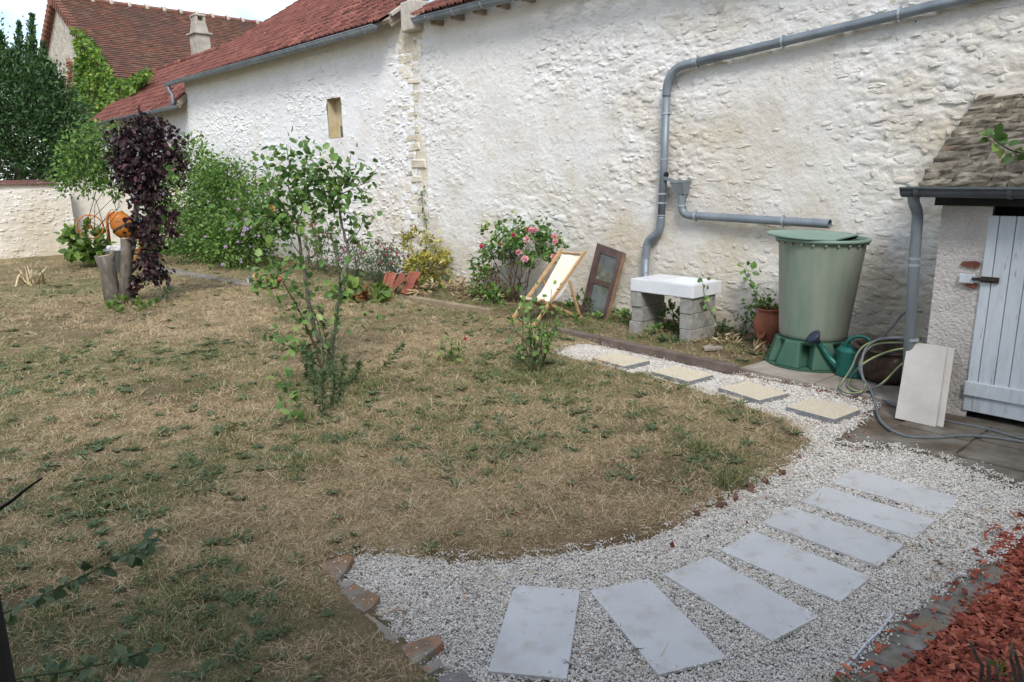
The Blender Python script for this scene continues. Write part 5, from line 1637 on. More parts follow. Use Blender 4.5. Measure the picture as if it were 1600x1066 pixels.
mat_noise('stem_green', [(0.3, (0.05, 0.075, 0.025)), (0.7, (0.11, 0.12, 0.05))], 12, 0.7, 0.2, 60)
mat_noise('stem_brown', [(0.3, (0.065, 0.045, 0.030)), (0.7, (0.14, 0.10, 0.068))], 14, 0.85, 0.3, 60)
mat_noise('cut_wood', [(0.3, (0.38, 0.27, 0.19)), (0.7, (0.55, 0.42, 0.31))], 14, 0.9, 0.2, 60)
M2 = lambda px, Y: px * Y * 1.02 / FPX          # metres for px at depth Y

def stems_of(parent, base, P, k, mat, r0=0.012, r1=0.004, wob=0.10):
    """k stems from the base into the crown, each its own branch"""
    P = np.asarray(P)
    for i in rng.choice(len(P), min(k, len(P)), replace=False):
        mb = MB()
        b0 = np.asarray(base) + np.append(rng.normal(size=2) * 0.04, 0)
        twig(mb, b0, P[i], r0 * rng.uniform(.7, 1.2), r1, wob, 6, 5)
        mb.build('stem', mat, parent, True)

def blossom_mesh(mat, r=1.0, petals=12, layers=3):
    P, D, U = [], [], []
    for q in range(layers):
        for k in range(petals // layers + q):
            a_ = 2 * math.pi * k / (petals // layers + q) + q * .5
            e = R(65 - 32 * q)
            P.append((0, 0, 0.05))
            D.append((math.cos(a_) * math.cos(e), math.sin(a_) * math.cos(e), math.sin(e)))
            U.append((-math.cos(a_) * math.sin(e), -math.sin(a_) * math.sin(e), math.cos(e)))
    V, Q_, r_ = leaf_arrays(np.array(P) * r, np.array(D), np.array(U), r, r * 0.95, LEAF8)
    fs = [tuple(f) for q in Q_ for f in q]
    me = mesh_of('blossom', V, fs, mat, True)
    a_ = me.attributes.new('rnd', 'FLOAT', 'POINT')
    a_.data.foreach_set('value', r_.astype(np.float32) * 0.5)
    return me
BLOSSOM = {k: blossom_mesh(k) for k in ('pink_petal', 'red_petal', 'crimson_petal', 'apricot_petal', 'mauve_petal', 'white_petal')}

def blossoms(parent, P, kind, size):
    inv = wm(parent).inverted()
    for p in P:
        d = Vector(np.array([0, 0, 2.2]) - np.asarray(p) * np.array([1, 1, 0])).normalized() * 0.8 + Vector((rng.normal() * .4, rng.normal() * .4, .5))
        piece('blossom', BLOSSOM[kind], parent, inv @ Matrix.Translation(Vector(p)) @ d.to_track_quat('Z', 'Y').to_matrix().to_4x4() @ Matrix.Scale(size * rng.uniform(.8, 1.2), 4))

def shrub(name, label, blobs, k, mat, L, W=None, base=None, stems=8, smat='stem_brown', clump=.4, shell=.5, droop=.15, cat='shrub', group=None, proto=LEAF4, up=.6):
    c_ = np.mean([b_[0] for b_ in blobs], axis=0)
    base = np.array(base if base is not None else (c_[0], c_[1], 0.03))
    o = thing(name, label, cat, base, group)
    P, D = blob_points(blobs, k, clump, shell)
    keep = P[:, 2] > 0.02
    P, D = P[keep], D[keep]
    foliage('foliage', P, mat, o, L, W, D, droop, up, proto)
    if stems:
        stems_of(o, base, P, stems, smat)
    return o, P, D

def pxblob(px, py, rx, ry, Y, rd=None):
    c_ = at(px, py, Y)
    a_, b2 = M2(rx, Y), M2(ry, Y)
    return (c_, (a_, rd if rd else a_ * .8, b2))

# --- the big dark evergreen behind the garden wall
Yt = 24.5
tr = thing('evergreen_tree', 'big dark evergreen tree with upright shoots behind the garden wall', 'tree', np.append(at(30, 300, Yt)[:2], 0))
bl_ = [pxblob(40, 215, 88, 60, Yt, 2.0), pxblob(15, 150, 65, 55, Yt, 1.6), pxblob(70, 160, 42, 60, Yt, 1.2), pxblob(100, 195, 34, 45, Yt, 1.0), pxblob(-60, 150, 90, 110, Yt, 2.2), pxblob(45, 255, 95, 30, Yt, 1.6), pxblob(108, 240, 30, 30, Yt, .9),
       pxblob(70, 262, 40, 18, Yt - .8, .8)]
P, D = blob_points(bl_, 30000, .38, .45)
sp = []
for (tx, ty, bx, by, rw) in ((2, 52, 8, 130, 11), (30, 38, 32, 130, 12), (50, 24, 50, 120, 11), (44, 62, 56, 130, 12), (68, 68, 70, 140, 10), (80, 100, 82, 160, 10), (17, 78, 20, 130, 10), (96, 128, 96, 180, 10), (-15, 40, -10, 120, 14), (-40, 20, -35, 110, 15)):
    q = 700
    tt = rng.random(q) ** .8
    a_, b2 = at(tx, ty, Yt), at(bx, by, Yt)
    wv = (0.10 + 0.9 * (1 - (1 - tt)) ** 1.0) * M2(rw, Yt)
    sp.append(a_ + (b2 - a_) * tt[:, None] + rng.normal(size=(q, 3)) * wv[:, None] * .55)
Psp = np.vstack(sp)
P = np.vstack([P, Psp])
D = np.vstack([D, np.tile([0, 0, 1.3], (len(Psp), 1))])
D[:, 2] += 0.5
foliage('crown', P, 'leaf_dark', tr, 0.135, 0.085, D, 0.0, .3)
mb = MB()
b0 = np.append(at(30, 300, Yt)[:2], 0)
mb.tube([b0, b0 + (0.05, 0, 2), at(35, 160, Yt), at(45, 60, Yt)], [.22, .18, .10, .03], 8)
mb.build('trunk', 'bark', tr, True)
for q in rng.choice(len(P), 26, replace=False):
    mb = MB()
    h_ = max(1.6, P[q][2] - 1.2)
    twig(mb, b0 + np.array([0, 0, h_]), P[q], .05, .015, .06, 5, 5)
    mb.build('limb', 'bark', tr, True)

# --- ivy on the stone gable and over the low roof
iv = thing('ivy', 'bright yellow green ivy climbing the stone gable', 'ivy', WF(-29, -1.7, 3))
reg = np.array([(112, 42), (128, 48), (136, 58), (150, 68), (157, 80), (163, 92), (172, 104), (182, 126), (205, 124), (228, 112), (240, 111), (215, 140), (190, 158), (168, 178), (150, 190), (118, 200), (112, 150), (118, 120), (120, 80)], float)
cand = rng.uniform((105, 40), (245, 202), (90000, 2))
cand = cand[inside(reg, cand[:, 0], cand[:, 1])]
cand = cand[fbm(cand[:, 0] * .12, cand[:, 1] * .12, 5, 3) > .36][:9000]
Pi = np.array([Wn(p[0], p[1], -1.9 + .5 * rng.random() ** 2 + (.6 if p[0] > 178 else 0)) for p in cand])
foliage('foliage', Pi, 'leaf_ivy', iv, .19, .17, np.tile(N * .5, (len(Pi), 1)), .5, .3)
Pr = np.array([Wn(px + rng.normal() * 2.2, py, -1.9) for px, py in zip(rng.uniform(107, 112, 330), rng.uniform(92, 182, 330))] + [Wn(120 + rng.normal() * 2, py, -1.9) for py in rng.uniform(118, 175, 150)])
foliage('dry_runner', Pr, 'leaf_red_ivy', iv, .16, .14, np.tile(N * .5, (len(Pr), 1)), .5, .3)
for (x0, x1) in ((122, 128), (116, 124), (128, 136)):
    mb = MB()
    twig(mb, Wn(x0, 195, -1.92), Wn(x1, 60, -1.92), .06, .02, .03, 8, 5)
    mb.build('stem', 'bark', iv, True)

# --- shrubs in front of the low buildings
Yl = 17.0
o, P, D = shrub('leafy_bush', 'loose green bush reaching over the end of the garden wall', [pxblob(145, 240, 45, 38, Yl), pxblob(120, 275, 36, 30, Yl), pxblob(170, 225, 34, 28, Yl), pxblob(180, 285, 24, 28, Yl)],
      3200, 'leaf_mid', .095, .075, base=G(150, 412), stems=7, clump=.5)
shrub('vine', 'broad leaved bright green vine at the foot of the garden wall', [pxblob(135, 378, 28, 26, 19.0), pxblob(150, 392, 18, 16, 18.8), pxblob(120, 390, 18, 14, 18.8)], 420, 'leaf_light', .19, .18, base=G(135, 408), stems=6, proto=LEAF8)
n1 = 1.4
shrub('evergreen_shrub', 'dense dark green shrub behind the purple tree', [(Wn(285, 300, n1), (1.1, .9, 1.2)), (Wn(275, 370, n1), (1.2, .9, .9)), (Wn(300, 262, n1), (.75, .7, .7)), (Wn(262, 400, n1 + .5), (.7, .6, .45))],
      9000, 'leaf_mid', .115, .09, base=WF(-8.6, 1.4, .03), stems=10)
oh, Ph, Dh = shrub('hibiscus_bush', 'tall hibiscus bush dotted with mauve and white flowers', [(Wn(345, 330, 1.6), (.95, .8, .95)), (Wn(375, 380, 1.7), (.85, .7, .75)), (Wn(330, 390, 1.7), (.85, .7, .7)), (Wn(395, 335, 1.5), (.55, .5, .7)), (Wn(352, 290, 1.6), (.6, .5, .6))],
      13000, 'leaf_mid', .098, .072, base=WF(-5.4, 1.6, .03), stems=12, shell=.3, clump=.5)
front = [p + unit(np.array([0, 0, 1.4]) - p) * .5 for p in Ph[rng.choice(len(Ph), 260)]]
front = [p for p in front if (p - WF(-5.4, 1.6, p[2])) @ unit(-p * np.array([1, 1, 0])) > .25]
blossoms(oh, front[:34], 'mauve_petal', .042)
blossoms(oh, front[30:66], 'white_petal', .05)
for (px, py) in ((300, 280), (400, 265), (410, 285), (385, 275), (352, 268), (325, 250), (420, 262)):
    mb = MB()
    P_ = twig(mb, Wn(px - 4, py + 70, 1.6), Wn(px, py, 1.6), .012, .004, .04, 6, 5)
    mb.build('shoot', 'stem_green', oh, True)
    pp = np.array([P_[int(i)] for i in rng.integers(1, 6, 40)]) + rng.normal(size=(40, 3)) * .06
    foliage('foliage', pp, 'leaf_light', oh, .09, .07, None, .1, .5)

# --- purple plum with its sawn stumps
Yp = 13.25
pl = thing('purple_plum', 'dark purple leaved plum sprouting from sawn grey trunks', 'tree', G(182, 476))
b1, b2_ = G(180, 474), G(198, 474)
MB().tube([b1 + (0, 0, -.03), b1 + (-.04, 0, .25), at(170, 428, Yp), at(163, 400, Yp)], [.17, .15, .135, .125], 14).build('trunk', 'bark', pl, True)
MB().tube([at(163.3, 401, Yp), at(162.6, 399, Yp)], [.115, .112], 14).build('sawn_face', 'cut_wood', pl)
MB().tube([at(172, 430, Yp), at(156, 412, Yp), at(151, 399, Yp)], [.06, .055, .05], 10).build('limb', 'bark', pl, True)
MB().tube([at(170, 418, Yp + .05), at(175, 403, Yp + .05), at(176, 392, Yp + .05)], [.06, .055, .05], 10).build('limb', 'bark', pl, True)
MB().tube([b2_ + (0, 0, -.03), at(196, 440, Yp), at(198, 405, Yp), at(196, 373, Yp)], [.125, .105, .095, .085], 12).build('trunk', 'bark', pl, True)
MB().tube([at(196, 374, Yp), at(195.8, 372, Yp)], [.075, .073], 12).build('sawn_face', 'cut_wood', pl)
MB().tube([at(198, 420, Yp + .1), at(208, 380, Yp + .15), at(215, 300, Yp + .2), at(225, 210, Yp + .2)], [.07, .06, .04, .015], 8).build('limb', 'bark', pl, True)
MB().tube([at(199, 430, Yp + .1), at(225, 400, Yp), at(240, 330, Yp), at(240, 230, Yp)], [.05, .045, .03, .01], 8).build('limb', 'bark', pl, True)
bl_ = [pxblob(222, 225, 42, 38, Yp), pxblob(215, 265, 42, 42, Yp), pxblob(232, 305, 36, 48, Yp), pxblob(228, 355, 26, 45, Yp), pxblob(232, 405, 24, 36, Yp), pxblob(240, 425, 24, 22, Yp), pxblob(218, 445, 16, 20, Yp), pxblob(195, 250, 22, 22, Yp), pxblob(255, 262, 18, 30, Yp),
       pxblob(268, 345, 12, 26, Yp), pxblob(258, 225, 12, 30, Yp)]
bl_ = [(c_, np.array(r_) * (.8, .8, .92)) for c_, r_ in bl_]
P, D = blob_points(bl_, 2900, .8, .15)
spk = []
for (px, py, ln) in ((180, 200, 50), (170, 215, 40), (288, 215, 40), (214, 178, 50), (250, 180, 50), (284, 250, 40), (222, 172, 40), (205, 185, 30), (242, 190, 40), (262, 190, 50), (276, 205, 50), (193, 188, 26), (232, 178, 30), (278, 235, 30)):
    a_ = at(px, py, Yp)
    q = int(ln * 1.1)
    spk.append(a_ + np.stack([rng.normal(size=q) * .035, rng.normal(size=q) * .05, -rng.random(q) * M2(ln, Yp)], 1))
spk = np.vstack(spk)
foliage('crown', P, 'leaf_plum', pl, .095, .075, D * .5, .75, .4, LEAF8)
foliage('crown_shoots', spk, 'leaf_plum', pl, .085, .06, None, .1, .4, LEAF8)['kind'] = 'stuff'
shrub('stump_sprouts', 'low green sprouts around the foot of the sawn plum', [(G(200, 476, .12), (.42, .35, .10)), (G(180, 478, .16), (.14, .12, .18)), (G(230, 472, .08), (.3, .2, .06))], 420, 'leaf_light', .07, .055, base=G(195, 477), stems=5, smat='stem_green')
shrub('sage_tuft', 'small grey green herb tuft right of the purple tree', [(G(256, 462, .14), (.18, .16, .13))], 190, 'leaf_grey', .06, .03, base=G(256, 465), stems=4, smat='stem_green')
o = thing('iris_clump', 'bleached iris clump with folded pale leaves at far left', 'plant', G(48, 447))
P = np.tile(G(48, 447, .02), (34, 1)) + rng.normal(size=(34, 3)) * (.09, .09, 0)
V, Q_, r_ = leaf_arrays(P, rng.normal(size=(34, 3)) * (.55, .4, .1) + (.05, 0, .8), rng.normal(size=(34, 3)), rng.uniform(.25, .55, 34), .28, BLADE)
np_obj('leaves', V, Q_, 'straw_blade', o, r_ * .3 + .7)
V, Q_, r_ = leaf_arrays(P[:18], rng.normal(size=(18, 3)) * (.4, .3, .1) + (-.1, 0, .8), rng.normal(size=(18, 3)), rng.uniform(.2, .4, 18), .25, BLADE)
np_obj('green_leaves', V, Q_, 'green_blade', o, r_)

# --- flower bed at the barn foot
def spray(name, label, spots, hgt, lmat, fmat, nst, L, W, fs, base):
    o = thing(name, label, 'plant', base)
    tips, LP = [], []
    mb = MB()
    for c_ in spots:
        for k in range(nst):
            a_ = np.asarray(c_) + np.append(rng.normal(size=2) * .10, 0)
            t_ = a_ + np.array([rng.normal() * .16, rng.normal() * .16, hgt * rng.uniform(.55, 1.05)])
            P_ = twig(mb, a_, t_, .006, .003, .08, 5, 4)
            tips.append(t_)
            LP += [P_[int(i)] + rng.normal(size=3) * .03 for i in rng.integers(0, 5, 22)]
    mb.build('stems', 'stem_green', o, True)
    foliage('foliage', np.array(LP), lmat, o, L, W, np.tile((0, 0, .3), (len(LP), 1)), 0, .3)
    if fmat:
        blossoms(o, [t_ for t_ in tips if rng.random() < .6], fmat, fs)
    return o
spray('valerian', 'crimson flowered valerian between the tiles and the rose tree', [Wn(px, 452, .75) * (1, 1, 0) for px in (562, 580, 596, 610, 626)], .85, 'leaf_grey', 'crimson_petal', 13, .09, .04, .030, WF(-1.4, .75, .03))
spray('valerian', 'pink valerian seen behind the stems of the rose tree', [Wn(px, 440, .8) * (1, 1, 0) for px in (488, 505, 522, 540)], 1.15, 'leaf_grey', 'crimson_petal', 12, .09, .04, .034, WF(-3.6, .8, .03))
shrub('bergenia', 'broad rusty leaved bergenia left of the spare roof tiles', [(G(572, 462, .14), (.30, .25, .14)), (G(545, 458, .16), (.30, .25, .15))], 150, 'leaf_light', .19, .17, base=G(565, 464), stems=4, smat='stem_green', proto=LEAF8)
shrub('bergenia_dead_leaves', 'curled rust brown leaves lying in the bed under the valerian', [(G(578, 464, .10), (.34, .2, .07)), (G(556, 462, .12), (.3, .2, .08))], 80, 'leaf_rust', .15, .13, base=G(580, 466), stems=0, proto=LEAF8, cat='leaves')
ye = WF(-.05, .55, .03)
oe, Pe, De = shrub('variegated_shrub', 'yellow variegated evergreen shrub at the barn corner', [(Wn(662, 400, .55), (.42, .36, .42)), (Wn(650, 378, .5), (.26, .26, .30)), (Wn(680, 418, .55), (.40, .34, .34)), (Wn(655, 430, .6), (.38, .34, .3))], 1500, 'leaf_yellow', .085, .06, base=ye, stems=10)
foliage('lower_foliage', blob_points([(Wn(668, 452, .65), (.55, .4, .26)), (Wn(655, 465, .8), (.35, .3, .16))], 800, .4, .4)[0], 'leaf_mid', oe, .08, .055, None, .1, .5)
mb = MB()
cl = smooth_path([WF(-.35, .06, .9), WF(-.42, .05, 1.4), WF(-.50, .05, 1.75), WF(-.47, .05, 1.95)], 5)
cp = thing('climbing_shoot', 'thin climbing shoot on the corner above the yellow shrub', 'plant', cl[0])
mb.tube(cl, .006, 5).build('stem', 'stem_green', cp)
foliage('foliage', np.array([cl[int(i)] for i in rng.integers(0, len(cl), 45)]) + rng.normal(size=(45, 3)) * .035, 'leaf_mid', cp, .075, .06, np.tile(N * .6, (45, 1)), .3, .3)
shrub('dry_weeds', 'dry straw coloured weed heap between yellow shrub and wall rose', [(WF(1.1, .7, .10), (.75, .3, .14)), (WF(2.0, .8, .08), (.6, .3, .12)), (WF(1.7, .4, .2), (.3, .2, .2))], 900, 'straw_blade', .16, .035, base=WF(1.5, .7, .03), stems=10, cat='weeds')
shrub('rust_weed', 'rust brown seed stalks at the left foot of the wall rose', [(WF(1.95, .5, .42), (.28, .2, .22))], 150, 'leaf_rust', .06, .045, base=WF(1.95, .5, .03), stems=12, cat='weeds')
tus = shrub('grass_tussock', 'long green grass tussock in front of the spare roof tiles', [(G(585, 470, .12), (.25, .2, .10))], 10, 'green_blade', .2, .03, base=G(585, 472), stems=0, cat='grass')
for q in (tus[0],):
    c_ = G(585, 470, .02)
    P = np.tile(c_, (260, 1)) + rng.normal(size=(260, 3)) * (.16, .12, 0)
    V, Q_, r_ = leaf_arrays(P, rng.normal(size=(260, 3)) * (.35, .35, .1) + (0, 0, 1), rng.normal(size=(260, 3)), rng.uniform(.15, .38, 260), .07, BLADE)
    np_obj('blades', V, Q_, 'green_blade', q, r_)

# --- pink rose against the wall
wr = thing('wall_rose', 'bushy pink rose growing against the wall left of the deck chair', 'rose bush', WF(2.75, .45, .03))
bl_ = [(WF(2.25, .40, 1.05), (.36, .26, .34)), (WF(2.75, .45, 1.25), (.34, .26, .28)), (WF(3.15, .45, 1.15), (.34, .26, .28)), (WF(3.55, .45, 1.05), (.24, .2, .22)), (WF(2.15, .5, .62), (.34, .24, .32)), (WF(3.3, .4, .85), (.28, .2, .2))]
P, D = blob_points(bl_, 1250, .5, .35)
foliage('foliage', P, 'leaf_rose', wr, .085, .065, D, .2, .6, LEAF8)
foliage('lower_foliage', blob_points([(WF(2.3, .6, .22), (.5, .3, .2)), (WF(2.7, .75, .16), (.3, .25, .15))], 520, .4, .3)[0], 'leaf_mid', wr, .075, .055, None, .1, .5)
stems_of(wr, WF(2.75, .5, .03), P, 22, 'stem_brown', .012, .004, .12)
blossoms(wr, [Wn(px, py, .72) for px, py in ((811, 395), (820, 405), (868, 378), (866, 370), (830, 361), (824, 375))], 'pink_petal', .062)
blossoms(wr, [Wn(px, py, .72) for px, py in ((803, 368), (783, 382), (752, 385), (826, 359))], 'red_petal', .042)
blossoms(wr, [Wn(865, 402, .7), Wn(836, 360, .7)], 'pink_petal', .05)

# --- the tall rose in the lawn: every leaf its own piece
Yr = 7.85
tr_ = thing('rose_tree', 'tall leggy rose with apricot blooms standing alone in the lawn', 'rose bush', np.append(at(513, 592, Yr)[:2], 0.03))
def pj(pts):
    return [at(p[0], p[1], Yr + (p[2] if len(p) > 2 else 0)) for p in pts]
mains = [([(514, 592), (514, 545), (497, 528), (486, 495), (479, 450, -.05), (471, 400, -.08), (465, 350, -.1)], .040, .018, 'bark_grey'),
         ([(514, 560), (522, 520), (528, 475, .1), (534, 435, .15), (545, 402, .2), (537, 362, .2), (530, 328, .2), (527, 300, .2)], .032, .017, 'bark_grey'),
         ([(506, 585), (488, 535, -.1), (470, 490, -.2), (455, 462, -.25), (442, 440, -.3)], .020, .009, 'stem_brown'),
         ([(506, 580), (470, 548, -.3), (440, 535, -.4), (412, 515, -.5)], .011, .005, 'stem_green'),
         ([(510, 585), (500, 520, .2), (480, 470, .3), (450, 450, .35)], .013, .006, 'stem_green'),
         ([(480, 674, -1.55), (468, 640, -1.55), (450, 605, -1.55), (433, 580, -1.55)], .009, .004, 'stem_green'),
         ([(527, 300, .2), (536, 283, .2), (545, 262, .2), (548, 242, .2)], .015, .004, 'bark_grey'),
         ([(529, 312, .2), (522, 292, .15), (505, 268, .1), (480, 248, .1)], .013, .004, 'stem_brown'),
         ([(530, 325, .2), (512, 312, .1), (495, 290, 0), (470, 262, 0)], .010, .004, 'stem_green'),
         ([(528, 305, .2), (555, 292, .25), (570, 285, .25), (582, 280, .25)], .008, .003, 'stem_green'),
         ([(545, 402, .2), (556, 372, .2), (565, 350, .2), (574, 338, .2)], .007, .003, 'stem_green'),
         ([(537, 378, .2), (549, 370, .15), (558, 364, .15)], .014, .011, 'bark_grey'),
         ([(545, 412, .2), (555, 398, .2), (560, 378, .2), (568, 375, .2)], .009, .004, 'bark_grey'),
         ([(465, 350, -.1), (448, 343, -.15), (425, 340, -.2), (395, 333, -.25), (365, 326, -.3)], .014, .005, 'stem_brown'),
         ([(465, 350, -.1), (456, 320, -.1), (450, 290, -.1), (452, 255, -.1), (447, 226, -.1)], .012, .004, 'stem_brown'),
         ([(465, 350, -.1), (474, 320, -.1), (482, 285, -.05), (478, 250, 0)], .010, .004, 'stem_green'),
         ([(465, 352, -.1), (440, 318, -.15), (426, 285, -.2), (430, 255, -.2)], .009, .003, 'stem_green'),
         ([(468, 375, -.1), (452, 352, -.15), (430, 320, -.2), (415, 300, -.2)], .008, .003, 'stem_green'),
         ([(474, 405, -.08), (455, 375, -.1), (448, 350, -.12)], .008, .004, 'stem_brown'),
         ([(478, 408, -.05), (500, 390, 0), (512, 360, 0), (505, 335, 0)], .008, .003, 'stem_green'),
         ([(470, 400), (455, 420, -.2), (430, 430, -.3), (400, 440, -.35)], .007, .003, 'stem_green'),
         ([(513, 565), (540, 520, .3), (560, 500, .4), (600, 495, .4)], .006, .003, 'stem_green'),
         ([(447, 440, -.3), (425, 425, -.3), (405, 410, -.3)], .006, .003, 'stem_green')]
leafP, leafD = [], []
for k, (pts, r0, r1, mt) in enumerate(mains):
    P_ = smooth_path(pj(pts), 4)
    P_ = [p + rng.normal(size=3) * .006 for p in P_]
    MB().tube(P_, list(np.linspace(r0 * .75, r1 * .75, len(P_))), 7).build('trunk' if k == 0 else 'branch', mt, tr_, True)
def leafy(pts, cnt, spread=.09, lo=0.0):
    P_ = np.array(smooth_path(pj(pts), 8))
    for i in range(cnt):
        t_ = (lo + (1 - lo) * rng.random()) * (len(P_) - 1)
        p = P_[int(t_)] + rng.normal(size=3) * spread * (1, .9, .8)
        leafP.append(p)
        leafD.append((p - P_[int(t_)]) * 6 + rng.normal(size=3) * .5)
for k, cnt, sp_, lo in ((2, 26, .09, .3), (3, 20, .06, .3), (4, 24, .09, .3), (5, 20, .08, .2), (6, 38, .09, 0), (7, 84, .12, 0), (8, 76, .12, .1), (9, 12, .06, .3), (10, 9, .05, .3), (12, 5, .04, .5), (13, 70, .10, .3), (14, 66, .11, .15), (15, 72, .11, .1),
                      (16, 60, .10, .2), (17, 20, .09, .4), (18, 12, .06, .3), (19, 26, .09, .3), (20, 34, .11, .3), (21, 8, .05, .5), (22, 16, .09, .3), (0, 26, .11, .3), (1, 24, .10, .3)):
    leafy(mains[k][0], int(cnt * 1.9), sp_, lo)
lme = []
for q in range(4):
    V, Q_, r_ = leaf_arrays(np.zeros((1, 3)), np.array([[1., 0, 0]]), np.array([[0, 0, 1.]]), 1.0, .74 + .08 * q, LEAF8)
    V = V + rng.normal(size=V.shape) * .02
    lme.append(mesh_of('leaf', V, [tuple(f) for qq in Q_ for f in qq], 'leaf_rose', True))
lme_shade = []
for me_ in lme:
    q = me_.copy()
    q.materials[0] = MATS['leaf_weed']  # darker colour paints shade onto the rose leaves at near left
    lme_shade.append(q)
def leaf_pieces(parent, P, D, L, meshes=None, droop=.25):
    inv = wm(parent).inverted()
    for p, d in zip(P, D):
        d = Vector(d)
        d.z -= droop
        d.normalize()
        up = Vector((rng.normal() * .5, rng.normal() * .5 - .35, 1.0))
        y_ = up.cross(d).normalized()
        z_ = d.cross(y_)
        Mx = Matrix(((d.x, y_.x, z_.x, p[0]), (d.y, y_.y, z_.y, p[1]), (d.z, y_.z, z_.z, p[2]), (0, 0, 0, 1)))
        piece('leaf', (meshes or lme)[int(rng.integers(4))], parent, inv @ Mx @ Matrix.Scale(L * rng.uniform(.65, 1.2), 4))
leafP, leafD = np.array(leafP), np.array(leafD)
sel = rng.permutation(len(leafP))
leaf_pieces(tr_, leafP[sel[:300]], leafD[sel[:300]], .095)
rest = sel[300:]
fo = foliage('foliage', leafP[rest] + rng.normal(size=(len(rest), 3)) * .03, 'leaf_rose', tr_, .078, .062, leafD[rest], .25, .7, LEAF8)
fo['kind'] = 'stuff'
blossoms(tr_, pj([(425, 327, -.25)]), 'apricot_petal', .062)
blossoms(tr_, pj([(487, 352, -.1), (400, 432, -.4), (391, 437, -.3)]), 'apricot_petal', .036)
blossoms(tr_, pj([(391, 437, -.35)]), 'white_petal', .05)
lead = thing('willowherb', 'spiky narrow leaved weed shoots around the foot of the rose tree', 'weeds', np.append(at(505, 590, Yr)[:2], .03))
shoots = [([(518, 600), (524, 520), (532, 440, .1)], .085), ([(545, 588), (590, 578), (628, 540)], .075), ([(520, 600), (510, 540), (500, 480)], .07), ([(492, 640, -.6), (490, 590, -.6), (486, 555, -.6)], .07),
          ([(505, 660, -.8), (503, 610, -.8), (506, 585, -.8)], .07), ([(520, 640, -.6), (522, 600, -.6), (516, 570, -.6)], .07), ([(535, 610, -.2), (552, 590, -.2), (560, 570, -.2)], .07), ([(530, 625, -.4), (533, 590, -.4), (538, 560, -.4)], .06),
          ([(480, 600), (478, 565), (470, 540)], .06), ([(500, 610, -.2), (488, 575, -.2), (480, 545, -.2)], .07)]
for pts, L_ in shoots:
    yb = G(pts[0][0], pts[0][1])[1]
    P_ = smooth_path([at(p_[0], p_[1], yb + .05 * i_) for i_, p_ in enumerate(pts)], 14)
    MB().tube(P_, list(np.linspace(.006, .003, len(P_))), 5).build('stem', 'stem_green', lead, True)
    q = 5
    pp = np.repeat(np.array(P_[3:]), q, 0)
    ax = unit(np.array(P_[-1]) - np.array(P_[0]))
    foliage('foliage', pp, 'leaf_weed', lead, L_, .022, np.tile(ax * .8, (len(pp), 1)), .0, .4)
# --- the smaller rose in the lawn
Ys = 8.0
sr = thing('small_rose', 'small thin rose bush in the lawn in front of the deck chair', 'rose bush', np.append(at(837, 590, Ys)[:2], .03))
tops = [(806, 448), (834, 440), (862, 452), (810, 470), (828, 462), (842, 478), (858, 490), (800, 495), (872, 498), (822, 490), (850, 465), (815, 510), (866, 515), (876, 425 + 55), (795, 525), (838, 500), (884, 470), (826, 520), (846, 520)]
sp_pts = []
for (px, py) in tops:
    mb = MB()
    P_ = twig(mb, at(837 + rng.normal() * 3, 588, Ys) , at(px, py, Ys + rng.normal() * .18), .009, .003, .07, 7, 5)
    mb.build('stem', 'stem_green', sr, True)
    sp_pts += [P_[int(i)] + rng.normal(size=3) * .045 for i in rng.integers(3, 7, 9)]
sp_pts = np.array(sp_pts)
leaf_pieces(sr, sp_pts, rng.normal(size=(len(sp_pts), 3)), .072)
rs = thing('rose_sprig', 'tiny rose sprig with one red bud in the lawn', 'rose bush', G(705, 572, .03))
Y3 = G(705, 572)[1]
pp = []
for (px, py) in ((690, 530), (705, 535), (718, 528), (728, 538), (700, 548)):
    mb = MB()
    P_ = twig(mb, at(705 + rng.normal() * 3, 572, Y3), at(px, py, Y3 + rng.normal() * .1), .006, .003, .06, 6, 5)
    mb.build('stem', 'stem_green', rs, True)
    pp += [P_[int(i)] + rng.normal(size=3) * .04 for i in rng.integers(2, 6, 9)]
foliage('foliage', np.array(pp), 'leaf_rose', rs, .06, .045, None, .2, .6, LEAF8)
blossoms(rs, [at(727, 530, Y3)], 'red_petal', .026)

# --- plants round the sink, door and jar
shrub('weed_clump', 'leafy green weeds growing inside the sink pillars', [(WF(6.3, .45, .22), (.25, .2, .2)), (WF(6.05, .95, .12), (.14, .12, .10)), (WF(6.2, .6, .3), (.16, .15, .18))], 480, 'leaf_mid', .07, .055, base=WF(6.25, .6, .03), stems=8, smat='stem_green', cat='weeds')
shrub('weed_clump', 'low weed tuft at the front foot of the right sink pillar', [(WF(6.52, 1.18, .09), (.12, .1, .08))], 120, 'leaf_weed', .06, .04, base=WF(6.52, 1.18, .03), stems=4, smat='stem_green', cat='weeds')
shrub('weed_clump', 'green weeds at the foot of the leaning glazed door', [(WF(5.15, .62, .14), (.22, .2, .14)), (WF(4.6, .95, .08), (.4, .2, .07)), (WF(5.5, .7, .12), (.18, .18, .14)), (WF(4.3, .5, .2), (.2, .15, .2))], 800, 'leaf_mid', .06, .05, base=WF(5.0, .7, .03), stems=10, smat='stem_green', cat='weeds')
def sprig(name, label, base, pts, nl, L, n0, mats='leaf_rose'):
    o = thing(name, label, 'plant', base)
    P_ = smooth_path([base] + [Wn(px, py, n0) for px, py in pts], 8)
    MB().tube(P_, list(np.linspace(.007, .003, len(P_))), 5).build('stem', 'stem_green', o, True)
    q = np.array([P_[int(i)] for i in rng.integers(int(len(P_) * .35), len(P_), nl)]) + rng.normal(size=(nl, 3)) * .05
    leaf_pieces(o, q, rng.normal(size=(nl, 3)), L)
    return o
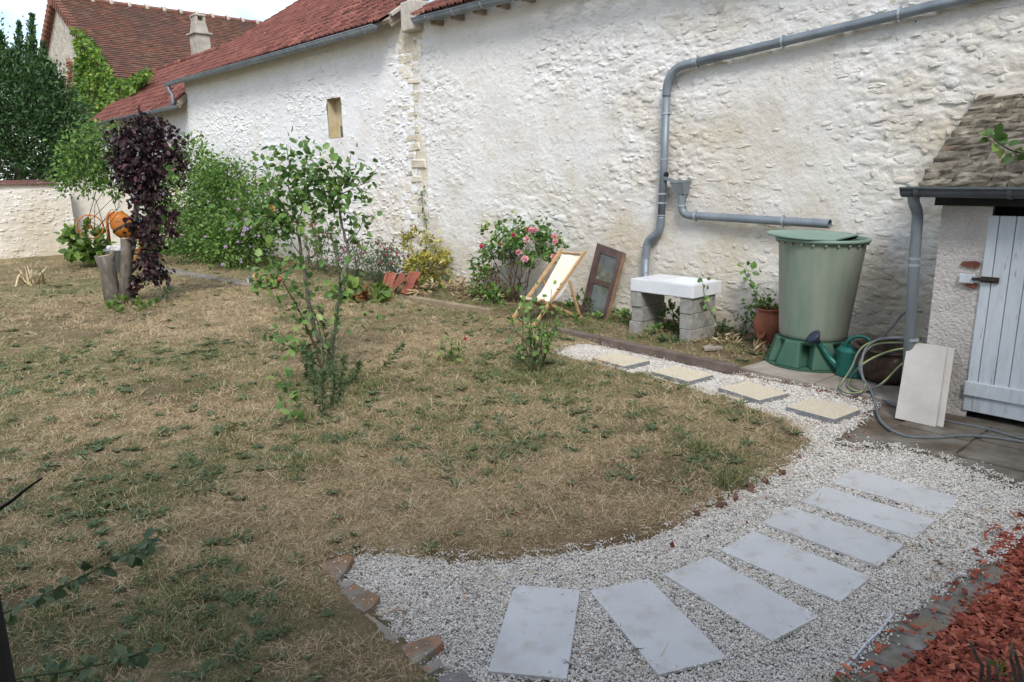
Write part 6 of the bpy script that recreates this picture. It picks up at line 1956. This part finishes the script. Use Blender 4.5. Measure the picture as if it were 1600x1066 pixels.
sprig('sapling', 'single bent sapling shoot in front of the sink corner', G(1130, 533, .03), [(1120, 505), (1105, 475), (1099, 450), (1098, 438)], 16, .085, .85)
sprig('sapling', 'tall young sapling against the wall between sink and butt', WF(7.05, .25, .03), [(1178, 500), (1182, 470), (1174, 440), (1165, 415)], 34, .095, .18)
sprig('sapling', 'shorter leafy sapling beside the tall one at the wall', WF(6.95, .3, .03), [(1163, 510), (1168, 490), (1172, 478)], 20, .08, .28)
sprig('jar_herb', 'thin upright herb rising from the terracotta jar', WF(7.48, .42, .5), [(1205, 480), (1200, 465), (1192, 452)], 14, .05, .42)
shrub('jar_plant', 'low bushy herb spilling over the terracotta jar rim', [(WF(7.47, .42, .56), (.15, .14, .07)), (WF(7.33, .45, .45), (.05, .08, .10))], 300, 'leaf_mid', .04, .03, base=WF(7.5, .42, .5), stems=4, smat='stem_green', cat='plant')
shrub('weed_clump', 'dark weeds at the wall foot right of the sink', [(WF(7.05, .3, .16), (.32, .16, .15)), (WF(7.28, .65, .08), (.16, .2, .07))], 420, 'leaf_weed', .06, .04, base=WF(7.0, .3, .03), stems=6, smat='stem_green', cat='weeds')
shrub('dead_stalks', 'heap of dry brown stalks on the soil right of the sink', [(WF(6.9, .75, .07), (.38, .25, .07)), (WF(7.3, .95, .05), (.4, .3, .05))], 420, 'straw_blade', .13, .03, base=WF(7.0, .8, .03), stems=0, cat='weeds')

# --- shoots close to the camera
def shoot(name, label, pts, Y, nl, L, mat='stem_green', lo=.15):
    K_ = [at(p[0], p[1], Y + (p[2] if len(p) > 2 else 0)) for p in pts]
    if lo > .5:      # this cane grows out of the mulch bed
        K_ = [np.array([K_[0][0] + .12, K_[0][1] - .1, 0.0]), np.array([K_[0][0] + .10, K_[0][1] - .08, 0.9])] + K_
    P_ = smooth_path(K_, 8)
    o = thing(name, label, 'rose shoot', P_[0])
    MB().tube(P_, list(np.linspace(.005, .002, len(P_))), 6).build('stem', mat, o, True)
    if nl:
        ax = unit(np.array(P_[-1]) - P_[0])
        q = np.array([P_[int(i)] for i in rng.integers(int(len(P_) * lo), len(P_), nl)])
        dd = rng.normal(size=(nl, 3)) * .6 + ax * .5
        leaf_pieces(o, q + dd * .012, dd, L, lme_shade if pts[0][0] < 0 else None)
    return o
shoot('rose_shoot', 'green rose shoot reaching in from the left over the lawn', [(-40, 975), (25, 950), (105, 912), (170, 880), (232, 848)], 2.35, 60, .046)
shoot('rose_shoot', 'lowest green rose shoot at the bottom left corner', [(-40, 1075), (40, 1058), (120, 1046), (190, 1030), (232, 1015)], 2.0, 50, .042)
shoot('bare_twig', 'bare black twig sticking out from the shutter edge', [(-10, 800), (15, 785), (40, 765), (66, 747)], 1.5, 0, .05, 'fascia')
shoot('rose_shoot', 'leafy rose shoot hanging in before the shed roof', [(1900, 420), (1760, 300), (1650, 245), (1590, 238), (1562, 225), (1552, 215)], 2.7, 26, .048, lo=.66)
P0 = [np.append(at(1900, 420, 2.7)[:2], 0.0), at(1900, 420, 2.7)]
o = shrub('pruned_shrub', 'pruned grey shrub stubs with sparse shoots at the bottom right corner', [(G(1590, 1045, .10), (.12, .10, .05))], 60, 'leaf_light', .035, .012, base=G(1585, 1060, .0), stems=0)[0]
for (px, py, qx, qy) in ((1545, 1062, 1516, 1003), (1552, 1066, 1542, 1028), (1580, 1066, 1582, 1005), (1566, 1066, 1560, 1040), (1595, 1064, 1586, 1018)):
    b_0 = G(px, py + 16, 0)
    mb = MB()
    twig(mb, b_0, at(qx, qy, b_0[1] - .03 + rng.normal() * .03), .011, .006, .08, 5, 6)
    mb.build('stub', 'bark', o, True)
# ------------------------------------------------------------------ grass, gravel, mulch
def tuft(name, mat, k, L, W, spread, up, proto=BLADE, flat=0.0):
    P = np.stack([rng.normal(size=k) * spread, rng.normal(size=k) * spread, rng.random(k) * .008 + .002], 1)
    D = rng.normal(size=(k, 3))
    D[:, 2] = np.abs(D[:, 2]) * .35 + up
    V, Q_, r_ = leaf_arrays(P, D, rng.normal(size=(k, 3)) * .4 + (0, 0, 1), L * rng.uniform(.5, 1.3, k), W, proto)
    V[:, 2] = np.maximum(V[:, 2], -.004)
    me = mesh_of(name, V, [tuple(f) for q in Q_ for f in q], mat)
    a_ = me.attributes.new('rnd', 'FLOAT', 'POINT')
    a_.data.foreach_set('value', r_.astype(np.float32))
    return me
dry = [tuft('straw_tuft', 'straw_blade', 38, .046, .018, .055, .05) for _ in range(6)] + [tuft('straw_tuft', 'straw_blade', 26, .070, .020, .05, .38) for _ in range(2)]
grn = [tuft('grass_tuft', 'green_blade', 22, .055, .026, .045, .6) for _ in range(3)] + [tuft('grass_tuft', 'green_blade', 22, .045, .030, .05, .3) for _ in range(2)]
def rosette(k, L, W):
    a_ = np.arange(k) * 2.4
    D = np.stack([np.cos(a_), np.sin(a_), .25 + .3 * rng.random(k)], 1)
    V, Q_, r_ = leaf_arrays(np.zeros((k, 3)) + (0, 0, .004), D, np.tile((0, 0, 1.), (k, 1)), L * rng.uniform(.6, 1.1, k), W, LEAF8)
    me = mesh_of('weed_rosette', V, [tuple(f) for q in Q_ for f in q], 'leaf_weed')
    at_ = me.attributes.new('rnd', 'FLOAT', 'POINT')
    at_.data.foreach_set('value', r_.astype(np.float32))
    return me
ros = [rosette(9, .085, .032), rosette(12, .06, .04), rosette(7, .10, .028)]

def lawn_points(r0, r1, dens, amax=R(62)):
    area = amax * (r1 * r1 - r0 * r0)
    k = int(area * dens)
    r_ = np.sqrt(rng.uniform(r0 * r0, r1 * r1, k))
    a_ = rng.uniform(-amax, amax * .8, k)
    return np.stack([r_ * np.sin(a_), r_ * np.cos(a_)], 1)
def on_lawn(x, y):
    s, n = (x - O0[0]) * A[0] + (y - O0[1]) * A[1], (x - O0[0]) * N[0] + (y - O0[1]) * N[1]
    bad = (n < .12) | ((s > 7.75) & (n < 2.4)) | (s < -13.2)
    for poly in (MULCH, PAVE, EDGING):
        bad |= inside(poly, x, y)
    for P_ in EDGE_TILES:
        bad |= inside(P_, x, y) | (edge_dist(P_, x, y) < .035)
    g_ = inside(GRAVEL, x, y)
    return ~bad & ~(g_ & (edge_dist(GRAVEL, x, y) > .02))
Pd, Sd, Id, Pg, Sg, Ig, Pw, Sw, Iw = ([] for _ in range(9))
for r0, r1, dn, sc_ in ((1.6, 4.2, 420, .85), (4.2, 7.0, 260, 1.0), (7.0, 11.0, 105, 1.25), (11.0, 17.0, 38, 1.7), (17, 25, 12, 2.0)):
    xy = lawn_points(r0, r1, dn)
    xy = xy[on_lawn(xy[:, 0], xy[:, 1])]
    g_ = green_mask(xy[:, 0], xy[:, 1])
    d_ = dirt_mask(xy[:, 0], xy[:, 1])
    u = rng.random(len(xy))
    cl_ = fbm(xy[:, 0] * 5.5, xy[:, 1] * 5.5, 91, 3)
    isg = u < np.clip(g_ * .95 - .12 + np.clip((cl_ - .60) * 5, 0, .55), 0, .85)
    wd = isg & (rng.random(len(xy)) < .22)
    isd = ~isg & (rng.random(len(xy)) > d_ * .85)
    for m_, PP, SS, II, nn, f in ((isd, Pd, Sd, Id, len(dry), 1.0), (isg & ~wd, Pg, Sg, Ig, len(grn), .9), (wd, Pw, Sw, Iw, len(ros), .85 / max(1, sc_ * .85))):
        q = xy[m_]
        PP.append(np.column_stack([q, ground_z(q[:, 0], q[:, 1])]))
        SS.append(sc_ * f * rng.uniform(.65, 1.25, len(q)))
        II.append(rng.integers(0, nn, len(q)))
def scatter(name, label, PP, SS, II, protos, cat=None, tilt=.12):
    P, S, I = np.vstack(PP), np.concatenate(SS), np.concatenate(II)
    rot = np.stack([rng.normal(size=len(P)) * tilt, rng.normal(size=len(P)) * tilt, rng.uniform(0, 6.283, len(P))], 1)
    o = cloud(name, P, rot, S, I, protos)
    o['label'], o['kind'] = label, 'stuff'
    return o
scatter('dry_grass', 'dry yellow straw of the parched lawn', Pd, Sd, Id, dry)
scatter('green_grass', 'green grass left in patches of the lawn', Pg, Sg, Ig, grn)
scatter('lawn_weeds', 'flat green weed rosettes in the lawn', Pw, Sw, Iw, ros)
# long bent stalks, a few big tufts
P1, S1, I1 = [], [], []
long_ = [tuft('stalk_tuft', 'straw_blade', 5, .17, .024, .06, .16) for _ in range(3)]
q = np.vstack([np.tile(G(px, py), (k, 1)) + rng.normal(size=(k, 3)) * (r_, r_ * 1.3, 0) for px, py, k, r_ in ((930, 810, 34, .35), (640, 720, 26, .5), (560, 650, 16, .5), (820, 690, 26, .8), (1080, 660, 20, .4), (480, 800, 18, .5), (760, 850, 22, .4), (1150, 720, 16, .3))])
q = q[on_lawn(q[:, 0], q[:, 1])]
q[:, 2] = ground_z(q[:, 0], q[:, 1])
scatter('dry_stalks', 'long bent dry stalks lying over the lawn', [q], [rng.uniform(.6, 1.1, len(q))], [rng.integers(0, 3, len(q))], long_)
big_g = [tuft('grass_tuft', 'green_blade', 60, .09, .032, .06, .7) for _ in range(2)]
q = np.vstack([np.tile(G(px, py), (k, 1)) + rng.normal(size=(k, 3)) * (r_, r_, 0) for px, py, k, r_ in ((1138, 762, 10, .07), (840, 592, 22, .30), (1110, 715, 8, .12), (880, 600, 20, .25), (530, 610, 40, .35), (700, 570, 20, .22), (770, 600, 14, .3), (480, 730, 10, .12),
     (690, 660, 8, .15), (1130, 628, 4, .06), (1000, 592, 6, .06), (560, 600, 14, .25), (730, 480, 8, .12), (750, 490, 6, .1), (360, 690, 8, .25), (150, 1010, 10, .25), (330, 1010, 10, .2), (900, 520, 20, .6), (1040, 545, 16, .6))])
q = q[on_lawn(q[:, 0], q[:, 1])]
q[:, 2] = ground_z(q[:, 0], q[:, 1])
scatter('tall_grass', 'taller green grass tufts about the roses and lawn edge', [q], [rng.uniform(.6, 1.15, len(q))], [rng.integers(0, 2, len(q))], big_g)

# pebbles
mat_leaf('pebble', [(0.0, (0.42, 0.39, 0.345)), (0.2, (0.60, 0.57, 0.515)), (0.6, (0.70, 0.67, 0.615)), (0.95, (0.78, 0.75, 0.70)), (1.0, (0.60, 0.49, 0.39))], .8, 0.0, .2)
ico = bmesh.new()
bmesh.ops.create_icosphere(ico, subdivisions=1, radius=1.0)
IV = np.array([v.co for v in ico.verts])
IF = [tuple(v.index for v in f.verts) for f in ico.faces]
ico.free()
peb = []
for q in range(10):
    V, F, r_ = [], [], []
    for k in range(9):
        c_ = np.array([rng.normal() * .019, rng.normal() * .019, rng.random() * .005])
        sz = rng.uniform(.0036, .0068) * np.array([1, rng.uniform(.55, .95), rng.uniform(.4, .75)])
        a_ = rng.random() * 6.28
        rm = np.array([[math.cos(a_), -math.sin(a_), 0], [math.sin(a_), math.cos(a_), 0], [0, 0, 1]])
        tl_ = np.array(Matrix.Rotation(rng.normal() * .4, 3, 'X'))
        v = (IV * (1 + rng.normal(size=(len(IV), 1)) * .14) * sz) @ tl_.T @ rm.T + c_
        F += [tuple(i + len(V) for i in f) for f in IF]
        V += [tuple(x) for x in v]
        r_ += [rng.random()] * len(v)
    me = mesh_of('pebbles', V, F, 'pebble')
    a_ = me.attributes.new('rnd', 'FLOAT', 'POINT')
    a_.data.foreach_set('value', np.array(r_, np.float32))
    peb.append(me)
def in_rects(x, y, pad=0.0):
    r_ = np.zeros(len(x), bool)
    for c_, a_, L_, W_ in SLAB_RECTS:
        u, v = (x - c_[0]) * math.cos(a_) + (y - c_[1]) * math.sin(a_), -(x - c_[0]) * math.sin(a_) + (y - c_[1]) * math.cos(a_)
        r_ |= (np.abs(u) < L_ / 2 + pad) & (np.abs(v) < W_ / 2 + pad)
    return r_
lo, hi = GRAVEL[:, :2].min(0), GRAVEL[:, :2].max(0)
def gravel_pts(dens):
    k = int((hi[0] - lo[0]) * (hi[1] - lo[1]) * dens)
    q = rng.uniform(lo, hi, (k, 2))
    e = edge_dist(GRAVEL, q[:, 0], q[:, 1])
    i_ = inside(GRAVEL, q[:, 0], q[:, 1])
    ok = (i_ | ((e < .06) & (rng.random(k) < .2))) & ~in_rects(q[:, 0], q[:, 1], -.006)
    # thinner at distance: farther stones are a little larger
    return q[ok]
q = gravel_pts(3300)
d_ = np.hypot(q[:, 0], q[:, 1])
keep = rng.random(len(q)) < np.clip(5.5 / d_, .6, 1)
q, d_ = q[keep], d_[keep]
zz = -.026 + .014 * fbm(q[:, 0] * 2.2, q[:, 1] * 2.2, 71, 3) + .004 * rng.random(len(q))
e = edge_dist(GRAVEL, q[:, 0], q[:, 1])
P = np.column_stack([q, zz + np.where(inside(GRAVEL, q[:, 0], q[:, 1]), 0, .03)])
scatter('gravel', 'fine white and grey gravel of the garden path', [P], [rng.uniform(.85, 1.25, len(q)) * np.clip(d_ / 4.5, 1, 1.2)], [rng.integers(0, 10, len(q))], peb, tilt=.3)
# strayed pebbles on the edging, paving and lawn rim
q = np.vstack([np.tile(G(px, py), (k, 1)) + rng.normal(size=(k, 3)) * (r_, r_, 0) for px, py, k, r_ in ((540, 890, 9, .06), (570, 930, 7, .05), (600, 985, 12, .06), (650, 1000, 12, .07), (700, 1060, 14, .07), (1380, 700, 40, .2), (1480, 715, 40, .2), (1310, 690, 24, .12), (1390, 1000, 6, .05), (1365, 1030, 7, .05))])
q[:, 2] = .03
sl_ = []
for c_, a_, L_, W_ in SLAB_RECTS:
    for k in range(int(rng.integers(3, 8))):
        u, v = (rng.choice([-1, 1]) * L_ * (.5 - .12 * rng.random() ** 1.5), (rng.random() - .5) * W_ * .95)
        sl_.append((c_[0] + u * math.cos(a_) - v * math.sin(a_), c_[1] + u * math.sin(a_) + v * math.cos(a_), 0.006 if L_ > .6 else .043))
sing = []
for k in range(4):
    v = IV * (1 + rng.normal(size=(len(IV), 1)) * .14) * np.array([.008, .006, .004])
    me = mesh_of('pebble', v, IF, 'pebble')
    sing.append(me)
q[52:, 2] = np.where(inside(PAVE, q[52:, 0], q[52:, 1]), -.006, q[52:, 2])
q = np.vstack([q, np.array(sl_)])
scatter('stray_pebbles', 'loose white pebbles strayed onto edging and paving', [q], [rng.uniform(.7, 1.3, len(q))], [rng.integers(0, 4, len(q))], sing, tilt=.3)

# red mulch
mat_leaf('mulch_chip', [(0.0, (0.12, 0.032, 0.022)), (0.35, (0.27, 0.065, 0.04)), (0.8, (0.40, 0.11, 0.064)), (1.0, (0.50, 0.19, 0.11))], .75, 0.0, .25)
mat_noise('mulch_bed', [(0.3, (0.03, 0.012, 0.009)), (0.7, (0.085, 0.025, 0.017))], 40, .95, .8, 60, .02)
tag(flat_sheet('mulch_bed', MULCH, -.02, 'mulch_bed'), 'bed under the red wood chips', kind='structure')
chips = []
for k in range(10):
    a_, b2, c_ = rng.uniform(.016, .034), rng.uniform(.007, .015), rng.uniform(.002, .005)
    V = [(-a_, -b2 * .8, 0), (a_ * .9, -b2, 0), (a_, b2 * .7, 0), (-a_ * .8, b2, 0), (-a_ * .9, -b2 * .7, c_), (a_ * .8, -b2 * .9, c_ * 1.2), (a_ * .95, b2 * .6, c_), (-a_ * .7, b2 * .9, c_ * .8)]
    V = [(x, y, z + .006 * (x / a_) ** 2 * rng.uniform(-.6, 1)) for x, y, z in V]
    me = mesh_of('chip', V, MB().hexa(V).F, 'mulch_chip')
    chips.append(me)
lo2, hi2 = MULCH[:, :2].min(0), MULCH[:, :2].max(0)
q = rng.uniform(lo2, hi2, (60000, 2))
i_ = inside(MULCH, q[:, 0], q[:, 1])
e = edge_dist(MULCH, q[:, 0], q[:, 1])
ok = i_ | ((e < .10) & (rng.random(len(q)) < .05) & (edge_dist(EDGING, q[:, 0], q[:, 1]) < .2))
q, e, i_ = q[ok][:15000], e[ok][:15000], i_[ok][:15000]
zz = np.where(i_, -.012 + .07 * np.minimum(e / .22, 1) * (.55 + .45 * fbm(q[:, 0] * 3, q[:, 1] * 3, 81, 2)) - .03 * rng.random(len(q)) * np.minimum(e / .1, 1), .022)
rot = np.stack([rng.normal(size=len(q)) * .38, rng.normal(size=len(q)) * .38, rng.uniform(0, 6.28, len(q))], 1)
mo = cloud('wood_chips', np.column_stack([q, zz]), rot, rng.uniform(.65, 1.3, len(q)), rng.integers(0, 10, len(q)), chips)
mo['label'], mo['kind'] = 'red dyed wood chip mulch in the corner bed', 'stuff'

# fallen leaves along the pad and on the lawn
fl = []
for k in range(3):
    V, Q_, r_ = leaf_arrays(np.zeros((1, 3)), np.array([[1., 0, 0]]), np.array([[0, 0, 1.]]), .035, .026, LEAF8)
    fl.append(mesh_of('fallen_leaf', V + rng.normal(size=V.shape) * .003, [tuple(f) for qq in Q_ for f in qq], 'leaf_rust'))
mat_leaf('leaf_fallen_red', [(0.0, (0.16, 0.03, 0.02)), (1.0, (0.32, 0.08, 0.04))], .7, .1)
for me in fl[:2]:
    me.materials[0] = MATS['leaf_fallen_red']
edge_ = [G(1160 + 210 * t_, 585 + 46 * t_) + rng.normal(size=3) * (.05, .07, 0) for t_ in rng.random(80)]
lawn_ = [G(rng.uniform(400, 1200), rng.uniform(500, 860)) for _ in range(60)]
pad_ = [G(1320 + 60 * t_, 690 - 60 * t_) + rng.normal(size=3) * (.06, .06, 0) for t_ in rng.random(40)]
q = np.array(edge_ + lawn_ + pad_)
q[:, 2] = np.where(on_lawn(q[:, 0], q[:, 1]), ground_z(q[:, 0], q[:, 1]) + .03, .012)
scatter('fallen_leaves', 'small red and brown fallen leaves on path edge and lawn', [q], [rng.uniform(.5, 1.1, len(q))], [rng.integers(0, 3, len(q))], fl, tilt=.4)

# twigs and dry bits blown into the gravel
tw = [tuft('litter', 'leaf_rust', 3, .05, .05, .03, .02), tuft('litter', 'straw_blade', 4, .07, .03, .04, .02), tuft('litter', 'stem_brown', 2, .09, .035, .03, .03)]
q = rng.uniform(lo, hi, (2600, 2))
q = q[inside(GRAVEL, q[:, 0], q[:, 1]) & ~in_rects(q[:, 0], q[:, 1], .0) & (fbm(q[:, 0] * 1.6, q[:, 1] * 1.6, 95, 3) > .5)][:420]
scatter('gravel_litter', 'dry twigs and leaf bits lying in the gravel', [np.column_stack([q, np.full(len(q), -.006)])], [rng.uniform(.5, 1.1, len(q))], [rng.integers(0, 3, len(q))], tw, tilt=.1)
